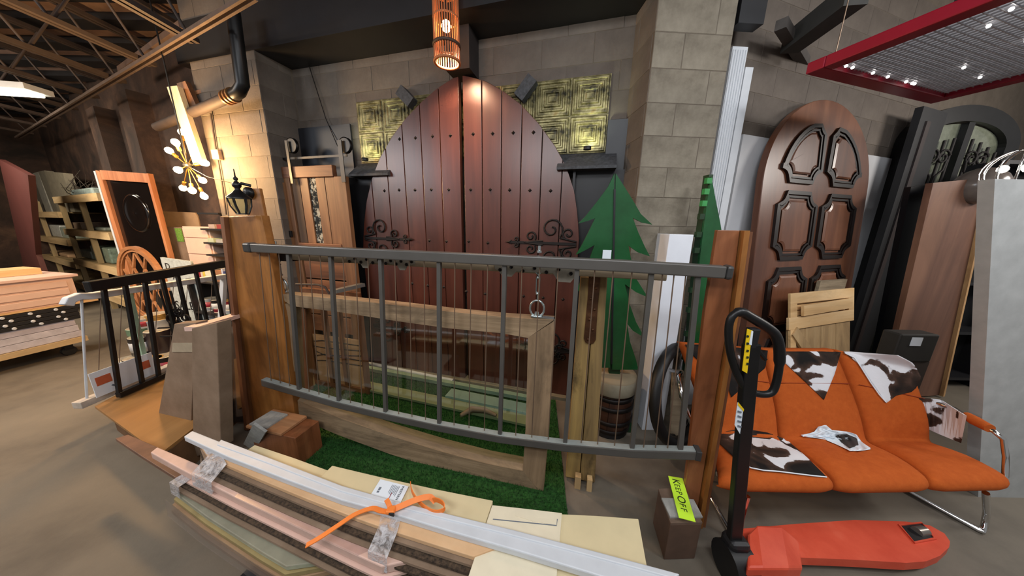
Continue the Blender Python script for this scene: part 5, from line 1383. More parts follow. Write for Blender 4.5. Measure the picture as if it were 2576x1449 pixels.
# ================================================================== HANGING TIMBER WINDOW FRAME
TF = Fr(1.36, -.23, 0, .062)
def tf(px, py, off=0): return TF.hit(px, py, off)
M_ = TF.M
dpt = .075
t = thing_at('timber_window_frame', 'rough pale timber frame holding a large glass pane, hung behind the grey railing', 'frame', TF, -.5, 0, .15)
def pts(L_, off=0): return [(tf(*p)[0], off, tf(*p)[1]) for p in L_]
topA = pts([(686, 738), (850, 752), (1000, 768), (1130, 784), (1260, 797), (1392, 806)])
topB = pts([(735, 770), (860, 786), (1000, 808), (1130, 826), (1260, 838), (1328, 850)])
mb = MB(M_); mb.sheet(topA, topB, (0, dpt, 0)); mb.build('top_beam', m_timber, t)
botA = pts([(745, 1006), (850, 1050), (980, 1096), (1110, 1136), (1230, 1168), (1315, 1185)])
botB = pts([(718, 1038), (850, 1094), (980, 1142), (1110, 1184), (1230, 1216), (1365, 1246)])
mb = MB(M_); mb.sheet(botA, botB, (0, dpt, 0)); mb.build('bottom_beam', m_timber, t)
# sloping sill on the bottom beam
sA = [(x, y+.03, z+.012) for x, y, z in botA]; sB = [(x, y+.072, z+.035) for x, y, z in botA]
mb = MB(M_); mb.sheet([(x, y+.004, z) for x, y, z in botA], sB, (0, 0, -.012)); mb.build('glass_bead', m_timber, t)
lA = pts([(690, 745), (700, 850), (712, 950), (722, 1010)]); lB = pts([(733, 775), (735, 850), (741, 950), (747, 1010)])
mb = MB(M_); mb.sheet(lA, lB, (0, dpt, 0)); mb.build('left_stile', m_timberz, t)
rA = pts([(1328, 850), (1326, 950), (1322, 1080), (1315, 1185)]); rB = pts([(1394, 808), (1388, 950), (1378, 1100), (1366, 1246)])
mb = MB(M_); mb.sheet(rA, rB, (0, dpt, 0)); mb.build('right_stile', m_timberz, t)
gp = [lB[0], lB[-1], botA[1], botA[2], botA[3], botA[4], rA[-1], rA[0], topB[4], topB[2], topB[1]]
gp = [(x, .035, z) for x, _, z in (lB[0], lB[1], lB[2], botA[0], botA[1], botA[2], botA[3], botA[4], rA[-1], rA[2], rA[1], rA[0], topB[4], topB[3], topB[2], topB[1])]
mb = MB(M_); mb.prism(gp, (0, .004, 0)); mb.build('glass_pane', m_glass, t)
# inner bead strip
mb = MB(M_); mb.path([(x+.0, .05, z) for x, _, z in pts([(752, 780), (762, 990)])], .03, .04, (0, 1, 0)); mb.build('inner_strip', m_poste, t)
# hardware on frame: corner strap, D rings
q = tf(1392, 800, .04)
mb = MB(M_); zz = topA[-1][2]; xx = topA[-1][0]
mb.path([(xx-.09, .03, zz+.003), (xx+.003, .03, zz+.003), (xx+.004, .03, zz-.16)], .03, .004, (0, 1, 0)) if False else mb.box((xx-.05, .03, zz+.003), (.11, .03, .004))
mb.box((xx+.003, .03, zz-.07), (.004, .03, .15)); mb.build('corner_strap', m_zinc, t)
def turnbuckle(px, pytop, pyring, lab, which):
    ztp = tf(px, pytop, .03)[1]; 
    s = tf(px, pyring, .03)[0]; f = prof([(a[0], a[2]) for a in topA]); zb = f(s)
    o = thing_at('turnbuckle', lab, 'turnbuckle', TF, s, .03, zb)
    m1 = .052
    mb = MB(M_); n_ = 20
    mb.tube([(s+.038*math.cos(2*PI*k/n_), .03, zb+.05+.045*math.sin(2*PI*k/n_)) for k in range(n_)], .006, 8, closed=True); mb.build('ring', m_zinc, o)
    mb = MB(M_); mb.box((s, .03, zb+.008), (.06, .035, .012)); mb.lathe([(.012, zb+.014), (.012, zb+.03)], (s, .03, 0), 10); mb.build('swivel_plate', m_zinc, o, .003)
    z = zb+.09
    for k in range(2):
        x = s+.004*(k*2-1)
    L_ = ztp-z
    mb = MB(M_); mb.tube([(s, .03, z), (s, .03, z+L_*.2)], .004, 6); mb.build('hook', m_zinc, o)
    mb = MB(M_); mb.tube([(s-.008, .03, z+L_*.2), (s-.009, .03, z+L_*.7)], .003, 6); mb.tube([(s+.008, .03, z+L_*.2), (s+.009, .03, z+L_*.7)], .003, 6)
    mb.lathe([(.004, z+L_*.18), (.011, z+L_*.2), (.011, z+L_*.26), (.005, z+L_*.28)], (s, .03, 0), 10); mb.lathe([(.005, z+L_*.66), (.011, z+L_*.68), (.011, z+L_*.74), (.004, z+L_*.76)], (s, .03, 0), 10); mb.build('body', m_zinc, o)
    mb = MB(M_); mb.tube([(s, .03, z+L_*.75), (s, .03, z+L_*.82)], .004, 6)
    mb.tube([(s+.014*math.cos(2*PI*k/12), .03, z+L_*.88+.016*math.sin(2*PI*k/12)) for k in range(12)], .0035, 6, closed=True); mb.tube([(s, .03, z+L_*.94), (s, .03, ztp+.05)], .005, 6); mb.build('eye_bolt', m_zinc, o)
    mb = MB(M_); mb.lathe([(.012, ztp+.075), (.012, ztp+.085), (.007, ztp+.087), (.007, ztp+.11)], (s, .03, 0), 8, smooth=False); mb.build('nut', m_zinc, o)
turnbuckle(1350, 672, 800, 'zinc turnbuckle with a D-ring holding the right end of the timber frame', 1)
turnbuckle(714, 650, 735, 'zinc turnbuckle with a ring holding the left end of the timber frame', 0)

# beam with strap hinges behind the top rail
BM = Fr(1.36, -.23, 0, .095)
def bm(px, py, off=0): return BM.hit(px, py, off)
x0 = bm(690, 655)[0]; x1 = bm(1678, 700)[0]; z0 = bm(1250, 683)[1]; z1 = z0+.05
t = thing_at('weathered_beam', 'grey weathered timber beam with bolted iron plates, directly behind the top rail', 'beam', BM, x0, 0, z0)
mb = MB(BM.M); mb.bb(x0, x1, 0, .07, z0, z1); mb.build('timber', m_oldx, t, .004)
mb = MB(BM.M); mb.bb(x0-.01, bm(735, 655)[0], -.012, .075, z0-.01, z1+.004); mb.build('end_plate', m_iron, t)
def plate(px0, px1, lobes, nh):
    a = bm(px0, 660, -.01)[0]; b_ = bm(px1, 660, -.01)[0]
    P = [(a, -.008, z1-.01), (a-.0, -.008, z0+.015)]
    for (u, w_, dz) in lobes:
        c0 = a+(b_-a)*u; P += [(c0-w_, -.008, z0+.008), (c0-w_*.5, -.008, z0-dz), (c0+w_*.5, -.008, z0-dz), (c0+w_, -.008, z0+.008)]
    P += [(b_, -.008, z0+.015), (b_, -.008, z1-.01)]
    mb = MB(BM.M); mb.prism(P[::-1], (0, .006, 0)); o = mb.build('iron_plate', m_strap, t)
    for k in range(nh):
        x = a+(b_-a)*(k+.5)/nh; z = z0+(.03 if k % 2 else .012)
        mb = MB(BM.M @ Matrix.Translation((x, -.009, z)) @ Matrix.Rotation(PI/2, 4, 'X')); mb.lathe([(.0095, 0), (.0095, .003), (.006, .001), (.0055, -.0)], n=10); mb.build('bolt_hole', m_iron, o)
plate(872, 960, [(.52, .035, .022)], 6)
plate(964, 1042, [(.60, .035, .022)], 6)
plate(1244, 1454, [(.16, .05, .022), (.86, .06, .034)], 7)
# weathered upright post pair with rusty strap
WP = Fr(1.36, -.23, 0, .19)
def wp(px, py, off=0): return WP.hit(px, py, off)
tl, tr1, tm = wp(1462, 700)[0], wp(1490, 700)[0], wp(1500, 700)[0]
t = thing_at('weathered_post', 'weathered yellow-grey double timber post with a rusty strap, right of the timber frame', 'post', WP, wp(1480, 1000)[0], 0, 0)
a0, a1, a2 = wp(1462, 705), wp(1498, 1000), wp(1526, 700)
lx_t, lx_b = wp(1460, 705)[0], wp(1424, 1180)[0]; rx_t, rx_b = wp(1528, 700)[0], wp(1500, 1180)[0]; zt_ = wp(1500, 700)[1]
mid_t, mid_b = (lx_t*.42+rx_t*.58), (lx_b+rx_b)/2
mb = MB(WP.M); mb.prism([(lx_b, 0, .02), (mid_b-.004, 0, .02), (mid_t-.004, 0, zt_), (lx_t, 0, zt_)], (0, .10, 0)); mb.build('left_timber', m_old, t, .006)
mb = MB(WP.M); mb.prism([(mid_b, .0, .02), (rx_b, .0, .02), (rx_t, .0, zt_+.01), (mid_t, .0, zt_+.01)], (0, .10, 0)); mb.build('right_timber', m_old, t, .006)
def lx(z): k = 1-z/zt_; return mid_t-.008+(mid_b-mid_t)*k
mb = MB(WP.M); zs1 = wp(1480, 866, -.01)[1]
PP = [(lx(z)+dx, -.01, z) for z, dx in ((zt_+.06, -.015), (zt_+.03, -.03), (zs1+.25, -.028), (zs1+.03, -.032), (zs1+.008, -.022), (zs1, 0), (zs1+.008, .022), (zs1+.03, .032), (zs1+.25, .028), (zt_+.03, .03), (zt_+.06, .015))]
mb.prism(PP, (0, .008, 0)); o = mb.build('rusty_strap', m_rust, t, .002)
for k in range(7):
    z = zs1+.03+(zt_-zs1)*k/6.4; mb = MB(WP.M); mb.ball((lx(z)+(.012 if k % 2 else -.01), -.012, z), .007, 8); mb.build('rivet', m_rust, o)
for (px, w_) in ((1440, .035), (1470, .03)):
    q = wp(px, 1290, -.05); mb = MB(WP.M); mb.bb(q[0], q[0]+w_, -.05, -.012, .0, .07+w_*.5)
    mesh_thing(mb, 'wood_block', m_wood_ltz, 'small pale wood block at the foot of the weathered post, '+('left one' if px < 1460 else 'right one'), 'block', tuple(WP.w(q[0], -.05, 0)), WP.rz)
q = wp(1506, 960, .03)
mb = MB(WP.M); mb.bb(rx_b+.006, rx_b+.03, .01, .08, .35, .45)
# ================================================================== TURF AND THINGS LYING ON IT
tp2 = [hz(742, 1050, 0), hz(700, 1165, 0), hz(1000, 1290, 0), hz(1200, 1340, 0), hz(1412, 1330, 0), hz(1424, 1012, 0), hz(1200, 985, 0), hz(880, 930, 0)]
tp2 = [(-2.05, 2.75), (-1.95, 1.35), (.36, .75), (.36, 2.3), (-.2, 2.45)]
tp2 = [(-2.0, 2.85), (-1.72, 1.28), (.30, .82), (.42, 2.28)]
mb = MB(); mb.prism([(x, y, .004) for x, y in tp2], (0, 0, .012))
turf = mesh_thing(mb, 'turf_mat', m_turf, 'green artificial turf mat on the floor under the hung timber frame', 'mat', (-.6, 1.8, .004))
random.seed(11)
mb = MB(); tb = MB()
def inside(x, y, P):
    r = False; j = len(P)-1
    for i in range(len(P)):
        if (P[i][1] > y) != (P[j][1] > y) and x < (P[j][0]-P[i][0])*(y-P[i][1])/(P[j][1]-P[i][1])+P[i][0]: r = not r
        j = i
    return r
vs, fs = [], []
cnt = 0
while cnt < 42000:
    x = random.uniform(-2.05, .45); y = random.uniform(.8, 2.9)
    if not inside(x, y, tp2): continue
    a = random.uniform(0, 2*PI); h = random.uniform(.012, .024); wv = .0022
    dx, dy = math.cos(a)*wv, math.sin(a)*wv; lx_, ly_ = random.uniform(-.008, .008), random.uniform(-.008, .008)
    k = len(vs); vs += [(x-dx+.6, y-dy-1.8, .012), (x+dx+.6, y+dy-1.8, .012), (x+lx_+.6, y+ly_-1.8, .012+h)]; fs.append((k, k+1, k+2)); cnt += 1
me = bpy.data.meshes.new('turf_blades'); me.from_pydata(vs, [], fs); me.materials.append(plain('turf_green', '#215418', .8, var=.4, scale=30)); me.update()
o = bpy.data.objects.new('turf_blades', me); link(o, turf); o['kind'] = 'stuff'
# flat boards and pipes lying behind the glass
def lay_board(pA, pB, wd_, z, th_, mat, name, lab, cat):
    A, B = hz(*pA, z), hz(*pB, z); d = (B-A).normalized(); n = V((-d.y, d.x, 0))
    mb = MB(); mb.prism([A, B, B+n*wd_, A+n*wd_], (0, 0, th_)); return mesh_thing(mb, name, mat, lab, cat, tuple(A))
m_gb = plain('pale_green_board', '#858c68', .5, var=.06); m_aq = plain('aqua_board', '#86a097', .4, var=.06)
lay_board((880, 975), (1330, 1075), .12, .03, .02, m_gb, 'lying_board', 'pale olive board lying on the turf nearest the glass', 'board')
lay_board((1120, 1000), (1330, 1045), .12, .052, .02, m_aq, 'lying_board', 'aqua-tinted board lying on the olive board, behind the glass', 'board')
lay_board((880, 925), (1330, 1010), .05, .03, .035, plain('pale_batten', '#8aa08c', .5), 'lying_batten', 'long pale green batten lying on the turf before the round-topped door', 'batten')
q0, q1 = hz(872, 903, .03), hz(1140, 958, .03); mb = MB(); mb.tube([q0, q1], .02, 10); mesh_thing(mb, 'white_pipe', m_white, 'white plastic pipe lying on the turf left of the battens', 'pipe', tuple(q0))
q0, q1 = hz(1010, 925, .02), hz(1330, 985, .02); mb = MB(); mb.tube([q0, q1], .012, 8); mesh_thing(mb, 'steel_rod', m_rail, 'thin grey rod lying along the foot of the round-topped door', 'rod', tuple(q0))
mb = MB(); q = hz(1200, 1040, .075); mb.tube([q+V((-.13, -.03, 0)), q+V((-.05, .04, .01)), q+V((.06, .03, .01)), q+V((.16, -.02, 0))], [.015, .025, .022, .012], 8); mesh_thing(mb, 'brown_rag', m_carddk, 'crumpled brown strip lying on the boards behind the glass', 'rag', tuple(q))
# small framed window door leaning behind the frame, left
SF = Fr(1.98, -.25, -1.4)
def sf(px, py, off=0): return SF.hit(px, py, off)
a, b_ = sf(775, 830)[0], sf(905, 830)[0]; zt_ = sf(840, 735)[1]
t = thing_at('leaning_sash', 'dark brown window sash with uprights leaning behind the timber frame, lower left', 'sash', SF, (a+b_)/2, 0, 0)
for i, u in enumerate((0, .33, .62, 1)):
    x = a+(b_-a)*u; mb = MB(SF.M); mb.bb(x-.018, x+.018, 0, .04, .02, zt_); mb.build('upright', m_poste, t)
for z in (.035, zt_-.02): mb = MB(SF.M); mb.bb(a-.018, b_+.018, -.001, .041, z-.03, z+.03); mb.build('rail', m_poste, t)
for z in (.3,): 
    mb = MB(SF.M); mb.bb(a+.02, b_-.02, .015, .025, .06, .55); mb.build('panel', wood('sash_panel', '#9a6f4a', '#b98d64', '#c9a079', 'x', .6), t)
for k in range(5):
    z = .28+.05*k; mb = MB(SF.M); mb.tube([(a+.03, .01, z), (a+.14, .01, z+random.uniform(-.03, .03)), (b_-.03, .01, z+.02)], .004, 5); mb.build('lead_line', m_iron, t)
# grey bar and curved strap lying over the sash / barn door foot
mb = MB(); mb.path([hl(842, 733, (1.95, -.2)), hl(914, 716, (2.2, -.2))], .05, .03); mesh_thing(mb, 'grey_bar', m_zinc, 'grey flat metal bar behind the timber frame, beside the plank barn door', 'bar', tuple(hl(842, 733, (1.95, -.2))))
mb = MB(); q = [(745, 715), (800, 716), (818, 722), (832, 745), (838, 800)]; mb.tube([hl(*p, (1.93, -.25)) for p in q], .009, 8)
mesh_thing(mb, 'bent_tube', m_joist, 'thin bent brown metal tube hooked behind the timber frame, upper left', 'tube', tuple(hl(838, 800, (1.93, -.25))))

# flat-pack parcels leaning between platform and left post
FPk = Fr(1.30, -.23, -1.9)
def fk(px, py, off=0): return FPk.hit(px, py, off)
def quadbox(fr, c4, th_, off=0): return [(fr.hit(x, y, off)[0], off, fr.hit(x, y, off)[1]) for x, y in c4]
P1 = Fr(1.42, -.23, -2); P2 = Fr(1.08, -.23, -2); P3 = Fr(1.15, -.23, -2)
def lean(fr, c4, th_, name, mat, lab, cat, zmin=.015):
    Q_ = quadbox(fr, c4, th_); Q_ = [(x, y, max(z, zmin)) for x, y, z in Q_]
    mb = MB(fr.M); mb.prism(Q_, (0, th_, 0)); c0 = fr.w((Q_[0][0]+Q_[1][0])/2, 0, zmin); o = thing(name, lab, cat, tuple(c0), fr.rz); mb.build('body', mat, o, .003); return o
o = lean(P3, [(418, 1190), (486, 1150), (492, 812), (438, 815)], .06, 'flat_carton', m_carddk, 'narrow tan flat carton leaning beside the left post, leftmost', 'carton')
Q_ = quadbox(P3, [(434, 885), (489, 885), (490, 862), (436, 862)], 0); mb = MB(P3.M); mb.prism([(x, -.004, z) for x, y, z in Q_], (0, .003, 0)); mb.build('tape', plain('pale_tape', '#a99c86', .3), o)
o = lean(P2, [(490, 1165), (556, 1128), (545, 812), (482, 826)], .07, 'wrapped_carton', m_carddk, 'wider grey-brown carton leaning between the tan carton and the black framed pane', 'carton')
o = lean(P1, [(545, 1110), (640, 1060), (605, 800), (545, 812)], .05, 'wrapped_glass_door', m_carddk, 'film-wrapped black framed glass door leaning left of the wide post', 'door')
def strip(fr, c4, off, mat, nm, th_=.006):
    Q_ = [(fr.hit(x, y, off)[0], off, max(fr.hit(x, y, off)[1], .012)) for x, y in c4]
    mb = MB(fr.M); mb.prism(Q_, (0, th_, 0)); return mb.build(nm, mat, o)
strip(P1, [(545, 826), (600, 812), (600, 790), (545, 806)], -.02, m_black, 'black_top')
strip(P1, [(556, 1110), (640, 1065), (635, 1045), (554, 1090)], -.02, m_black, 'black_bottom')
strip(P1, [(583, 1085), (592, 1082), (577, 835), (568, 838)], -.02, m_blackm, 'black_bar')
strip(P1, [(622, 1062), (632, 1058), (612, 830), (602, 832)], -.02, m_blackm, 'black_bar')
strip(P1, [(560, 1050), (582, 1040), (568, 880), (550, 884)], -.014, m_pink, 'pane')
strip(P1, [(597, 1030), (618, 1020), (604, 900), (588, 904)], -.014, m_ply, 'pane')
strip(P1, [(548, 1115), (640, 1070), (606, 806), (546, 818)], -.032, m_film, 'stretch_film', .003)
mb = MB(P1.M); q0, q1 = P1.hit(480, 822)[0], P1.hit(600, 790)[0]
a3, b3 = rw(484, 822, -.04), None
mb = MB(); A3 = P2.w(P2.hit(480, 828, .02)[0], .02, P2.hit(480, 828, .02)[1]); B3 = P1.w(P1.hit(600, 792, .0)[0], .03, P1.hit(600, 792)[1])
mb.path([A3, B3], .07, .025); mb.build('top_edge', m_pink, o)

# ================================================================== LANTERN
LN = Fr(1.36, -.23, 0, -.02)
c = LN.hit(603, 505); zc = c[1]; x = c[0]
t = thing_at('wall_lantern', 'black carriage lantern with glass panes mounted on top of the left post', 'lantern', LN, x, 0, LN.hit(603, 540)[1])
zt0, zb0 = LN.hit(600, 500)[1], LN.hit(607, 537)[1]
rt, rb = .052, .028
for k in range(6):
    a = 2*PI*k/6; A = LN.w(x+rt*math.cos(a), rt*math.sin(a), zt0); B = LN.w(x+.006+rb*math.cos(a), rb*math.sin(a), zb0)
    mid = (A+B)/2+LN.d*(.006*math.cos(a))+LN.n*(.006*math.sin(a))
    mb = MB(); mb.tube([A, mid, B], .004, 6); mb.build('cage_bar', m_blackm, t)
    a1 = 2*PI*(k+1)/6; A1_ = LN.w(x+rt*math.cos(a1), rt*math.sin(a1), zt0); B1_ = LN.w(x+.006+rb*math.cos(a1), rb*math.sin(a1), zb0)
    mb = MB(); mb.prism([A, A1_, B1_, B], ((A+B1_)/2-LN.w(x, 0, (zt0+zb0)/2)).normalized()*-.001); mb.build('pane', m_glass, t)
ct = LN.w(x, 0, 0)
mb = MB(); mb.lathe([(rb+.004, zb0-.006), (rb+.004, zb0), (.005, zb0+.001)], ct+LN.d*.006, 12); mb.build('base_ring', m_blackm, t)
mb = MB(); mb.lathe([(rt+.006, zt0), (rt+.004, zt0+.008), (.03, zt0+.03), (.014, zt0+.05), (.012, zt0+.058), (.02, zt0+.068), (.022, zt0+.08), (.01, zt0+.095), (.006, zt0+.1), (.011, zt0+.108), (.011, zt0+.116), (.004, zt0+.124), (.003, zt0+.16), (.001, zt0+.165)], ct, 16); mb.build('roof', m_blackm, t)
mb = MB(); mb.tube([LN.w(x+.01, 0, zt0+.075), LN.w(x+.04, .0, zt0+.085), LN.w(x+.065, .03, zt0+.075)], .008, 8); mb.build('arm', m_blackm, t)
bx = LN.hit(622, 492, .09)[0]
mb = MB(LN.M @ Matrix.Translation((bx, .11, zt0+.045)) @ Matrix.Rotation(PI/2, 4, 'X')); mb.lathe([(.034, -.0), (.034, .018), (.026, .028), (.01, .032)], n=20); mb.build('mounting_rose', m_blackm, t)

# ================================================================== SOFA
ctrl = []
for (fb, cr, tpx, zt_) in (((1812, 1238), (1790, 1088), (1718, 868), .80), ((2104, 1244), (1965, 1106), (1930, 884), .80), ((2344, 1240), (2188, 1110), (2116, 886), .80), ((2545, 1236), (2345, 1112), (2312, 938), .75)):
    f = hz(*fb, .335); c_ = hz(*cr, .33); tp_ = hz(*tpx, zt_)
    ctrl.append((f, c_, tp_))
def profile(u):
    """section of the seat shell at u in [0,3]: front bottom -> seat -> crease -> back top"""
    i = min(int(u), 2); k = u-i
    f, c_, tp_ = [ctrl[i][j].lerp(ctrl[i+1][j], k) for j in range(3)]
    P = [f+V((0, .02, -.015)), f+V((0, -.012, .015)), f+V((0, .0, .06)), f.lerp(c_, .15)+V((0, 0, .085)), f.lerp(c_, .5)+V((0, 0, .075)), f.lerp(c_, .85)+V((0, 0, .03)), c_+V((0, -.0, .012)),
         c_.lerp(tp_, .1)+V((0, -.02, 0)), c_.lerp(tp_, .35)+V((0, -.035, .0)), c_.lerp(tp_, .65)+V((0, -.02, .0)), c_.lerp(tp_, .92)+V((0, -.005, .0)), tp_+V((0, .012, .015)), tp_+V((0, .045, .0))]
    return P
SB = V(((ctrl[0][0].x+ctrl[3][0].x)/2, 1.5, 0))
sofa = thing('three_seat_sofa', 'orange wool three-seat sofa with chrome tube legs and cowhide throws', 'sofa', tuple(SB))
allv, allf = [], []
for k in range(3):
    n = 14; rows = []
    for i in range(n+1):
        u = k+i/n*.985+.0075
        e = min(i, n-i)/n; puff = -.022*max(0, 1-e*9)
        P = profile(u); m_ = len(P); R2 = []
        for j, p in enumerate(P):
            # normal-ish inflate downwards at the module edges
            tn = (P[min(j+1, m_-1)]-P[max(j-1, 0)]); nn = V((0, -tn.z, tn.y)); nn = -nn.normalized() if nn.length else V((0, 0, 1))
            if nn.z < 0 and j < 6 and j > 1: nn = -nn
            R2.append(p-(V((0, 0, 1)) if 2 < j < 7 else V((0, -.8, .2)) if j >= 7 else V((0, -.6, -.3)))*(-puff))
        rows.append(R2)
    m_ = len(rows[0])
    mb = MB()
    # closed shell: outer rows + inner offset
    def lo(p, j): return p+(V((0, .03, -.06)) if j < 7 else V((0, .075, -.02)))
    vs = []
    for i in range(n+1):
        vs += rows[i]+[lo(p, j) if 1 < j < m_-1 else p+V((0, .03, -.01)) for j, p in enumerate(rows[i])]
    W2 = 2*m_; fs = []
    for i in range(n):
        for j in range(m_-1):
            fs.append((i*W2+j, i*W2+j+1, (i+1)*W2+j+1, (i+1)*W2+j)); fs.append((i*W2+m_+j+1, i*W2+m_+j, (i+1)*W2+m_+j, (i+1)*W2+m_+j+1))
        fs.append((i*W2+m_, i*W2, (i+1)*W2, (i+1)*W2+m_)); fs.append((i*W2+m_-1, i*W2+2*m_-1, (i+1)*W2+2*m_-1, (i+1)*W2+m_-1))
    for i in (0, n):
        for j in range(m_-1):
            q = (i*W2+j, i*W2+m_+j, i*W2+m_+j+1, i*W2+j+1); fs.append(q if i == 0 else q[::-1])
    fs = [f[::-1] for f in fs]
    mb.add(vs, fs, True)
    allf += [tuple(i+len(allv) for i in f) for f in fs]; allv += vs
    o = mb.build('seat_shell', m_orange, sofa)
    md = o.modifiers.new('sub', 'SUBSURF'); md.levels = 1; md.render_levels = 1
    # seam across the back
    mb = MB(); mb.tube([profile(k+.06+i*.88/8)[9].lerp(profile(k+.06+i*.88/8)[10], .0)+V((0, -.003, .0)) for i in range(9)], .0022, 5); mb.build('seam', plain('seam', '#8f3413', .9, var=0), sofa)
bvh = BVHTree.FromPolygons(allv, allf)
# chrome frame
def tube_part(P, nm='leg', r=.012, mat=None): mb = MB(); mb.tube(P, r, 10); return mb.build(nm, mat or m_chrome, sofa)
zl = .013
g0, g1 = hz(2470, 1338, zl), hz(2338, 1256, .28)
tube_part([hz(2480, 1240, .30), hz(2482, 1290, .12)+V((0, 0, .0)), hz(2476, 1325, zl+.01), g0, g0.lerp(hz(2350, 1262, zl), .05)+V((0, 0, 0)), V((ctrl[2][1].x+.25, 1.5, zl)), V((ctrl[2][1].x+.25, 1.5, .30))])
x_ = ctrl[0][0].x+.15
tube_part([(x_, 1.12, .30), (x_, 1.12, .05), (x_, 1.15, zl), (x_+.05, 1.5, zl), (x_+.05, 1.52, .3)])
xm = ctrl[0][1].x+.1
tube_part([ctrl[0][0]+V((.1, .15, -.05)), ctrl[1][0]+V((0, .15, -.05)), ctrl[2][0]+V((0, .15, -.05)), ctrl[3][0]+V((-.15, .15, -.05))], 'seat_rail')
tube_part([ctrl[0][1]+V((.05, .05, -.05)), ctrl[1][1]+V((0, .05, -.05)), ctrl[2][1]+V((0, .05, -.05)), ctrl[3][1]+V((-.1, .05, -.05))], 'seat_rail')
# right arm: chrome loop with orange pad
zA = .58
A = [hz(2330, 1005, zA), hz(2400, 1028, zA), hz(2455, 1060, zA), hz(2500, 1085, zA-.01), hz(2524, 1105, zA-.03), hz(2530, 1150, zA-.13), hz(2528, 1200, .36)]
tube_part(A, 'arm_tube', .011)
mb = MB(); mb.tube([hz(2432, 1046, zA), hz(2452, 1058, zA), hz(2490, 1078, zA)], [.022, .026, .022], 12); mb.build('arm_pad', m_orange, sofa)
# left arm
A = [ctrl[0][1]+V((-.04, .1, -.06)), hz(1715, 1000, .56), hz(1706, 948, .62), hz(1712, 938, .62), ctrl[0][2]+V((-.03, .05, -.22))]
tube_part(A, 'arm_tube', .013)
mb = MB(); P = [ctrl[0][1]+V((-.03, .03, .0)), ctrl[0][0]+V((-.03, .1, .1)), ctrl[0][0]+V((-.03, .1, .22)), ctrl[0][2]+V((-.03, -.05, -.16))]
# cowhides draped on sofa (rays onto the sofa surface)
def drape(name, poly, lab, cat='throw', th_=.006, lift=.006, step=9, mat=None, ruffle=0):
    xs3 = [p[0] for p in poly]; ys3 = [p[1] for p in poly]
    nx_ = max(3, int((max(xs3)-min(xs3))/step)); ny_ = max(3, int((max(ys3)-min(ys3))/step))
    grid = {}
    vs, fs = [], []
    # scan rows between left and right boundary of the polygon
    def span_(y):
        X = []
        for i in range(len(poly)):
            (x1, y1), (x2, y2) = poly[i], poly[(i+1) % len(poly)]
            if (y1 <= y < y2) or (y2 <= y < y1): X.append(x1+(x2-x1)*(y-y1)/(y2-y1))
        return (min(X), max(X)) if len(X) >= 2 else None
    rows = []
    y0, y1 = min(ys3)+.5, max(ys3)-.5
    lastd = None
    for j in range(ny_+1):
        y = y0+(y1-y0)*j/ny_; s = span_(y)
        if not s: continue
        row = []
        for i in range(nx_+1):
            px = s[0]+(s[1]-s[0])*i/nx_
            d = ray(px, y).normalized(); h, nn, idx, dist = bvh.ray_cast(CAM, d)
            row.append([px, y, dist])
        rows.append(row)
    # fill misses from neighbours
    for row in rows:
        ok = [r for r in row if r[2] is not None]
        for r in row:
            if r[2] is None:
                if ok: r[2] = min(ok, key=lambda q: abs(q[0]-r[0]))[2]
    good = [r for r in rows if r[0][2] is not None]
    for row in rows:
        if row[0][2] is None:
            nb = min(good, key=lambda q: abs(q[0][1]-row[0][1]))
            for r, q in zip(row, nb): r[2] = q[2]
    for row in rows:
        for (px, y, dist) in row:
            d = ray(px, y).normalized(); e_ = ruffle*(.45+.35*math.sin(px*.13+y*.09)+.3*math.sin(px*.31-y*.23)+.2*math.sin(y*.4)); vs.append(CAM+d*(dist-lift-max(e_, 0)))
    w_ = nx_+1
    fs = [(j*w_+i, j*w_+i+1, (j+1)*w_+i+1, (j+1)*w_+i) for j in range(len(rows)-1) for i in range(nx_)]
    k = len(vs); back = [v+(v-CAM).normalized()*(th_*.6) for v in vs]
    # solid sheet
    allv_ = vs+back; F2 = [f[::-1] for f in fs]+[tuple(i+k for i in f) for f in fs]
    nr = len(rows)
    for i in range(nx_):
        F2.append((i, i+1, k+i+1, k+i)); b2 = (nr-1)*w_; F2.append((b2+i+1, b2+i, k+b2+i, k+b2+i+1))
    for j in range(nr-1):
        F2.append(((j+1)*w_, j*w_, k+j*w_, k+(j+1)*w_)); F2.append((j*w_+nx_, (j+1)*w_+nx_, k+(j+1)*w_+nx_, k+j*w_+nx_))
    mb = MB(); mb.add(allv_, F2, True)
    c0 = sum(vs, V((0, 0, 0)))/len(vs)
    return mesh_thing(mb, name, mat or m_hide, lab, cat, tuple(c0), group='cowhide throws on the orange sofa')
drape('cowhide_throw', [(1722, 866), (1760, 866), (1768, 885), (1762, 912), (1740, 892)], 'small cowhide corner over the far left top of the sofa behind the post')
drape('cowhide_throw', [(1830, 872), (1932, 880), (1926, 925), (1888, 958), (1840, 1000), (1826, 960)], 'brown cowhide over the left seat back, partly behind the black pallet jack handle', mat=m_hided)
drape('cowhide_throw', [(1968, 876), (2116, 884), (2100, 940), (2073, 1006), (2020, 955), (1966, 905)], 'pointed black, brown and white cowhide over the middle seat back')
drape('cowhide_throw', [(2120, 884), (2200, 886), (2262, 894), (2300, 915), (2318, 950), (2300, 985), (2262, 990), (2230, 1014), (2190, 960), (2160, 915)], 'white and dark cowhide over the right seat back with a pale welt', mat=m_hidel)
drape('cowhide_throw', [(1812, 1082), (1870, 1078), (1925, 1086), (1978, 1105), (2030, 1150), (2080, 1200), (2000, 1192), (1920, 1184), (1862, 1165), (1808, 1115)], 'large dark cowhide piece lying flat on the left seat', mat=m_hided)
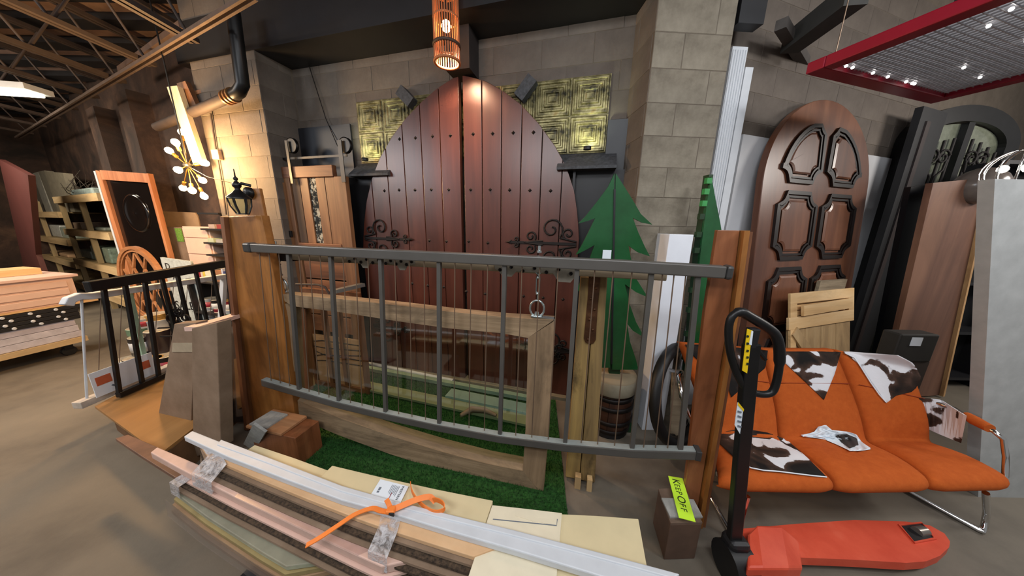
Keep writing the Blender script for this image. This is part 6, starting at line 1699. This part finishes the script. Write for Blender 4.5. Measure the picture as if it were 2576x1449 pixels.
def welt(pts, nm='welt'):
    P = []
    for (x, y) in pts:
        d = ray(x, y).normalized(); h = bvh.ray_cast(CAM, d)
        if h[0] is not None: P.append(CAM+d*(h[3]-.010))
    return P
for o_, pts in ((bpy.data.objects['cowhide_throw.004'], [(1862, 1165), (1890, 1177), (1920, 1183), (1960, 1186), (2000, 1191), (2040, 1196), (2079, 1200)]), (bpy.data.objects['cowhide_throw.003'], [(2125, 888), (2150, 900), (2165, 922), (2190, 962), (2212, 993), (2229, 1012)])):
    mb = MB(); mb.tube(welt(pts), .0032, 6); mb.build('pale_welt', m_tag, o_)
# hide on right arm
c4 = [hz(2312, 1002, .60), hz(2372, 1008, .60), hz(2432, 1046, .60)]
d4 = [hz(2318, 1072, .40)+V((0, -.0, 0)), hz(2362, 1092, .40), hz(2418, 1115, .40)]
lr = lambda L_, u: L_[min(int(u*2), 1)].lerp(L_[min(int(u*2), 1)+1], u*2-min(int(u*2), 1))
c4 = [lr(c4, k/8) for k in range(9)]; d4 = [lr(d4, k/8) for k in range(9)]
mb = MB(); mb.sheet(c4, d4, (0.0, .012, 0)); mesh_thing(mb, 'cowhide_throw', m_hide, 'black and white cowhide hanging over the right chrome arm of the sofa', 'throw', tuple(c4[1]), group='cowhide throws on the orange sofa')
# crumpled cloth with hide
drape('crumpled_cloth', [(2014, 1092), (2046, 1089), (2060, 1071), (2078, 1069), (2098, 1086), (2124, 1084), (2154, 1092), (2168, 1112), (2192, 1128), (2186, 1134), (2140, 1135), (2104, 1118), (2068, 1103), (2020, 1100)], 'crumpled white cloth with a dark patch lying on the middle sofa seat', cat='cloth', step=4, mat=m_tag, ruffle=.03, lift=.004)
drape('dark_patch', [(2098, 1093), (2130, 1092), (2156, 1102), (2160, 1120), (2138, 1128), (2118, 1114)], 'x', cat='cloth', step=4, mat=plain('dark_hide_patch', '#2e2522', .8), ruffle=.03, lift=.011)
o1 = bpy.data.objects['crumpled_cloth']; o2 = bpy.data.objects['dark_patch']
o2.parent = o1; o2.location = o2.location-o1.location
for o_ in (o1, o2):
    for k_ in ('group',):
        if k_ in o_: del o_[k_]
del o2['label']; del o2['category']

# ================================================================== PALLET JACK
Bs = V((1.05, 1.03, .12)); H0 = hz(1893, 905, 1.02); 
bot = hz(1846, 1380, .14); 
def pj(px, py, z=None):
    # plane of the tiller: through the base and leaning with x
    d = ray(px, py); o_ = bot; n_ = V((.0, 1, -.0)); tt = (o_-CAM).dot(n_)/d.dot(n_); return CAM+d*tt
t = thing('pallet_jack', 'pallet jack with a black loop handle and red-orange forks in front of the orange sofa', 'pallet jack', (bot.x, bot.y, 0))
S0, S1 = pj(1845, 1375), pj(1890, 865)
mb = MB(); mb.path([S0, S1], .054, .03, (0, 1, 0)); mb.build('tiller_shaft', m_blackm, t, .004)
lp = [(1872, 975), (1852, 935), (1837, 885), (1833, 830), (1841, 797), (1862, 785), (1885, 796), (1925, 820), (1950, 842), (1960, 875), (1960, 920), (1952, 965), (1940, 988), (1915, 992), (1882, 985)]
P = [pj(*p) for p in lp]
# smooth
def cr(P, n=4):
    out = []
    for i in range(len(P)-1):
        p0, p1, p2, p3 = P[max(i-1, 0)], P[i], P[i+1], P[min(i+2, len(P)-1)]
        for k in range(n):
            u = k/n; out.append(.5*((2*p1)+(p2-p0)*u+(2*p0-5*p1+4*p2-p3)*u*u+(3*p1-p0-3*p2+p3)*u**3))
    return out+[P[-1]]
Q_ = cr(P); nQ = len(Q_); rad = [(.018 if 18 < i < 40 else .0135) for i in range(nQ)]
mb = MB(); mb.tube(Q_, rad, 14); mb.build('loop_handle', m_blackm, t)
mb = MB(); mb.path([pj(1880, 865), pj(1905, 880), pj(1925, 905)], .012, .016, (0, 1, 0)); mb.build('release_lever', m_blackm, t, .003)
mb = MB(); mb.box(pj(1890, 850)+V((0, .0, 0)), (.036, .03, .08)); mb.build('lever_housing', m_black, t, .005)
def sticker(c4, mat, nm, off):
    Q2 = [pj(*p)+V((0, -off, 0)) for p in c4]; mb = MB(); mb.prism(Q2, (0, .002, 0)); return mb.build(nm, mat, t)
sticker([(1856, 925), (1868, 932), (1881, 826), (1868, 822)], m_yel, 'yellow_sticker', .022)
sticker([(1872, 860), (1878, 862), (1882, 828), (1878, 826)], m_tag, 'white_sticker', .0235)
for yy in (840, 858, 876, 892, 908):
    sticker([(1865, yy+2), (1870, yy+3), (1871.5, yy-2), (1866.5, yy-3)], m_ink, 'pictogram', .0245)
s_c = sticker([(1838, 1060), (1851, 1082), (1859, 1020), (1845, 1004)], m_tag, 'white_sticker', .022)
sticker([(1845, 1010), (1859, 1026), (1860, 1020), (1846, 1003)], m_yel, 'sticker_edge', .0235)
for yy in (1022, 1034, 1046, 1058): sticker([(1844, yy+5), (1853, yy+8), (1854, yy+4), (1845, yy+1)], m_inkg, 'pictogram', .0245)
# body + forks
mb = MB(); mb.box((bot.x, bot.y, .15), (.09, .08, .12)); mb.build('pump_body', m_black, t, .02)
mb = MB(); mb.tube([(bot.x-.05, bot.y-.02, .09), (bot.x+.05, bot.y-.02, .09)], .085, 20); mb.build('steer_wheel', m_tyre, t)
zf_ = .085
fA = [hz(x, y, zf_) for x, y in ((1868, 1330), (2000, 1318), (2150, 1308), (2280, 1312), (2340, 1322), (2376, 1342), (2390, 1362))]
fB = [hz(x, y, zf_) for x, y in ((1868, 1400), (2000, 1402), (2150, 1408), (2280, 1416), (2330, 1412), (2365, 1398), (2388, 1376))]
mb = MB(); mb.sheet(fA, fB, (0, 0, -.045)); fk_ = mb.build('fork', m_jack, t)
hA = [hz(x, y, zf_+.002) for x, y in ((2262, 1322), (2318, 1316), (2352, 1356), (2300, 1366))]
mb = MB(); mb.path(hA, .008, .012, closed=True); mb.build('slot_rim', m_jack, fk_)
mb = MB(); mb.prism([p+V((0, 0, -.001)) for p in hA], (0, 0, .002)); mb.build('slot', m_black, fk_)
a = (hA[0]+hA[3])/2; b_ = (hA[1]+hA[2])/2
mb = MB(); mb.tube([a.lerp(b_, .45)+V((0, 0, .004)), a.lerp(b_, .85)+V((0, 0, .004))], .022, 12); mb.build('roller', plain('steel_roller', '#8b857e', .3, .6), fk_)
mb = MB(); mb.sheet([hz(1880, 1345, .17), hz(1905, 1320, .18), hz(1965, 1322, .16), hz(2010, 1360, .09)], [hz(1880, 1430, .17), hz(1920, 1430, .17), hz(1985, 1430, .15), hz(2020, 1430, .09)], (0, 0, -.08)); mb.build('front_hood', m_jack, t, .01)
mb = MB(); B2 = [p+V((-.05, -.55, 0)) for p in fA]; mb.sheet(B2, [p+V((-.05, -.55, 0)) for p in fB], (0, 0, -.045)); mb.build('fork', m_jack, t)
for p in ((fA[4]+fB[4])/2,):
    mb = MB(); mb.tube([p+V((-.12, -.03, -.05)), p+V((-.12, .03, -.05))], .03, 14); mb.build('load_wheel', m_tyre, t)

# ================================================================== FOREGROUND STACK ON A CART
EX = V((1, -.254, 0)).normalized(); EY = V((.254, 1, 0)).normalized(); RZ = math.atan2(-.254, 1)
O_ = V((-1.5, 1.1, 0))
def st(x, y, z): return O_+EX*x+EY*y+V((0, 0, z))
t = thing('lumber_cart', 'low dark cart under the stack of wrapped boards in the foreground', 'cart', tuple(st(1.3, -.3, 0)), RZ)
Mc = Matrix((EX, EY, V((0, 0, 1)))).transposed().to_4x4(); Mc.translation = O_
zc = .335
mb = MB(Mc); mb.bb(.6, 2.1, -.42, .02, zc-.05, zc); mb.build('deck', m_black, t)
for x in (.7, 2.0):
    for y in (-.38, -.02):
        mb = MB(Mc); mb.bb(x-.025, x+.025, y-.025, y+.025, .1, zc-.05); mb.build('leg', m_black, t)
        mb = MB(Mc @ Matrix.Translation((x, y, .05)) @ Matrix.Rotation(PI/2, 4, 'X')); mb.lathe([(.045, -.015), (.05, -.01), (.05, .01), (.045, .015)], n=14); mb.build('castor', m_tyre, t)
def ribbon(A, B, z, th_, name, mat, lab, cat, parent=None, bev=.002, z2=None):
    PA = [hz(*p, z) for p in A]; PB2 = [hz(*p, z) for p in B]
    mb = MB(); mb.sheet(PA, PB2, (0, 0, -th_))
    if parent is not None: return mb.build(name, mat, parent, bev)
    c0 = sum(PA+PB2, V((0, 0, 0)))/(len(PA)*2)-V((0, 0, th_))
    return mesh_thing(mb, name, mat, lab, cat, tuple(c0), bevel=bev)
def board_w(A, wd_, z, th_, name, mat, lab, cat, skew=0):
    PA = [hz(*p, z) for p in A]; PB2 = [p-EY*wd_+EX*skew for p in PA]
    mb = MB(); mb.sheet(PA, PB2, (0, 0, -th_)); c0 = sum(PA, V((0, 0, 0)))/len(PA)-V((0, 0, th_))
    return mesh_thing(mb, name, mat, lab, cat, tuple(c0), bevel=.002)
# cream panels at the back, overlapping like steps
board_w([(641, 1119), (740, 1152), (858, 1195)], .10, .585, .018, 'cream_panel', m_cream, 'pale green-cream panel at the far left of the foreground stack', 'panel')
board_w([(836, 1171), (950, 1198), (1100, 1231), (1240, 1259)], .13, .604, .018, 'cream_panel', m_cream, 'long cream panel carrying the white paper label', 'panel')
board_w([(1238, 1270), (1330, 1280), (1414, 1290)], .22, .60, .018, 'shaker_panel', m_creamw, 'pale panel with a fine inlaid line, right of the labelled cream panel', 'panel')
board_w([(1412, 1293), (1500, 1297), (1606, 1305)], .24, .595, .018, 'cream_panel', m_cream, 'cream panel at the right end of the foreground stack', 'panel')
o = bpy.data.objects['shaker_panel']
A = [hz(1240, 1292, .6012), hz(1404, 1310, .6012), hz(1406, 1324, .6012)]
mb = MB(); mb.path([hz(1240, 1306, .6012), hz(1400, 1322, .6012), hz(1402, 1306, .6012)], .0025, .0015); mb.build('inlaid_line', m_inkg, o)
mb = MB(); mb.prism([hz(1296, 1298, .6), hz(1402, 1308, .6), hz(1400, 1322, .6), hz(1340, 1312, .6)], (0, 0, .0015)); mb.build('inset_field', m_creamw, o)
# support packing between panels and deck
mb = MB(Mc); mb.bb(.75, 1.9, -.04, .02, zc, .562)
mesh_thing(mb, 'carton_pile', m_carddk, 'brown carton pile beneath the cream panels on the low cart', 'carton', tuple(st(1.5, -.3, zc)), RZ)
# white boards
ribbon([(484, 1083), (600, 1129), (730, 1178), (860, 1222), (1000, 1266), (1118, 1293), (1295, 1337), (1500, 1390), (1720, 1450)],
       [(462, 1098), (575, 1150), (715, 1204), (860, 1258), (990, 1293), (1133, 1337), (1300, 1385), (1480, 1440), (1700, 1510)], .632, .026, 'white_board', m_white, 'long white painted board lying along the foreground stack, longest one', 'board', bev=.004)
ribbon([(556, 1105), (680, 1152), (860, 1221), (1000, 1261), (1118, 1290), (1295, 1333), (1490, 1384), (1710, 1443)],
       [(545, 1118), (670, 1163), (860, 1236), (1000, 1275), (1110, 1303), (1285, 1346), (1478, 1396), (1695, 1455)], .636, .014, 'white_board', m_white, 'narrow second white board lying along the back edge of the long white board', 'board', bev=.003)
# carton bundle A
t = thing('carton_bundle', 'light brown carton bundle with dark corrugated edges and film-wrapped ends, beside the white boards', 'bundle', tuple(st(.6, -.1, .5)), RZ)
Aa = [(498, 1112), (620, 1160), (760, 1214), (900, 1266), (1010, 1300), (1150, 1345), (1250, 1378)]
Ab = [(524, 1150), (640, 1200), (770, 1254), (900, 1305), (1000, 1340), (1100, 1372), (1190, 1400)]
ribbon(Aa, Ab, .606, .016, 'top_carton', m_cardl, '', '', t)
z = .588
def shift(L_, dz, z): return L_
PBc = [hz(*p, .606) for p in Ab]; PAc = [hz(*p, .606) for p in Aa]
for k in range(4):
    of = EY*(-.012*(k+1))
    mb = MB(); mb.sheet([p+V((0, 0, z-.606)) for p in PAc], [p+of*1.0+V((0, 0, z-.606)) for p in PBc], (0, 0, -.010)); mb.build('carton_sheet', m_corr if k % 2 else m_carddk, t)
    mb = MB(); mb.sheet([p+V((0, 0, z-.617)) for p in PAc], [p+of*.3+V((0, 0, z-.617)) for p in PBc], (0, 0, -.006)); mb.build('dark_gap', m_black, t)  # black sheets stand in for the shaded gaps between cartons
    z -= .017
for (i0, i1, ua, ub) in ((0, 1, -.02, .42), (3, 4, .55, 1.0)):
    a0, a1 = PAc[i0].lerp(PAc[i1], ua), PAc[i0].lerp(PAc[i1], ub); b0, b1 = PBc[i0].lerp(PBc[i1], ua), PBc[i0].lerp(PBc[i1], ub)
    mb = MB(); up_ = V((0, 0, .004)); out = -EY*.062
    sec = lambda a, b_: [a+up_+EY*.004, b_+up_, b_+out*.9+V((0, 0, -.03)), b_+out+V((0, 0, -.082)), a+V((0, 0, -.085))+EY*.004]
    A5, B5 = sec(a0, b0), sec(a1, b1)
    for q in range(4): mb.sheet([A5[q], B5[q]], [A5[q+1], B5[q+1]], (0, 0, .0012) if q != 4 else (0, .001, 0))
    mb.build('film_wrap', m_filmw, t)
# bundle B: pink-cream long carton over dark sheets
t = thing('carton_bundle', 'pinkish long carton with dark sheets under it, nearer the viewer than the light brown bundle', 'bundle', tuple(st(.4, -.2, .48)), RZ)
Ba = [(396, 1124), (480, 1160), (620, 1219), (760, 1275), (880, 1322), (980, 1362), (1080, 1400)]
Bb = [(378, 1138), (450, 1178), (590, 1250), (720, 1312), (830, 1365), (900, 1398), (960, 1425)]
ribbon(Ba, Bb, .55, .035, 'long_carton', m_pink, '', '', t, .004)
PBc = [hz(*p, .55) for p in Bb][1:]; PAc = [hz(*p, .55) for p in Ba][1:]
z = .512
for k in range(3):
    of = -EY*(.010*(k+1))
    mb = MB(); mb.sheet([p+V((0, 0, z-.55)) for p in PAc], [p+of+V((0, 0, z-.55)) for p in PBc], (0, 0, -.009)); mb.build('sheet', [m_pink, m_corr, m_carddk][k], t); 
    mb = MB(); mb.sheet([p+V((0, 0, z-.56)) for p in PAc], [p+of*.2+V((0, 0, z-.56)) for p in PBc], (0, 0, -.007)); mb.build('dark_sheet', m_black, t); z -= .017
p0, p1 = PBc[0], PBc[0].lerp(PBc[1], .18)
mb = MB()
for (u, v_) in ((0, -.002), ): mb.sheet([p0+EY*.03+V((0, 0, -.034)), p1+EY*.03+V((0, 0, -.034))], [p0-EY*.036+V((0, 0, -.036)), p1-EY*.036+V((0, 0, -.036))], (0, 0, .001)); mb.sheet([p0-EY*.036+V((0, 0, -.036)), p1-EY*.036+V((0, 0, -.036))], [p0-EY*.04+V((0, 0, -.09)), p1-EY*.04+V((0, 0, -.09))], (0, .001, 0))
mb.build('film_wrap', m_filmw, t)
# clear film over the pink carton
mb = MB(); P5 = [hz(*p, .5515) for p in Ba][2:6]; P6 = [hz(*p, .5515) for p in Bb][2:6]; mb.sheet(P5, P6, (0, 0, .001)); mb.build('film_sheet', m_film, t)
# bundle C: lowest, tan and gold edged
t = thing('wrapped_bundle', 'film-wrapped bundle of tan and grey-green boards at the near edge of the stack', 'bundle', tuple(st(.7, -.28, .40)), RZ)
Ca = [(470, 1205), (560, 1255), (660, 1308), (770, 1362), (860, 1405)]; Cb = [(440, 1240), (520, 1300), (590, 1345), (660, 1390), (720, 1425)]
ribbon(Ca, Cb, .46, .02, 'top_board', plain('grey_green_board', '#a3a48b', .6), '', '', t, .003)
Cc2 = [(432, 1232), (510, 1290), (590, 1342), (650, 1380), (700, 1412)]
PCb = [hz(*p, .46) for p in Cb]; PCa = [hz(*p, .46) for p in Ca]
for k in range(3):
    mb = MB(); mb.sheet([p+V((0, 0, -.024-.02*k)) for p in PCa], [p-EY*(.008*(k+1))+V((0, 0, -.024-.02*k)) for p in PCb], (0, 0, -.016)); mb.build('board', [plain('gold_edge', '#9d8b5e', .5), m_card, m_carddk][k], t)
mb = MB(); mb.sheet([p+V((0, 0, .002)) for p in PCa], [p-EY*.004+V((0, 0, .002)) for p in PCb], (0, 0, .001)); mb.sheet([p-EY*.03+V((0, 0, .002)) for p in PCb], [p-EY*.036+V((0, 0, -.08)) for p in PCb], (0, .001, 0)); mb.build('film_wrap', m_film, t)
# brown board reaching left to the platform
t0 = ribbon([(322, 1093), (400, 1126), (470, 1160), (560, 1212)], [(290, 1103), (352, 1145), (420, 1188), (520, 1250)], .32, .02, 'brown_board', m_brown, 'dark brown board reaching out left from the stack across the platform corner', 'board')
# label on cream panel
zl_ = .608
t = thing('paper_label', 'white printed shipping label reading WESTERN on the long cream panel', 'label', tuple(hz(975, 1240, zl_)))
c4 = [hz(*p, zl_+.0005) for p in ((957, 1206), (1028, 1224), (1004, 1272), (932, 1246))]
mb = MB(); mb.prism(c4, (0, 0, .0012)); mb.build('paper', m_tag, t)
ux = (c4[2]-c4[1]).normalized(); uy = (c4[1]-c4[0]).normalized()
Mt = basis(c4[1]-uy*.024+ux*.004+V((0, 0, .002)), ux, uy); lettering('lettering', 'WESTERN', (c4[2]-c4[1]).length/5.9, Mt, m_black, t, .0002)
for k in range(6):
    mb = MB(); a = c4[1]-uy*(.034+.006*k)+ux*.01+V((0, 0, .0022)); mb.path([a, a+ux*(.04-.004*(k % 3))], .0015, .0004); mb.build('fine_print', m_inkg, t)
mb = MB(); a = c4[2]-uy*.05-ux*.005+V((0, 0, .0022)); mb.path([a, a-ux*.03], .002, .0004); mb.build('red_mark', plain('red_print', '#a03a44', .6), t)
mb = MB(); a = c4[0]+uy*.02+ux*.03+V((0, 0, .0022)); mb.path([a, a+ux*.012], .008, .0004); mb.path([a+ux*.015, a+ux*.022], .008, .0004); mb.build('stamp_print', m_inkg, t)
# orange strap
t = thing('ratchet_strap', 'bright orange tie-down strap knotted over the stack and the label', 'strap', tuple(hz(985, 1283, .645)))
def sp(L_): return cr([hz(x, y, z) for x, y, z in L_], 5)
def flat(P, wd_, h_, nm, up=(0, 0, 1)): mb = MB(); mb.path(P, wd_, h_, up, smooth=False); return mb.build(nm, m_strapo, t)
flat(sp([(770, 1372, .60), (805, 1352, .612), (850, 1322, .618), (893, 1294, .625), (935, 1279, .64), (958, 1285, .642), (980, 1288, .645)]), .016, .003, 'webbing')
mb = MB(); mb.box(hz(984, 1283, .65), (.03, .026, .014), Matrix.Rotation(RZ+.3, 3, 'Z')); mb.build('knot', m_strapo, t, .005)
mb = MB(); mb.box(hz(983, 1293, .648), (.026, .006, .012), Matrix.Rotation(RZ, 3, 'Z')); mb.build('buckle', m_black, t, .002)
flat(sp([(983, 1280, .65), (978, 1268, .66), (972, 1256, .668)]), .015, .003, 'tail')
flat(sp([(988, 1282, .65), (1020, 1268, .655), (1050, 1256, .66), (1075, 1250, .66), (1085, 1252, .655), (1095, 1262, .645)]), .018, .003, 'webbing', (0, -.5, .8))
flat(sp([(1033, 1217, .62), (1035, 1232, .635), (1044, 1250, .64), (1062, 1270, .638), (1085, 1286, .636), (1105, 1288, .638), (1117, 1279, .645), (1114, 1266, .655), (1100, 1258, .66), (1090, 1258, .655)]), .003, .018, 'webbing')
